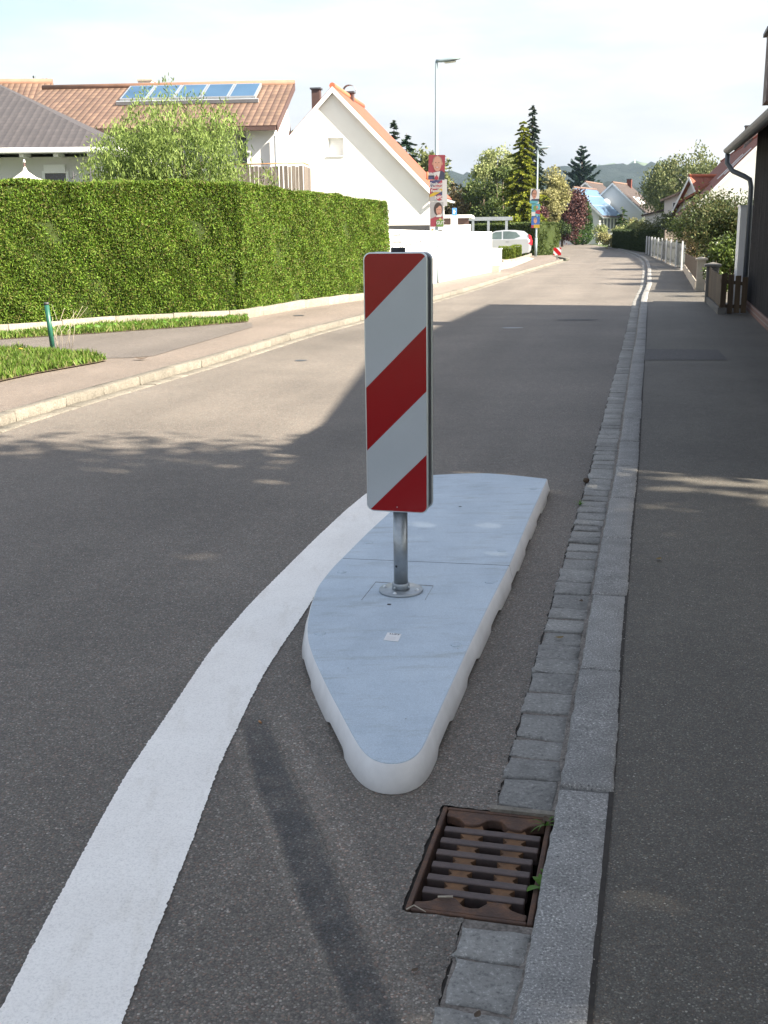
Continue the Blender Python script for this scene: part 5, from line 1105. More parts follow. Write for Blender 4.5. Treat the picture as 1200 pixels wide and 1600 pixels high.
# ================================================================ RIGHT SIDE
# ---- the dark boarded barn
bdir = Vector((bd.x, bd.y, 0)).normalized(); BYAW = -math.atan2(bdir.x, bdir.y)
bc = PR[1]; LB = (bc.y-6.2)/bdir.y
# local frame: x away from the street, y back towards the camera is negative
BN = empty('barn', (bc.x, bc.y, 0), BYAW, 'dark vertical boarded barn with red tiled roof standing on the right pavement', 'barn')
ez = Zat(1140, 226, 21.1)+0.30
m = MB(); m.box(0.06, 6.0, -LB, -0.02, 0.25, ez); m.extr([(0.1, -LB, ez), (6.0, -LB, ez), (3.3, -LB, ez+2.2)], (0, LB-0.02, 0)); 
HW, RZ = 5.0, ez + 5.0*0.885  # unseen span and high ridge, shaped for the shadow they throw on the road
m = MB(); m.extr([(0.06, -LB, 0.25), (2*HW, -LB, 0.25), (2*HW, -LB, ez), (0.06, -LB, ez)], (0, LB-0.03, 0)); m.extr([(0.06, -0.25, ez+0.001), (2*HW, -0.25, ez+0.001), (HW, -0.25, RZ-0.15)], (0, 0.22, 0)); m.build('wall', 'barn boards', BN)
m = MB(); m.box(-0.01, 2*HW, -LB, -0.0, 0.0, 0.249)
brick, nt, b = newmat('brick plinth'); v = objco(nt)
br = nd(nt, 'ShaderNodeTexBrick'); br.inputs['Scale'].default_value = 1; br.inputs['Brick Width'].default_value = 0.25; br.inputs['Row Height'].default_value = 0.075; br.inputs['Mortar Size'].default_value = 0.008
br.inputs['Color1'].default_value = (0.22, 0.11, 0.08, 1); br.inputs['Color2'].default_value = (0.16, 0.09, 0.07, 1); br.inputs['Mortar'].default_value = (0.25, 0.22, 0.2, 1)
sx = nd(nt, 'ShaderNodeSeparateXYZ'); cb = nd(nt, 'ShaderNodeCombineXYZ'); nt.links.new(v, sx.inputs[0]); nt.links.new(sx.outputs[1], cb.inputs[0]); nt.links.new(sx.outputs[2], cb.inputs[1]); nt.links.new(cb.outputs[0], br.inputs['Vector'])
nt.links.new(br.outputs['Color'], b.inputs['Base Color']); b.inputs['Roughness'].default_value = 0.9; MATS['brick plinth'] = brick
m.build('plinth', 'brick plinth', BN)
random.seed(4); m = MB(); y = -0.05
while y > -LB:
    w = random.uniform(0.085, 0.11); m.box(0.02, 0.0585, y-w, y, 0.23+random.uniform(0, .01), ez-0.02); y -= w+0.012
    m.box(0.0, 0.0195, y-0.012, y+0.024, 0.23, ez-0.02) if random.random() < 1 else None
m.build('board_cladding', 'barn boards', BN)
m = MB(); x = 0.12
while x < 4: m.box(x, x+0.1, -0.029, -0.005, 0.23, ez+x*0.84); x += 0.115
m.build('board_cladding', 'barn boards', BN)
sb_ = 0.885; ZE = ez-0.42*sb_+0.06
m = MB(); m.slab((-0.42, -LB-0.3, ZE-0.25), (-0.42, 0.35, ZE), (HW, 0.35, RZ+0.06), (HW, -LB+5.2, RZ+0.06), 0.12); m.build('roof', 'red tiles', BN)
m = MB(); m.slab((2*HW+0.42, -LB-0.3, ZE-0.25), (2*HW+0.42, 0.35, ZE), (HW, 0.35, RZ+0.06), (HW, -LB+5.2, RZ+0.06), 0.12); m.build('roof', 'red tiles', BN)
m = MB(); m.add([(-0.42, -LB-0.3, ZE-0.25), (2*HW+0.42, -LB-0.3, ZE-0.25), (HW, -LB+5.2, RZ+0.06)], [(0, 1, 2)]); m.uv[0] = [(0, 0), (10.8, 0), (5.4, 7)]; m.build('hip_roof', 'red tiles', BN)  # unseen near hip, added to slant the barn's shadow edge across the road
m = MB(); m.extr([(-0.40, -LB-0.25, ez-0.42*sb_-0.33), (-0.40, 0.3, ez-0.42*sb_-0.075), (HW, 0.3, RZ-0.09), (HW, -LB+5.3, RZ-0.09)], (0, 0, 0.012)); m.build('roof_boarding', 'barn boards', BN)
gz = ez-0.42*sb_-0.02; gx = -0.47
m = MB(); n = 8; arc = [(gx+0.075*math.cos(math.pi+math.pi*k/(n-1)), gz+0.075*math.sin(math.pi+math.pi*k/(n-1))) for k in range(n)]; arc2 = [(gx+(p[0]-gx)*.9, gz+(p[1]-gz)*.9) for p in arc[::-1]]
m.extr([(p[0], 0.38, p[1]+0.02) for p in arc+arc2], (0, -LB-0.7, -0.28)); m.build('gutter', 'dark zinc', BN)
m = MB(); m.tube([(gx, 0.2, gz-0.06), (gx, 0.2, gz-0.22), (gx+0.10, 0.16, gz-0.36), (gx+0.30, 0.05, gz-0.46), (gx+0.40, 0.03, gz-0.52), (gx+0.43, 0.03, gz-0.65), (gx+0.43, 0.03, 0.1)], 0.045, 12); m.build('downpipe', 'dark zinc', BN)
stone, nt, b = newmat('chimney stone'); v = objco(nt)
vo = nd(nt, 'ShaderNodeTexVoronoi'); vo.inputs['Scale'].default_value = 7; nt.links.new(v, vo.inputs['Vector']); c1 = mixc(nt, 0.5, ramp(nt, noise(nt, v, 5, 6, .7), [(0.3, (0.12, 0.09, 0.08)), (0.7, (0.3, 0.25, 0.23))]), ramp(nt, vo.outputs['Distance'], [(0.1, (0.3, 0.26, 0.24)), (0.6, (0.1, 0.08, 0.07))]))
nt.links.new(c1, b.inputs['Base Color']); b.inputs['Roughness'].default_value = 0.9; MATS['chimney stone'] = stone
cdx = D(1194, 120, 17.5); 
_inv = Matrix.Rotation(-BYAW, 3, 'Z'); lc = _inv @ (cdx-Vector((bc.x, bc.y, 0))); zc1 = Zat(1194, 58, 17.5)
m = MB(); m.box(lc.x, lc.x+0.62, lc.y-0.6, lc.y, ez, zc1); ch = m.build('chimney', 'chimney stone', BN)
m = MB(); m.box(lc.x-0.05, lc.x+0.67, lc.y-0.65, lc.y+0.05, zc1, zc1+0.05); m.build('cap', 'dark metal sheet', ch)

# ---- white wall end beside the barn
wp = D(1153, 400, 21.4); wq = D(1168, 400, 21.4); zt_ = Zat(1158, 323, 21.4)
sc_w = empty('screen_wall', (wp.x, 21.4, 0), 0, 'narrow white upright screen wall beside the barn corner', 'wall'); m = MB(); m.box(0, (wq.x-wp.x)+1.5, 0, 0.16, 0.0, zt_); m.build('panel', 'white paint', sc_w)
m = MB(); m.box(-0.015, (wq.x-wp.x)+1.5, -0.01, 0.17, zt_+0.001, zt_+0.03); m.build('coping', 'zinc sheet pale', sc_w)
# ---- board gate and fence between barn and dark pillar
ga, gb, gd = G(1124, 490.5, PZ), G(1163, 490, PZ), G(1104, 471, PZ)
def board_fence(name, a, b_, h0, h1, mat, label, cat='fence', bw=0.10, gap=0.015, plinth=0.12, sag=0.0, th=0.02, group=None, pm='dark concrete', rails=True, seed=0, pointed=False):
    random.seed(seed+40); d = Vector((b_.x-a.x, b_.y-a.y, 0)); L_ = d.length; yaw = math.atan2(d.y, d.x); o = empty(name, (a.x, a.y, 0), yaw, label, cat, group)
    if plinth: m = MB(); m.box(0, L_, -0.03, 0.10, 0, plinth+PZ-0.01); m.build('plinth', pm, o)
    m = MB(); x = 0.01
    while x < L_-bw*0.6:
        f = x/L_; h = h0+(h1-h0)*f - sag*math.sin(math.pi*f); z0 = plinth+PZ+random.uniform(0, .02)
        if pointed: m.extr([(x, 0, z0), (x+bw, 0, z0), (x+bw, 0, h-bw*0.3), (x+bw/2, 0, h), (x, 0, h-bw*0.3)], (0, th, 0))
        else: m.box(x, x+bw, 0, th, z0, h+random.uniform(-.008, .008))
        x += bw+gap
    m.build('boards', mat, o)
    if rails:
        for fz in (0.25, 0.8):
            m = MB(); m.extr([(0, th+.001, h0*fz), (L_, th+.001, h1*fz), (L_, th+.001, h1*fz+0.06), (0, th+.001, h0*fz+0.06)], (0, 0.035, 0)); m.build('rail', mat, o)
    return o
h_g = Zat(1140, 428, ga.y); board_fence('garden_gate', ga, gb, Zat(1124, 430, ga.y)+0.03, Zat(1160, 434, ga.y), 'brown boards', 'dark brown board gate beside the barn corner', 'gate', bw=0.09, gap=0.03, plinth=0.0, seed=1)
board_fence('board_fence', gd, ga, Zat(1106, 414, gd.y), Zat(1124, 430, ga.y), 'brown boards', 'short dark brown board fence between the dark pillar and the gate', bw=0.11, sag=0.03, seed=2)
def pillar(p, w, h, mat, label, rz=0.0, name='fence_pillar'):
    o = empty(name, (p.x, p.y, 0), rz, label, 'pillar'); m = MB(); m.box(-w/2, w/2, 0, w, 0.0, h-0.07); m.build('shaft', mat, o, bevel=0.01)
    m = MB(); W2 = w/2+0.04; z = h-0.0695; vs = [(-W2, -0.04, z), (W2, -0.04, z), (W2, w+0.04, z), (-W2, w+0.04, z), (-W2, -0.04, z+0.04), (W2, -0.04, z+0.04), (W2, w+0.04, z+0.04), (-W2, w+0.04, z+0.04), (0, w/2, z+0.085)]
    m.add(vs, [(0, 1, 2, 3), (0, 1, 5, 4), (1, 2, 6, 5), (2, 3, 7, 6), (3, 0, 4, 7), (4, 5, 8), (5, 6, 8), (6, 7, 8), (7, 4, 8)]); m.build('cap', mat, o); return o
p1_ = G(1111, 472.5, PZ); pillar(p1_, 0.24, Zat(1111, 411, p1_.y), 'dark concrete', 'dark stone gate pillar next to the brown board fence', BYAW)
p2_ = G(1094, 454.5, PZ); pillar(p2_, 0.20, Zat(1094, 402, p2_.y), 'concrete', 'pale beige gate pillar with a flat cap further up the pavement', BYAW)
fa, fb = G(1069, 423, PZ), G(1087, 453, PZ)
board_fence('board_fence', fa, fb, Zat(1069, 396, fa.y), Zat(1087, 404, fb.y), 'brown boards', 'long brown board fence between the metal fence and the beige pillar', bw=0.12, gap=0.008, plinth=0.22, seed=3, pm='concrete')
# ---- corrugated metal picket fence
simple('metal pickets', (0.17, 0.185, 0.178), 0.6, 0.0, var=0.15, scale=2)
ma, mb_ = G(1011, 396.2, PZ), G(1067.5, 421.5, PZ)
d = Vector((mb_.x-ma.x, mb_.y-ma.y, 0)); L_m = d.length; mf = empty('metal_fence', (ma.x, ma.y, 0), math.atan2(d.y, d.x), 'long silver grey metal picket fence along the right pavement', 'fence')
m = MB(); x = 0.0; k = 0; zf0, zf1 = Zat(1011, 371, ma.y), Zat(1067, 383, mb_.y)
while x < L_m-0.2:
    h = zf0+(zf1-zf0)*x/L_m
    m.box(x, x+0.17, -0.02 if k % 2 else 0.03, 0.0 if k % 2 else 0.05, PZ+0.06, h+(0.03 if k % 2 else 0)); x += 0.20; k += 1
m.build('pickets', 'metal pickets', mf)
x = 0.0
while x < L_m+0.1: m = MB(); m.box(x-0.03, x+0.03, -0.09, -0.03, 0, zf0+0.08); m.build('fence_post', 'zinc sheet pale', mf); x += L_m/9
for fz in (0.3, 0.8): m = MB(); m.box(0, L_m, 0.052, 0.09, zf0*fz, zf0*fz+0.05); m.build('rail', 'zinc sheet', mf)
# ---- dark clipped hedge further up, white gate post
hedge('privet_hedge', [xy(G(957, 386.5, PZ)), xy(G(974, 389, PZ)), xy(G(1009, 394.5, PZ))], 1.6, Zat(957, 360, G(957, 386.5, PZ).y)-PZ, Zat(1009, 362, G(1009, 394.5, PZ).y)-PZ, 'dark green leaves', 'thuja core', 700, 0.13, 'dark clipped hedge beyond the metal fence on the right pavement', seed=6, z0=PZ, bulge=0.03)
tmp = G(950, 384.5, PZ); gpn = empty('metal_fence', (tmp.x, tmp.y, 0), R(60), 'short pale metal fence section at the far end of the dark hedge', 'fence')
m = MB()
for k in range(7): m.box(k*0.22, k*0.22+0.17, 0, 0.03, 0.1, 1.15)
m.build('pickets', 'metal pickets', gpn); m = MB(); m.box(0, 1.5, 0.031, 0.06, 0.9, 0.96); m.build('rail', 'zinc sheet', gpn)
# slatted wooden screen behind
swp = D(1041, 372, 52); sw_ = empty('slat_screen', (swp.x, 52, 0), R(8), 'grey horizontal slat screen panel behind the metal fence', 'fence')
zs0, zs1 = 0.0, Zat(1050, 361, 52); m = MB()
for k in range(9): z = zs1*(0.25+0.75*k/9); m.box(0, 1.9, 0, 0.02, z, z+zs1*0.065)
m.build('slats', 'grey boards', sw_)
for x in (-0.08, 1.9): m = MB(); m.box(x, x+0.08, -0.02, 0.06, 0, zs1+0.05); m.build('fence_post', 'grey boards', sw_)

# ---- shrubs behind the fences
bush(L_(1146, 31.5), 1.05, 1.0, Zat(1130, 292, 31), 'olive leaves', 9000, 0.10, 'tall olive and brown shrub behind the pillars and the brown fence', seed=31, nclump=26)
bush(L_(1112, 35), 0.62, 0.7, Zat(1092, 302, 35), 'olive leaves', 5200, 0.10, 'thinner olive shrub at the left flank of the tall shrub', seed=32, nclump=20)
bush(L_(1146, 26.5), 0.55, 0.5, Zat(1130, 362, 26.0), 'laurel leaves', 4200, 0.11, 'glossy dark green laurel bush leaning over the board fence', seed=33, nclump=16, asp=0.42)
bush(L_(1094, 38), 0.5, 0.5, Zat(1074, 342, 37), 'brownish leaves', 3000, 0.09, 'brown green shrub behind the near end of the metal fence', seed=34)
bush(L_(1122, 24.8), 0.3, 0.3, Zat(1108, 398, 24.5), 'laurel leaves', 900, 0.09, 'small laurel sprig just behind the dark pillar', seed=35, nclump=8)
bush(L_(1122, 43), 1.5, 1.2, Zat(1118, 284, 43), 'olive leaves', 9000, 0.11, 'largest rounded olive shrub tree screening the big red roofed house', seed=43, nclump=30)
bush(L_(1088, 50), 1.2, 1.0, Zat(1085, 306, 50), 'mid green leaves', 5000, 0.12, 'green shrub screening the low white house with the red roof edge', seed=44, nclump=22)
bush(L_(1035, 75), 1.9, 1.3, Zat(1030, 332, 75), 'birch leaves', 3600, 0.16, 'grey green garden shrub in front of the white house with the square window', seed=36, nclump=20)
bush(L_(1012, 92), 2.4, 1.3, Zat(1012, 352, 92), 'mid green leaves', 3400, 0.2, 'low green garden bushes beyond the dark hedge', seed=37, nclump=18)
bush(L_(993, 96), 0.9, 0.9, Zat(993, 338, 96), 'yellow leaves', 1300, 0.2, 'yellow conifer bush in front of the white gable with the dish', seed=38, nclump=10)
conifer(L_(972, 96), Zat(972, 322, 96), 1.3, 0.0, 'bright thuja leaves', 3200, 0.22, 'green pointed garden conifer left of the yellow bush', seed=8, tiers=14)
bush(L_(983, 93), 1.6, 1.0, Zat(983, 342, 93), 'pale green leaves', 2200, 0.2, 'light green bushes below the white gable', seed=39, nclump=14)
bush(L_(948, 92), 0.75, 0.7, Zat(948, 354, 92), 'yellow leaves', 1100, 0.18, 'small yellow flowering bush beside the far metal fence section', seed=40, nclump=9)
bush(L_(1060, 62), 1.3, 1.0, Zat(1058, 345, 62), 'olive leaves', 2600, 0.14, 'olive bush behind the slat screen', seed=41, nclump=14)
bush(L_(938, 112), 0.9, 0.9, Zat(938, 350, 112), 'pale green leaves', 1200, 0.2, 'light green bush under the long window strip of the solar house', seed=42, nclump=9)

# ---- far houses on the right
simple('pv panels', (0.075, 0.135, 0.22), 0.5, 0.0, var=0.05)
def gh(u_ap, v_ap, d, rz, W, Ln, drop, wall, roof, label, name='gabled_house', **kw):
    a = D(u_ap, v_ap, d); return house(name, (a.x, d, 0), rz, W, Ln, a.z-drop, a.z, wall, roof, label, **kw), a
# three gabled houses in a row, ridges running away to the right
hA, a = gh(915, 286, 130, -R(23), 7.4, 8.5, 2.9, 'white plaster', 'brown tiles', 'brown roofed house directly behind the blue solar roof', over=0.3, verge=0.2)
pvh, a = gh(897, 295, 118, -R(26), 5.4, 8.0, 2.45, 'white plaster', 'brown tiles', 'white house whose roof slope is covered with blue solar panels', over=0.5, verge=0.3)
zz = lambda x: a.z-0.907*x+0.17
m = MB(); m.slab((3.1, -0.2, zz(3.1)), (3.1, 8.1, zz(3.1)), (0.12, 8.1, zz(0.12)), (0.12, -0.2, zz(0.12)), 0.05); m.build('solar_panels', 'pv panels', pvh)
for f in (0.95, 2.0): m = MB(); m.obox((f, 3.95, zz(f)+0.012), (1, 0, -0.907), (0, 1, 0), (0.907, 0, 1), 0.025, 4.1, 0.01); m.build('panel_gap', 'zinc sheet', pvh)
for k in range(5): window(pvh, 'r', 1.0+1.35*k, a.z-2.45-1.75, 1.0, 1.35, W=5.4)
hB, a = gh(957.5, 287, 124, -R(25), 6.6, 8.0, 3.0, 'white plaster', 'brown tiles', 'white gabled house with brown roof, red chimney and two roof windows', over=0.3, verge=0.2)
chimney(hB, 0.25, 6.6, a.z-0.6, a.z+0.65, 0.5, 0.5, mat='red tiles')
sl_ = 3.0/3.3; zz = lambda x: a.z-sl_*x+0.16
for k in (0, 1):
    x0 = 2.0; y0 = 2.6+1.9*k
    m = MB(); m.slab((x0+0.5, y0, zz(x0+0.5)), (x0+0.5, y0+1.0, zz(x0+0.5)), (x0-0.4, y0+1.0, zz(x0-0.4)), (x0-0.4, y0, zz(x0-0.4)), 0.06); m.build('roof_window', 'zinc sheet pale', hB)
m = MB(); m.lathe([(0.02, 0.0), (0.3, 0.05), (0.45, 0.16)], 14); m.build('satellite_dish', 'white paint', hB, loc=(-0.5, -0.5, a.z-2.0), rot=(R(80), 0, R(10)))
window(hB, 'r', 2.0, a.z-3.0-1.6, 0.9, 1.1, W=6.6); window(hB, 'r', 5.0, a.z-3.0-2.2, 0.9, 2.0, W=6.6)
hC, a = gh(1020, 302, 165, R(-88), 9.0, 12, 3.2, 'grey plaster', 'dark brown tiles', 'long dark brown roof behind the two brown roofed houses', over=0.4)
chimney(hC, 0.2, 6.0, a.z-0.4, a.z+1.0, 0.6, 0.6)
# white house with the square window
hD = empty('white_house', (Xat(1036, 88), 88, 0), R(-14), 'white house with a rising roofline and one square window on the right', 'house')
x1 = (Xat(1084, 88)-Xat(1036, 88))*1.02; zl, zh = Zat(1036, 311, 88), Zat(1078, 291, 88)
m = MB(); m.extr([(0, 0, 0), (x1, 0, 0), (x1, 0, zh), (0, 0, zl)], (0, 8, 0)); m.build('wall', 'cream plaster', hD)
m = MB(); m.slab((-0.35, -0.3, zl-0.05), (-0.35, 8.3, zl-0.05), (x1, 8.3, zh+0.12), (x1, -0.3, zh+0.12), 0.14); m.build('roof', 'brown tiles', hD)
window(hD, 'g', (Xat(1056, 88)-Xat(1036, 88)), Zat(1056, 331, 88), 0.78, 0.72, div=1)
m = MB(); m.box(-1.4, -0.01, 0.3, 5, 0, zl-1.0); m.build('side_wing', 'cream plaster', hD); m = MB(); m.slab((-1.7, 0.1, zl-1.15), (-1.7, 5, zl-1.15), (-0.02, 5, zl-0.72), (-0.02, 0.1, zl-0.72), 0.1); m.build('roof', 'dark brown tiles', hD)
# orange dormer house and the big red roof
hE, a = gh(1083, 278, 76, R(-70), 3.6, 4.4, 2.2, 'white plaster', 'bright orange tiles', 'small orange roofed dormer house left of the big red roof', over=0.3)
hF = empty('white_house', (Xat(1066, 72), 72, 0), R(-14), 'low white house with a red roof edge under the orange dormer', 'house')
zf_ = Zat(1066, 311, 72); m = MB(); m.box(0, 4.5, 0, 6, 0, zf_-0.1); m.build('wall', 'white plaster', hF)
m = MB(); m.slab((-0.35, -0.3, zf_-0.15), (-0.35, 6.2, zf_-0.15), (2.6, 6.2, zf_+1.55), (2.6, -0.3, zf_+1.55), 0.14); m.build('roof', 'red tiles', hF)
hG, a = gh(1227, 187, 60, -R(12), 8.7, 40.0, 4.4, 'white plaster', 'red tiles', 'big house with a red tiled roof and white gable behind the barn', over=0.3, verge=0.2)
for k in (0, 1):
    x0 = -1.9-0.1*k; y0 = 2.2+3.4*k; zz = lambda x: a.z+x*1.0+0.17
    m = MB(); m.slab((x0-0.75, y0, zz(x0-0.75)), (x0-0.75, y0+0.55, zz(x0-0.75)), (x0+0.55, y0+0.55, zz(x0+0.55)), (x0+0.55, y0, zz(x0+0.55)), 0.07); m.build('roof_window', 'zinc sheet pale', hG)
chimney(hG, -0.1, 15.0, a.z-1, a.z+0.9, 0.9, 0.6, mat='chimney stone')
# low wall across the bend
wa, wb = G(873, 378.2, 0), G(932, 378.4, 0); 
lw = empty('low_wall', (wa.x, wa.y, 0), math.atan2(wb.y-wa.y, wb.x-wa.x), 'low beige garden wall with a dark rail at the end of the road', 'wall'); LW = math.hypot(wb.x-wa.x, wb.y-wa.y)
m = MB(); m.box(-6, LW, 0.3, 0.5, 0, 0.30); m.build('footing', 'concrete', lw); m = MB(); m.box(-0.2, LW, 0.36, 0.42, 0.31, 0.62); m.build('board_rail', 'brown boards', lw)
lp = empty('low_wall', (G(849, 379, 0).x, G(849, 379, 0).y+1, 0), R(-20), 'dark picket fence below the purple tree at the bend', 'fence'); lp.name = 'picket_fence'
m = MB()
for k in range(20): m.box(k*0.16, k*0.16+0.09, 0, 0.02, 0.0, 0.75)
m.build('pickets', 'dark frame', lp)

# ================================================================ LEFT: WHITE GARDEN WALL, CARPORT, CAR
wA, wB, wC = G(606, 459, PZ), G(683, 441.5, PZ), G(768, 424.5, PZ)
gw = empty('garden_wall', (wA.x, wA.y, 0), 0, 'long white plastered garden wall along the left pavement', 'wall')
m = MB()
for a_, b_, h0, h1 in ((wA, wB, Zat(606, 358, wA.y), Zat(683, 361, wB.y)), (wB, wC, Zat(683, 361, wB.y), Zat(768, 362, wC.y))):
    d = Vector((b_.x-a_.x, b_.y-a_.y, 0)); n_ = Vector((-d.y, d.x, 0)).normalized()*0.2; p = a_-wA; q = b_-wA
    m.add([(p.x, p.y, 0), (q.x, q.y, 0), (q.x+n_.x, q.y+n_.y, 0), (p.x+n_.x, p.y+n_.y, 0), (p.x, p.y, h0), (q.x, q.y, h1), (q.x+n_.x, q.y+n_.y, h1), (p.x+n_.x, p.y+n_.y, h0)], [(0, 1, 2, 3), (4, 5, 6, 7), (0, 1, 5, 4), (1, 2, 6, 5), (2, 3, 7, 6), (3, 0, 4, 7)])
m.build('wall', 'white plaster', gw)
# white gate with thin frames in front of the wall's left end
ra, rb = G(606, 452, PZ), G(664, 441, PZ)
dv = (wB-wA).normalized(); nv = Vector((dv.y, -dv.x, 0))
m = MB()
for (u0, v0, u1, v1) in ((611, 388, 611, 366), (611, 366, 626, 366), (626, 366, 624, 388), (611, 377, 626, 377), (628, 384, 643, 380), (643, 380, 643, 392), (645, 379, 661, 375), (661, 375, 661, 388), (645, 379, 645, 391), (628, 384, 628, 395)):
    def onw(u, v): r0 = ray(u, v); t = ((wA-nv*0.0)-Vector((0, 0, EYE))).dot(nv)/r0.dot(nv); p = Vector((0, 0, EYE))+r0*t; return p+nv*0.03-Vector((wA.x, wA.y, 0))
    m.tube([onw(u0, v0), onw(u1, v1)], 0.014, 5)
m.build('wall_rail', 'zinc sheet', gw)
# carport
dcp = 47; cpx0, cpx1 = Xat(690, dcp), Xat(736, dcp); zc0 = Zat(712, 335.5, dcp)
cp = empty('carport', (cpx0, dcp, 0), R(-6), 'white flat roofed carport behind the garden wall', 'carport')
m = MB(); m.box(-4.0, cpx1-cpx0, 0, 5, zc0-0.13, zc0); m.build('roof', 'white paint', cp)
m = MB(); m.box(-3.9, cpx1-cpx0-0.1, 0.15, 0.25, zc0-0.38, zc0-0.131); m.build('beam', 'brown metal', cp)
m = MB(); m.box(-3.9, cpx1-cpx0-0.02, 0.12, 0.3, 0, zc0-0.385); m.build('wall', 'white plaster', cp)
# blue house number sign on a post
dsn = 45.5; sn_ = empty('blue_sign', (Xat(710, dsn), dsn, 0), 0, 'small blue and white sign on a white post above the garden wall', 'sign')
simple('sign blue', (0.08, 0.22, 0.55), 0.4, var=0.02)
m = MB(); m.box(-0.09, 0.09, 0, 0.02, Zat(710, 337, dsn), Zat(710, 325, dsn)); b1 = m.build('board', 'sign blue', sn_)
m = MB(); m.box(-0.035, 0.0, -0.004, -0.001, Zat(710, 334, dsn), Zat(710, 328, dsn)); m.box(0.002, 0.035, -0.004, -0.001, Zat(710, 331.5, dsn), Zat(710, 330, dsn)); m.build('emblem', 'white paint', b1)
m = MB(); m.box(-0.13, 0.13, 0.021, 0.2, 0, Zat(710, 337.2, dsn)-0.003); m.build('post', 'white paint', sn_)
# pergola
dpg = 66; pg = empty('pergola', (Xat(736, dpg), dpg, 0), R(-8), 'grey pergola beam on slim posts above the hedge', 'pergola')
L2 = Xat(800, dpg)-Xat(736, dpg); zp = Zat(765, 339, dpg)
m = MB(); m.box(-1.2, L2, 0, 0.12, zp-0.20, zp); m.build('beam', 'zinc sheet', pg)
for u in (737, 761, 789):
    x = Xat(u, dpg)-Xat(736, dpg); m = MB(); m.box(x, x+0.14, 0.01, 0.11, 0, zp-0.202); m.build('pergola_post', 'zinc sheet', pg)
# hedge behind the car
ha, hb = D(736, 380, 69), D(838, 380, 66)
hedge('laurel_hedge', [(ha.x, ha.y), (hb.x, hb.y)], 2.5, Zat(740, 352, 69), Zat(838, 349, 66), 'mid green leaves', 'thuja core', 650, 0.15, 'broad leaved green hedge behind the parked silver car', seed=8, asp=0.45)
hb2 = D(845, 380, 71)
# box hedge cubes in front of the car
for i, (u, v, w, vt, lab) in enumerate(((787, 405, 13, 386, 'leftmost clipped box cube in the front garden bed'), (798, 405.5, 13, 386, 'second box cube from the left in front of the car'), (808, 403.5, 13, 383.5, 'middle box cube of the row in front of the car'), (816, 400.5, 12, 381, 'fourth box cube, right of the middle one, in the front garden bed'), (824, 397.5, 9, 379.5, 'rightmost box cube close to the second lamp'))):
    p = G(u, v, PZ); wd = Xat(u+w/2, p.y)-Xat(u-w/2, p.y); hgt = Zat(u, vt, p.y)-PZ
    hedge('box_cube', [(p.x-wd/2, p.y), (p.x+wd/2, p.y)], wd*1.1, hgt, hgt, 'box leaves', 'thuja core', 1500, 0.075, lab, seed=50+i, group='clipped box cubes in front of the silver car', z0=PZ, bulge=0.01)
kb = [G(783, 410, PZ), G(800, 408.5, PZ), G(822, 402, PZ), G(834, 396, PZ)]
kq = resample([xy(p) for p in kb], 0.3); random.seed(2); stone_row('bed_kerb', kq, 0.0, 0.12, 0, PZ+0.12, (0.9, 1.1), 'pale edging stone', 0.01, 0.01, 0.01, 0)
# utility cabinet
cb0 = G(774, 424.5, PZ); cab = empty('utility_cabinet', (cb0.x, cb0.y, 0), -R(14), 'pale grey utility cabinet on a concrete base at the end of the white wall', 'utility cabinet')
zc_ = Zat(774, 388, cb0.y); zc2 = Zat(774, 415.5, cb0.y); wc = (Xat(782, cb0.y)-Xat(766.5, cb0.y))/2
m = MB(); m.box(-wc, wc*0.75, 0, 0.32, 0, zc2-0.002); m.build('base', 'concrete', cab)
m = MB(); m.box(-wc, wc, 0, 0.34, zc2, zc_-0.04); bx = m.build('body', 'white plastic', cab, bevel=0.01)
m = MB(); m.box(-wc-0.02, wc+0.02, -0.02, 0.36, zc_-0.039, zc_); m.build('lid', 'white plastic', cab, bevel=0.008)
m = MB(); m.box(-wc+0.03, wc-0.03, -0.008, -0.001, zc2+0.03, zc_-0.08); dr_ = m.build('door', 'cream plaster', cab)
m = MB(); m.box(wc-0.07, wc-0.05, -0.02, -0.0085, (zc2+zc_)/2-0.05, (zc2+zc_)/2+0.05); m.build('handle', 'zinc sheet', dr_)

# ---- parked car (side view, nose to the left behind the wall)
silver, nt, b = newmat('silver car paint'); b.inputs['Base Color'].default_value = (0.36, 0.38, 0.40, 1); b.inputs['Metallic'].default_value = 0.35; b.inputs['Roughness'].default_value = 0.3; b.inputs['Coat Weight'].default_value = 0.6; MATS['silver car paint'] = silver
simple('tail light red', (0.55, 0.02, 0.03), 0.2, var=0.02); simple('tyre', (0.02, 0.02, 0.021), 0.8); simple('rim', (0.5, 0.51, 0.52), 0.35, 0.7)
dcar = 63.0; xrear = Xat(830, dcar); car = empty('parked_car', (xrear, dcar, PZ), R(-4), 'silver hatchback parked side on behind the box cubes and white wall', 'car')
# local: rear at x=0, nose at x=-4.1, near side y=-0.85
low = [(-0.02, 0.35), (0.0, 0.62), (-0.05, 0.90), (-0.25, 0.97), (-2.55, 0.93), (-3.15, 0.90), (-3.75, 0.78), (-4.02, 0.62), (-4.1, 0.40), (-4.05, 0.22), (-3.6, 0.18), (-0.5, 0.18), (-0.1, 0.24)]
def car_slice(y, inset, zs=0): return [(x if abs(x+2) < 1.9 else (x-math.copysign(inset, x+2)), y, z) for x, z in low]
m = MB(); secs = [(-0.84, 0.16), (-0.80, 0.03), (-0.5, 0.0), (0.5, 0.0), (0.80, 0.03), (0.84, 0.16)]
vs = []; n = len(low)
for y, ins in secs: vs += car_slice(y, ins)
m.add(vs, [tuple(range(n))] + [tuple(range(5*n, 6*n))[::-1]] + [(r*n+i, r*n+(i+1) % n, (r+1)*n+(i+1) % n, (r+1)*n+i) for r in range(5) for i in range(n)]); m.build('body', 'silver car paint', car, bevel=0.03, bseg=3)
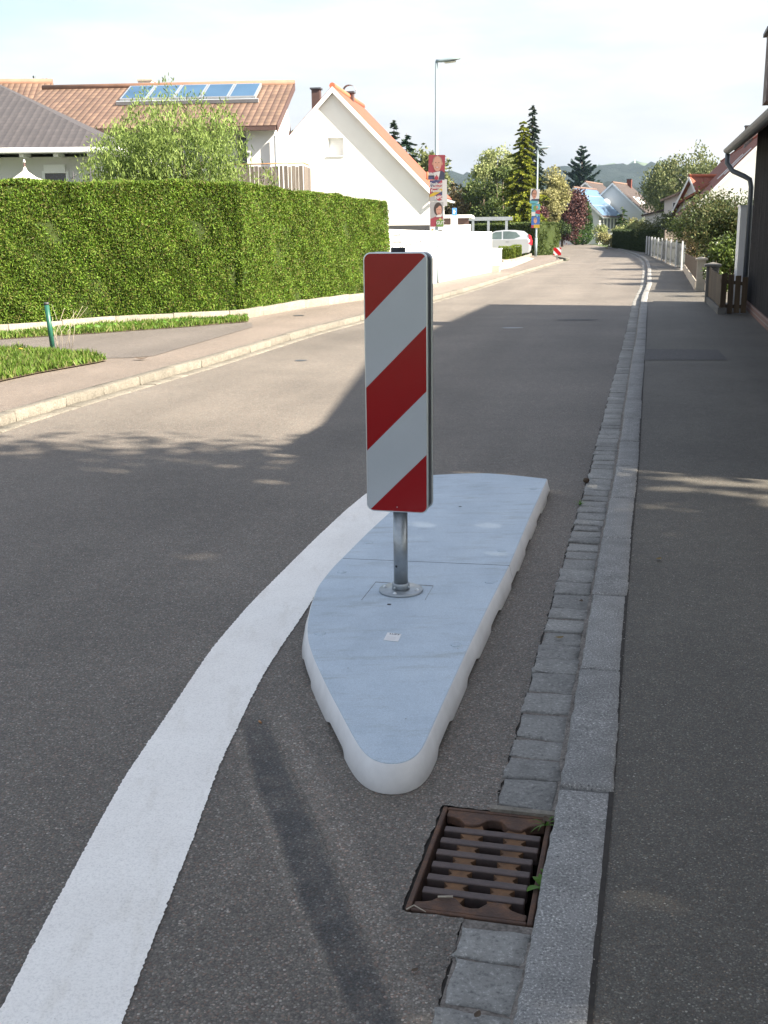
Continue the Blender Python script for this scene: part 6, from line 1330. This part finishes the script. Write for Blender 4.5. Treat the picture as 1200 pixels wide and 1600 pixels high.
top = [(-0.06, 0.93), (-0.22, 1.22), (-0.42, 1.37), (-0.9, 1.43), (-1.5, 1.44), (-1.95, 1.39), (-2.45, 1.20), (-3.05, 0.92)]
def gsl(y, s): return [(x*1.0 - (0.06*s if x > -1 else -0.06*s), y, 0.9+(z-0.9)*(1-0.03*s)) for x, z in top]
m = MB(); n = len(top); vs = [(x, -0.80+(z-0.93)*0.30, z) for x, z in top] + [(x, 0.80-(z-0.93)*0.30, z) for x, z in top]
m.add(vs, [tuple(range(n)), tuple(range(n, 2*n))[::-1]] + [(i, i+1, n+i+1, n+i) for i in range(n-1)]); m.build('roof', 'silver car paint', car, bevel=0.025, bseg=3)
def sidew(pts, off=0.012):
    m = MB(); P3 = [(x, -0.80+(z-0.93)*0.30-off, z) for x, z in pts]; m.extr(P3, (0, 0.01, 0)); return m
simple('car glass', (0.06, 0.085, 0.08), 0.06, var=0.3, scale=2, spec=0.9)
sidew([(-1.62, 0.97), (-1.62, 1.36), (-1.95, 1.34), (-2.35, 1.17), (-2.72, 0.97)]).build('side_window', 'car glass', car)
sidew([(-0.62, 1.10), (-0.85, 1.32), (-1.2, 1.37), (-1.54, 1.37), (-1.54, 0.97), (-0.95, 0.98)]).build('side_window', 'car glass', car)
m = MB(); m.add([(-2.03, -0.60, 1.385), (-2.03, 0.60, 1.385), (-3.03, 0.76, 0.945), (-3.03, -0.76, 0.945)], [(0, 1, 2, 3)]); o = m.build('windscreen', 'car glass', car); o.location = (-0.02, 0, 0.012)
m = MB(); m.box(-2.68, -2.55, -0.95, -0.81, 0.94, 1.05); m.build('wing_mirror', 'silver car paint', car, bevel=0.02)
m = MB(); m.extr([(0.015, -0.83, 0.62), (0.03, -0.80, 0.85), (-0.05, -0.78, 1.12), (-0.18, -0.78, 1.2), (-0.16, -0.80, 0.95), (-0.22, -0.846, 0.72)], (0, 0.22, 0)); m.build('tail_light', 'tail light red', car, bevel=0.01)
for x in (-0.75, -3.3):
    for y in (-0.80, 0.62):
        m = MB(); m.tube([(x, y-0.02, 0.30), (x, y+0.18, 0.30)], 0.30, 24); w_ = m.build('wheel', 'tyre', car, bevel=0.02); m = MB(); m.tube([(x, y-0.035, 0.30), (x, y-0.021, 0.30)], 0.20, 20); m.build('rim', 'rim', w_)
m = MB(); m.box(-1.36, -1.20, -0.862, -0.842, 0.83, 0.86); m.build('door_handle', 'silver car paint', car)

# ================================================================ STREET LAMPS
simple('lamp glass', (0.6, 0.62, 0.62), 0.3)
def lamp(u, v, vt, label, hl=0.66, s=1.0, z=PZ):
    p = G(u, v, z); H = Zat(u, vt, p.y)-z; o = empty('street_lamp', (p.x, p.y, z), R(-4), label, 'street lamp', 'street lamps along the left kerb')
    m = MB(); m.tube([(0, 0, -0.02), (0, 0, 1.0)], 0.072*s, 14); m.tube([(0, 0, 1.0), (0, 0, 1.06), (0, 0, H)], [0.072*s, 0.056*s, 0.036*s], 14); m.build('pole', 'lamp pole paint', o)
    m = MB(); n = 10; st = [(-0.02, 0.04, 0.05, 0.0), (0.10, 0.07, 0.06, 0.0), (0.3, 0.13, 0.075, 0.015), (0.5, 0.13, 0.06, 0.04), (0.62, 0.09, 0.035, 0.06), (hl+0.02, 0.02, 0.01, 0.07)]; vs = []
    for x, w, hh_, dz in st:
        for k in range(n): a = 2*math.pi*k/n; vs.append((x, w*math.cos(a), H+dz+hh_*math.sin(a)*(1 if math.sin(a) > 0 else 0.5)))
    m.add(vs, [(i*n+k, i*n+(k+1) % n, (i+1)*n+(k+1) % n, (i+1)*n+k) for i in range(5) for k in range(n)] + [tuple(range(n))[::-1], tuple(range(5*n, 6*n))], True); hd = m.build('lamp_head', 'lamp pole paint', o)
    m = MB(); vs = []
    for x, w, dz in ((0.22, 0.08, -0.03), (0.38, 0.11, -0.025), (0.54, 0.08, 0.0)):
        vs += [(x, -w, H+dz), (x, 0, H+dz-0.03), (x, w, H+dz)]
    m.add(vs, [(0, 1, 4, 3), (1, 2, 5, 4), (3, 4, 7, 6), (4, 5, 8, 7)]); m.build('diffuser', 'lamp glass', hd)
    return o, p
l1, lp1 = lamp(682, 441.5, 96, 'nearest street lamp with three portrait posters on its pole by the white wall')
l2, lp2 = lamp(837, 400.5, 232, 'second street lamp with posters beside the golden cypress')
l3, lp3 = lamp(929, 378.8, 305, 'farthest street lamp standing at the bend of the road', z=0.0)
# mirror on the far lamp
mp = D(928.5, 347.5, lp3.y-0.12); mr = empty('traffic_mirror', (mp.x, mp.y, mp.z), 0, 'small rectangular white framed traffic mirror on the farthest lamp', 'mirror')
simple('mirror glass', (0.55, 0.57, 0.6), 0.1, 0.9); 
m = MB(); m.box(-0.48, 0.48, 0, 0.05, -0.31, 0.31); m.build('frame', 'white paint', mr, bevel=0.05); m = MB(); m.box(-0.34, 0.34, -0.012, -0.001, -0.20, 0.20); m.build('glass', 'mirror glass', mr)

# ---- posters
for nm, c in (('poster red', (0.42, 0.03, 0.06)), ('poster crimson', (0.36, 0.04, 0.07)), ('skin tone', (0.55, 0.27, 0.19)), ('skin tone light', (0.62, 0.33, 0.25)), ('suit navy', (0.035, 0.04, 0.09)), ('hair dark', (0.05, 0.03, 0.028)), ('hair grey', (0.35, 0.25, 0.2)), ('poster white', (0.72, 0.72, 0.74)), ('poster navy', (0.05, 0.05, 0.16)), ('poster gold', (0.62, 0.42, 0.02)), ('poster grey', (0.42, 0.42, 0.44)), ('poster green', (0.16, 0.3, 0.06)), ('poster blue', (0.03, 0.14, 0.5)), ('poster teal', (0.1, 0.4, 0.5)), ('poster black', (0.02, 0.02, 0.025)), ('lips', (0.35, 0.08, 0.08)), ('hard board', (0.45, 0.36, 0.25))): simple(nm, tuple(x*0.42 for x in c), 0.6, var=0.03)
def poster(cx, y, z0, z1, w, label, rz, tilt, shapes, txts, back='poster white'):
    o = empty('poster', (cx, y, (z0+z1)/2), 0, label, 'poster'); o.rotation_euler = (0, tilt, rz); h = z1-z0
    m = MB(); m.box(-w/2, w/2, 0, 0.006, -h/2, h/2); bo = m.build('board', back, o)
    for i, (nm, mat, pts) in enumerate(shapes):
        m = MB(); m.extr([(px*w/2, -0.0012-0.0007*i, pz*h/2) for px, pz in pts], (0, 0.0006, 0)); m.build(nm, mat, o)
    for i, (t, sx, sz, size, mat, sh) in enumerate(txts): text_mesh('lettering', t, size*h, mat, o, (sx*w/2, -0.0012-0.0007*(len(shapes)+1), sz*h/2), shear=sh, bold=0.003)
    return o
def ov(cx, cz, rx, rz_, n=18, a0=0, a1=360): return [(cx+rx*math.cos(R(a0+(a1-a0)*k/(n if a1-a0 >= 360 else n-1))), cz+rz_*math.sin(R(a0+(a1-a0)*k/(n if a1-a0 >= 360 else n-1)))) for k in range(n)]
rect = lambda x0, x1, z0, z1: [(x0, z0), (x1, z0), (x1, z1), (x0, z1)]
yl = lp1.y-0.085; XX = lambda u: Xat(u, yl); ZZ = lambda v: Zat(682, v, yl)
man = [('background', 'poster crimson', rect(-1, 1, -1, 1)), ('jacket', 'suit navy', [(-.95, -1), (1, -1), (1, -.42), (.62, -.25), (.3, -.3), (-.3, -.4), (-.95, -.55)]), ('shirt', 'poster white', [(-.35, -.42), (.45, -.3), (.25, -1), (-.2, -1)]), ('tie', 'poster red', [(-.05, -.62), (.1, -.62), (.14, -1), (-.1, -1)]),
       ('ear', 'skin tone', ov(-.5, .30, .08, .12)), ('ear', 'skin tone', ov(.66, .30, .08, .12)), ('hair', 'hair grey', ov(.08, .50, .56, .42)), ('face', 'skin tone light', ov(.08, .28, .50, .60)), ('eye', 'hair dark', ov(-.12, .38, .09, .025)), ('eye', 'hair dark', ov(.26, .38, .09, .025)), ('nose', 'skin tone', [(.02, .34), (.12, .34), (.18, .16), (-.03, .16)]), ('mouth', 'lips', ov(.07, -.0, .22, .06)), ('teeth', 'poster white', ov(.07, .01, .17, .032)),
       ('banner', 'poster navy', [(-1, -1), (-.5, -1), (-.5, -.75), (-1, -.7)]), ('logo', 'poster red', rect(-.2, .25, -.98, -.72))]
poster((XX(669.5)+XX(695))/2, yl, ZZ(281), ZZ(242), XX(695)-XX(669.5), 'topmost poster on the nearest lamp: smiling man in a dark suit on a red ground', -R(6), R(1.5), man, [('KARL-HEINZ', -.42, -.52, .07, 'poster white', 0), ('BRUNNER', -.5, -.64, .07, 'poster white', 0)])
slo = [('background', 'poster navy', rect(-1, 1, -1, 1)), ('red_band', 'poster red', [(-1, -.35), (1, .45), (1, .9), (.9, 1), (-.2, .45), (-1, .2)]), ('gold_band', 'poster gold', [(-1, -.75), (1, -.05), (1, .35), (-1, -.4)]), ('footer', 'poster grey', [(-1, -1), (1, -1), (1, -.72), (-.1, -.5), (-1, -.62)]), ('emblem', 'poster red', ov(.52, -.68, .46, .30))]
poster((XX(671.5)+XX(691))/2, yl, ZZ(314), ZZ(281.5), XX(691)-XX(671.5), 'middle poster on the nearest lamp: slanted white slogan on dark, red and gold', -R(6), 0, slo, [('Freiheit', .0, .50, .21, 'poster white', .1), ('Heimat', .0, .18, .21, 'poster white', .1), ('Familie', .0, -.14, .19, 'poster white', .1), ('NPD', .52, -.80, .22, 'poster white', 0)])
wom = [('background', 'poster grey', rect(-.94, .94, -.95, .95)), ('blouse', 'poster crimson', [(-.9, -.95), (.5, -.95), (.9, -.2), (.5, -.12), (-.2, -.18), (-.9, -.35)]), ('hair', 'hair dark', ov(.2, .40, .62, .52)), ('face', 'skin tone light', ov(.30, .34, .40, .44)), ('fringe', 'hair dark', [(-.1, .45), (.05, .82), (.45, .85), (.7, .6), (.35, .66), (.1, .5)]), ('eye', 'hair dark', ov(.14, .36, .08, .02)), ('eye', 'hair dark', ov(.46, .36, .08, .02)), ('mouth', 'lips', ov(.3, .08, .16, .03)), ('collar', 'poster white', [(.0, -.08), (.75, -.0), (.6, -.22), (-.1, -.22)]), ('green_block', 'poster green', rect(-.05, .94, -.95, -.42)), ('flower', 'yellow leaves', ov(.5, -.38, .2, .1))]
poster((XX(671.5)+XX(693.5))/2, yl, ZZ(355), ZZ(314.5), XX(693.5)-XX(671.5), 'lowest poster on the nearest lamp: dark haired woman above a green field', -R(6), 0, wom, [('GUT', .5, -.78, .17, 'poster white', .05)])
poster((XX(681)+XX(696))/2, lp1.y+0.12, ZZ(322), ZZ(280), XX(697)-XX(676), 'blank white back of a board on the far side of the nearest lamp', -R(6), -R(1), [], [], 'poster white')
yl = lp2.y-0.085
man2 = [('background', 'poster white', rect(-1, 1, -1, 1)), ('jacket', 'suit navy', [(-1, -.7), (1, -.7), (1, -.3), (.4, -.35), (-.6, -.4)]), ('hair', 'hair dark', ov(-.2, .42, .62, .55)), ('face', 'skin tone', ov(-.1, .25, .50, .62)), ('glasses', 'hair dark', rect(-.5, .3, .28, .36)), ('mouth', 'lips', ov(-.08, -.05, .18, .04)), ('footer', 'poster teal', rect(-1, .8, -1, -.62))]
poster((XX(827)+XX(842))/2, yl, ZZ(320), ZZ(297), XX(842)-XX(828), 'upper poster on the second lamp: man with glasses over a teal band', -R(8), R(4), man2, [])
mid2 = [('background', 'poster teal', rect(-1, 1, -1, 1)), ('figure', 'poster green', ov(-.1, .3, .5, .45)), ('figure', 'skin tone', ov(.3, .45, .25, .25)), ('red_block', 'poster red', [(-.1, -.6), (1, -.75), (1, .05), (0, -.1)]), ('pale_block', 'poster white', rect(-1, -.1, -1, -.35))]
poster((XX(830)+XX(843))/2, yl, ZZ(339), ZZ(320.5), XX(843)-XX(830), 'middle poster on the second lamp: teal picture with a red corner', -R(8), 0, mid2, [])
low2 = [('background', 'poster blue', rect(-1, 1, -1, 1)), ('face', 'skin tone light', ov(-.05, .3, .42, .5)), ('hair', 'hair grey', ov(-.05, .62, .36, .22)), ('yellow_block', 'poster gold', rect(-.4, 1, -1, -.42)), ('red_block', 'poster red', rect(-1, -.42, -1, -.5))]
poster((XX(830)+XX(843))/2, yl, ZZ(358), ZZ(340), XX(843)-XX(830), 'lowest poster on the second lamp: blue portrait with a yellow foot', -R(8), 0, low2, [])

# ---- small striped sign at the kerb nose
sp = G(870.5, 405, PZ); s2 = empty('traffic_sign', (sp.x, sp.y, PZ), -R(4), 'small square red and white striped board on a thin post at the far kerb nose', 'traffic sign')
z0_, z1_ = Zat(869, 399, sp.y)-PZ, Zat(869, 387, sp.y)-PZ; hw_ = (Xat(875.5, sp.y)-Xat(863.5, sp.y))/2
m = MB(); m.box(-hw_, hw_, 0, 0.02, z0_, z1_); m.build('board', 'white reflective sheet', s2)
bp = [(-hw_, z0_), (hw_, z0_), (hw_, z1_), (-hw_, z1_)]; zz_ = (z0_+z1_)/2; r2 = math.sqrt(.5)
for c0_, c1_ in ((-0.085, 0.085), (0.19, 0.9), (-0.9, -0.19)):
    pl = clip(clip(bp, r2, r2, c1_+r2*zz_), -r2, -r2, -(c0_+r2*zz_))
    if len(pl) > 2: m = MB(); m.extr([(x, -0.004, z) for x, z in pl], (0, 0.003, 0)); m.build('stripe', 'red reflective sheet', s2)
m = MB(); m.tube([(0, 0.03, 0), (0, 0.03, z1_)], 0.03, 8); m.build('post', 'galvanised steel', s2)

# ================================================================ SMALL THINGS NEAR THE CAMERA
def leaflet(p, L_, w, yaw, mat, name, label, cat, curl=0.3):
    m = MB(); n = 5; vs = []
    for i in range(n):
        f = i/(n-1); hw2 = w/2*math.sin(math.pi*min(max(f, .04), .96))**0.7; z = curl*L_*(f-0.5)**2*1.6
        vs += [((f-.5)*L_, -hw2, z+0.15*hw2), ((f-.5)*L_, 0, z), ((f-.5)*L_, hw2, z+0.15*hw2)]
    m.add(vs, [(3*i+j, 3*i+j+1, 3*i+4+j, 3*i+3+j) for i in range(n-1) for j in range(2)]); return tag(m.build(name, mat, loc=p, rz=yaw), label, cat)
simple('dead leaf', (0.16, 0.11, 0.035), 0.8, var=0.3, scale=30); simple('dead leaf brown', (0.075, 0.05, 0.03), 0.8, var=0.3, scale=30)
for u, v, z, L_, w, yw, mt, lab in ((1029, 874, PZ, 0.035, 0.024, 40, 'dead leaf', 'small yellowish dead leaf on the right pavement'), (874, 997, 0.012, 0.035, 0.022, 10, 'dead leaf', 'tan curled leaf lying on the gutter stones mid way up'), (908, 940, 0.012, 0.03, 0.018, 70, 'dead leaf brown', 'dark curled leaf in the kerb joint'), (854, 1282, 0.016, 0.03, 0.02, 100, 'dead leaf brown', 'brown leaf scrap wedged between grate and kerb'), (648, 1517, 0.006, 0.017, 0.012, 30, 'dead leaf brown', 'tiny brown leaf scrap on the asphalt below the grate'), (746, 1587, 0.014, 0.022, 0.014, 60, 'dead leaf brown', 'dark leaf scrap on the nearest gutter stone'), (221, 561, PZ+.01, 0.16, 0.1, 10, 'dead leaf brown', 'brown leaf on the left pavement near the driveway line'), (1073, 944, PZ, 0.012, 0.010, 10, 'dead leaf brown', 'dark speck of leaf on the right pavement')):
    leaflet(G(u, v, z)+Vector((0, 0, .002)), L_, w, R(yw), mt, 'fallen_leaf', lab, 'leaf')
c = G(916, 750, 0.02); m = MB(); m.lathe([(0.004, 0), (0.017, 0.006), (0.021, 0.016), (0.016, 0.028), (0.004, 0.033)], 12); tag(m.build('pebble', 'dead leaf brown', loc=(c.x, c.y, 0.002)), 'round dark pebble at the outer edge of the gutter stones', 'pebble')
c = G(408, 1131, 0); m = MB(); m.tube([(0, 0, 0.004), (0.016, 0.003, 0.004)], 0.0035, 8); cgo = m.build('cigarette_end', 'copper', loc=(c.x, c.y, 0), rz=R(110)); tag(cgo, 'cigarette end lying on the asphalt right of the white line', 'cigarette end')
c = G(635, 1421, 0.008); m = MB(); m.tube([(0, 0, 0), (0.018, 0.012, .003), (0.045, -0.012, 0.001)], [0.002, 0.0018, 0.001], 5); tag(m.build('twig', 'cut branch wood', loc=c), 'pale dry twig at the near left corner of the grate', 'twig')
c = G(684, 1401, 0.004); m = MB(); m.tube([(0, 0, 0), (0.036, -0.004, .002)], [0.0025, 0.003], 5); tag(m.build('twig', 'cut branch wood', loc=c), 'short pale stick lying across the first grate bar', 'twig')
def weed(p, n, L_, label, seed, grassy=False, lean=(0, 0)):
    random.seed(seed); o = empty('weed', p, 0, label, 'weed')
    for k in range(n):
        a = random.uniform(0, 6.28); l = L_*random.uniform(.6, 1.1); up = random.uniform(.5, 1.2); w = l*(0.07 if grassy else 0.42); m = MB(); vs = []; ns = 5
        dx, dy = math.cos(a)+lean[0], math.sin(a)+lean[1]; sx_, sy_ = -math.sin(a), math.cos(a)
        for i in range(ns):
            f = i/(ns-1); ww = w/2*(1-f**2 if grassy else math.sin(math.pi*min(max(f*0.92+.05, .05), .98))); x = dx*l*f*.7; y = dy*l*f*.7; z = l*(up*f-0.75*up*f*f)*1.1
            vs += [(x+sx_*ww, y+sy_*ww, z+.1*ww), (x, y, z), (x-sx_*ww, y-sy_*ww, z+.1*ww)]
        m.add(vs, [(3*i+j, 3*i+j+1, 3*i+4+j, 3*i+3+j) for i in range(ns-1) for j in range(2)]); m.build('leaf', 'weed leaves', o)
weed(G(846, 1386, 0.0), 5, 0.052, 'small broad leaved green weed between the grate and the kerb', 1, lean=(-.5, 0))
weed(G(853, 1290, 0.0), 7, 0.075, 'thin grass tuft in the top corner between grate and kerb', 2, True, lean=(-.3, -.6))
weed(G(906, 790, 0.0), 16, 0.07, 'small grass tuft growing beside the gutter stones near the island', 3, True)
weed(G(852, 1368, 0.0), 3, 0.045, 'tiny green seedling at the kerb beside the grate middle', 4, lean=(-.5, 0))
# ---- loose grit lying on the asphalt and in the joints
def grit(name, pts, sizes, mat, label):
    V = []; Fq = []; r = np.random.default_rng(9)
    tmpl = np.array([(1, 0, 0), (0, 1, 0), (-1, 0, 0), (0, -1, 0), (0, 0, 1), (0, 0, -.6)]); tri = [(0, 1, 4), (1, 2, 4), (2, 3, 4), (3, 0, 4), (1, 0, 5), (2, 1, 5), (3, 2, 5), (0, 3, 5)]
    for p, s_ in zip(pts, sizes):
        o = len(V); a = r.uniform(0, 6.28); ca, sa = math.cos(a), math.sin(a)
        for t in tmpl: q = t*s_*r.uniform(.6, 1.3, 3); V.append((p[0]+q[0]*ca-q[1]*sa, p[1]+q[0]*sa+q[1]*ca, p[2]+q[2]*.6))
        Fq += [(o+i, o+j, o+k) for i, j, k in tri]
    return tag(link(name, np_mesh(np.array(V), np.array(Fq)), mat), label, 'grit', kind='stuff')
granite('grit stone', (0.20, 0.185, 0.165), (0.08, 0.07, 0.06), (0.42, 0.40, 0.37), 120, 0.7)
r = np.random.default_rng(12); pts = []; sz = []
dRf = arclen(Rf)
for k in range(2600):
    kind = r.uniform(); s_ = r.uniform(sA-0.9, sA+8); base = at_s(Rf, s_); Tt = at_s(Rf, s_+0.05)-base; Tt /= np.linalg.norm(Tt); Nn_ = np.array([Tt[1], -Tt[0]])
    if sA-0.05 < s_ < sB+0.05 and kind < 0.8: continue
    if kind < 0.30: q = base + Nn_*(-0.012+r.normal(0, 0.012)); z = 0.001
    elif kind < 0.60: q = base + Nn_*(0.165+r.normal(0, 0.008)); z = 0.009
    elif kind < 0.78: q = base + Nn_*(0.322+r.normal(0, 0.012)); z = PZ-0.002
    elif kind < 0.9: q = base - Nn_*r.exponential(0.35); z = 0.001
    else: q = base + Nn_*r.uniform(0.35, 1.1); z = PZ-0.005
    lx, ly = q[0]-gctr[0], q[1]-gctr[1]
    if abs(lx*N[0]+ly*N[1]) < 0.17 and abs(lx*T[0]+ly*T[1]) < 0.27: continue
    pts.append((q[0], q[1], z)); sz.append(r.uniform(0.0012, 0.0032)*(1.5 if r.uniform() < .07 else 1))
for k in range(420):        # along the foot of the island
    i = r.integers(nI); q = P_[i]+Nn[i]*(0.034+abs(r.normal(0, 0.014))); pts.append((q[0]+isl_c.x, q[1]+isl_c.y, 0.001)); sz.append(r.uniform(0.001, 0.0026))
grit('grit', pts, sz, 'grit stone', 'loose fine grit along the gutter, the kerb and the foot of the island')
# ---- dandelion in the left grass
c = G(32, 546, PZ+0.16); m = MB(); m.lathe([(0.005, 0), (0.03, 0.008), (0.02, 0.016)], 10); do = empty('dandelion', (c.x, c.y, PZ), 0, 'yellow dandelion flower in the grass by the green stake', 'flower'); m.build('blossom', 'poster gold', do, loc=(0, 0, .16)); m = MB(); m.tube([(0, 0, 0), (0, 0, .16)], .003, 5); m.build('stem', 'weed leaves', do)

# ================================================================ BEHIND THE CAMERA: what shades the foreground
broad_tree((6.4, 1.2, 0), 10.5, 3.9, 3.6, 2.7, 'mid green leaves', 27000, 0.22, 'large garden tree beside the near end of the barn', nclump=60, seed=61)
broad_tree((4.6, -5.2, 0), 10.0, 3.8, 3.6, 2.6, 'mid green leaves', 19000, 0.22, 'large garden tree on the right behind the camera', nclump=54, seed=62)
broad_tree((9.5, -2.6, 0), 12.5, 3.8, 3.6, 3.0, 'mid green leaves', 19000, 0.22, 'tallest garden tree farther back on the right behind the camera', nclump=54, seed=63)

# ================================================================ HILLS
def hill(name, y0, pts, depth, seed, mat):
    r = np.random.default_rng(seed); n = 260; xs = np.linspace(-1100, 1500, n); u = 600 + xs/y0*F*0.985
    hv = np.interp(u, [p[0] for p in pts], [p[1] for p in pts]); H = np.array([max(2, EYE + (361-v+(-0.012)*(600-uu)*0)*y0/F) for uu, v in zip(u, hv)])
    H = H + np.interp(xs, np.linspace(-1100, 1500, 900), r.normal(0, 1, 900))*1.6
    rows = 14; V = []; Fq = []
    for j in range(rows):
        f = j/(rows-1); prof_ = math.sin(f*math.pi/2)**0.8
        for i in range(n): V.append((xs[i], y0-depth*(1-f), H[i]*prof_*(1 + 0.0) + (r.normal(0, 2.2) if 0 < j else -3) - (4 if j == 0 else 0)))
    for j in range(rows-1):
        for i in range(n-1): Fq.append((j*n+i, j*n+i+1, (j+1)*n+i+1, (j+1)*n+i))
    base = len(V)
    for i in range(n): V.append((xs[i], y0+60, -5))
    for i in range(n-1): Fq.append(((rows-1)*n+i, (rows-1)*n+i+1, base+i+1, base+i))
    me = np_mesh(np.array(V), np.array(Fq)); return tag(link(name, me, mat), kind='structure')
wm, nt, b = newmat('far woodland'); v = objco(nt)
c1 = mixc(nt, 0.6, ramp(nt, noise(nt, v, 0.09, 8, 0.75), [(0.35, (0.004, 0.013, 0.011)), (0.65, (0.014, 0.030, 0.022))]), ramp(nt, noise(nt, v, 0.012, 4), [(0.4, (0.005, 0.015, 0.013)), (0.6, (0.014, 0.028, 0.022))]))
nt.links.new(c1, b.inputs['Base Color']); b.inputs['Roughness'].default_value = 0.95; bump(nt, b, noise(nt, v, 0.12, 8, .75), 1.0, 6.0); MATS['far woodland'] = wm
m2, nt, b = newmat('far meadow hill'); v = objco(nt)
nt.links.new(ramp(nt, noise(nt, v, 0.02, 6, 0.6), [(0.42, (0.03, 0.06, 0.02)), (0.5, (0.06, 0.09, 0.04)), (0.6, (0.10, 0.13, 0.06))]), b.inputs['Base Color']); b.inputs['Roughness'].default_value = 0.95; MATS['far meadow hill'] = m2
hill('hills', 1300, [(-400, 330), (560, 300), (700, 283), (860, 276), (930, 272), (990, 273), (1040, 276), (1120, 280), (1200, 286), (1500, 320)], 320, 1, 'far woodland')
hill('hills', 2300, [(-400, 340), (700, 300), (880, 279), (930, 270), (970, 267.5), (1010, 269), (1050, 277), (1100, 300), (1400, 330)], 300, 2, 'far meadow hill')
hill('hills', 700, [(-400, 356), (600, 330), (680, 322), (960, 303), (1000, 298), (1040, 292), (1080, 300), (1300, 330)], 120, 3, 'far woodland')
for u, vt, d, lab in ((991, 249, 2250, 'taller pale radio mast on the hill crest'), (980, 262, 2250, 'shorter thin mast left of the radio mast on the hill')):
    p = D(u, 275, d); z1 = Zat(u, vt, d); o = empty('radio_mast', (p.x, d, 0), 0, lab, 'mast'); w = 0.9 if u == 991 else 0.5
    m = MB(); m.tube([(0, 0, p.z-12), (0, 0, z1)], [w, w*0.6], 6); m.build('shaft', 'white plaster', o)
    if u == 991: m = MB(); m.tube([(0, 0, z1-9), (0, 0, z1-6)], 1.6, 8); m.build('antenna_ring', 'white plaster', o)

# ================================================================ HAZE
hz, nt, b = newmat('haze air'); nt.nodes.remove(b); pv_ = nd(nt, 'ShaderNodeVolumePrincipled'); pv_.inputs['Density'].default_value = 0.00013
pv_.inputs['Color'].default_value = (0.55, 0.76, 1.0, 1); pv_.inputs['Anisotropy'].default_value = 0.3; nt.links.new(pv_.outputs[0], nt.nodes['Material Output'].inputs['Volume']); MATS['haze air'] = hz
m = MB(); m.box(-3300, 3300, -70, 3300, -7, 125); tag(m.build('haze', 'haze air'), 'thin pale summer haze over the whole street and hills', 'haze', kind='stuff')
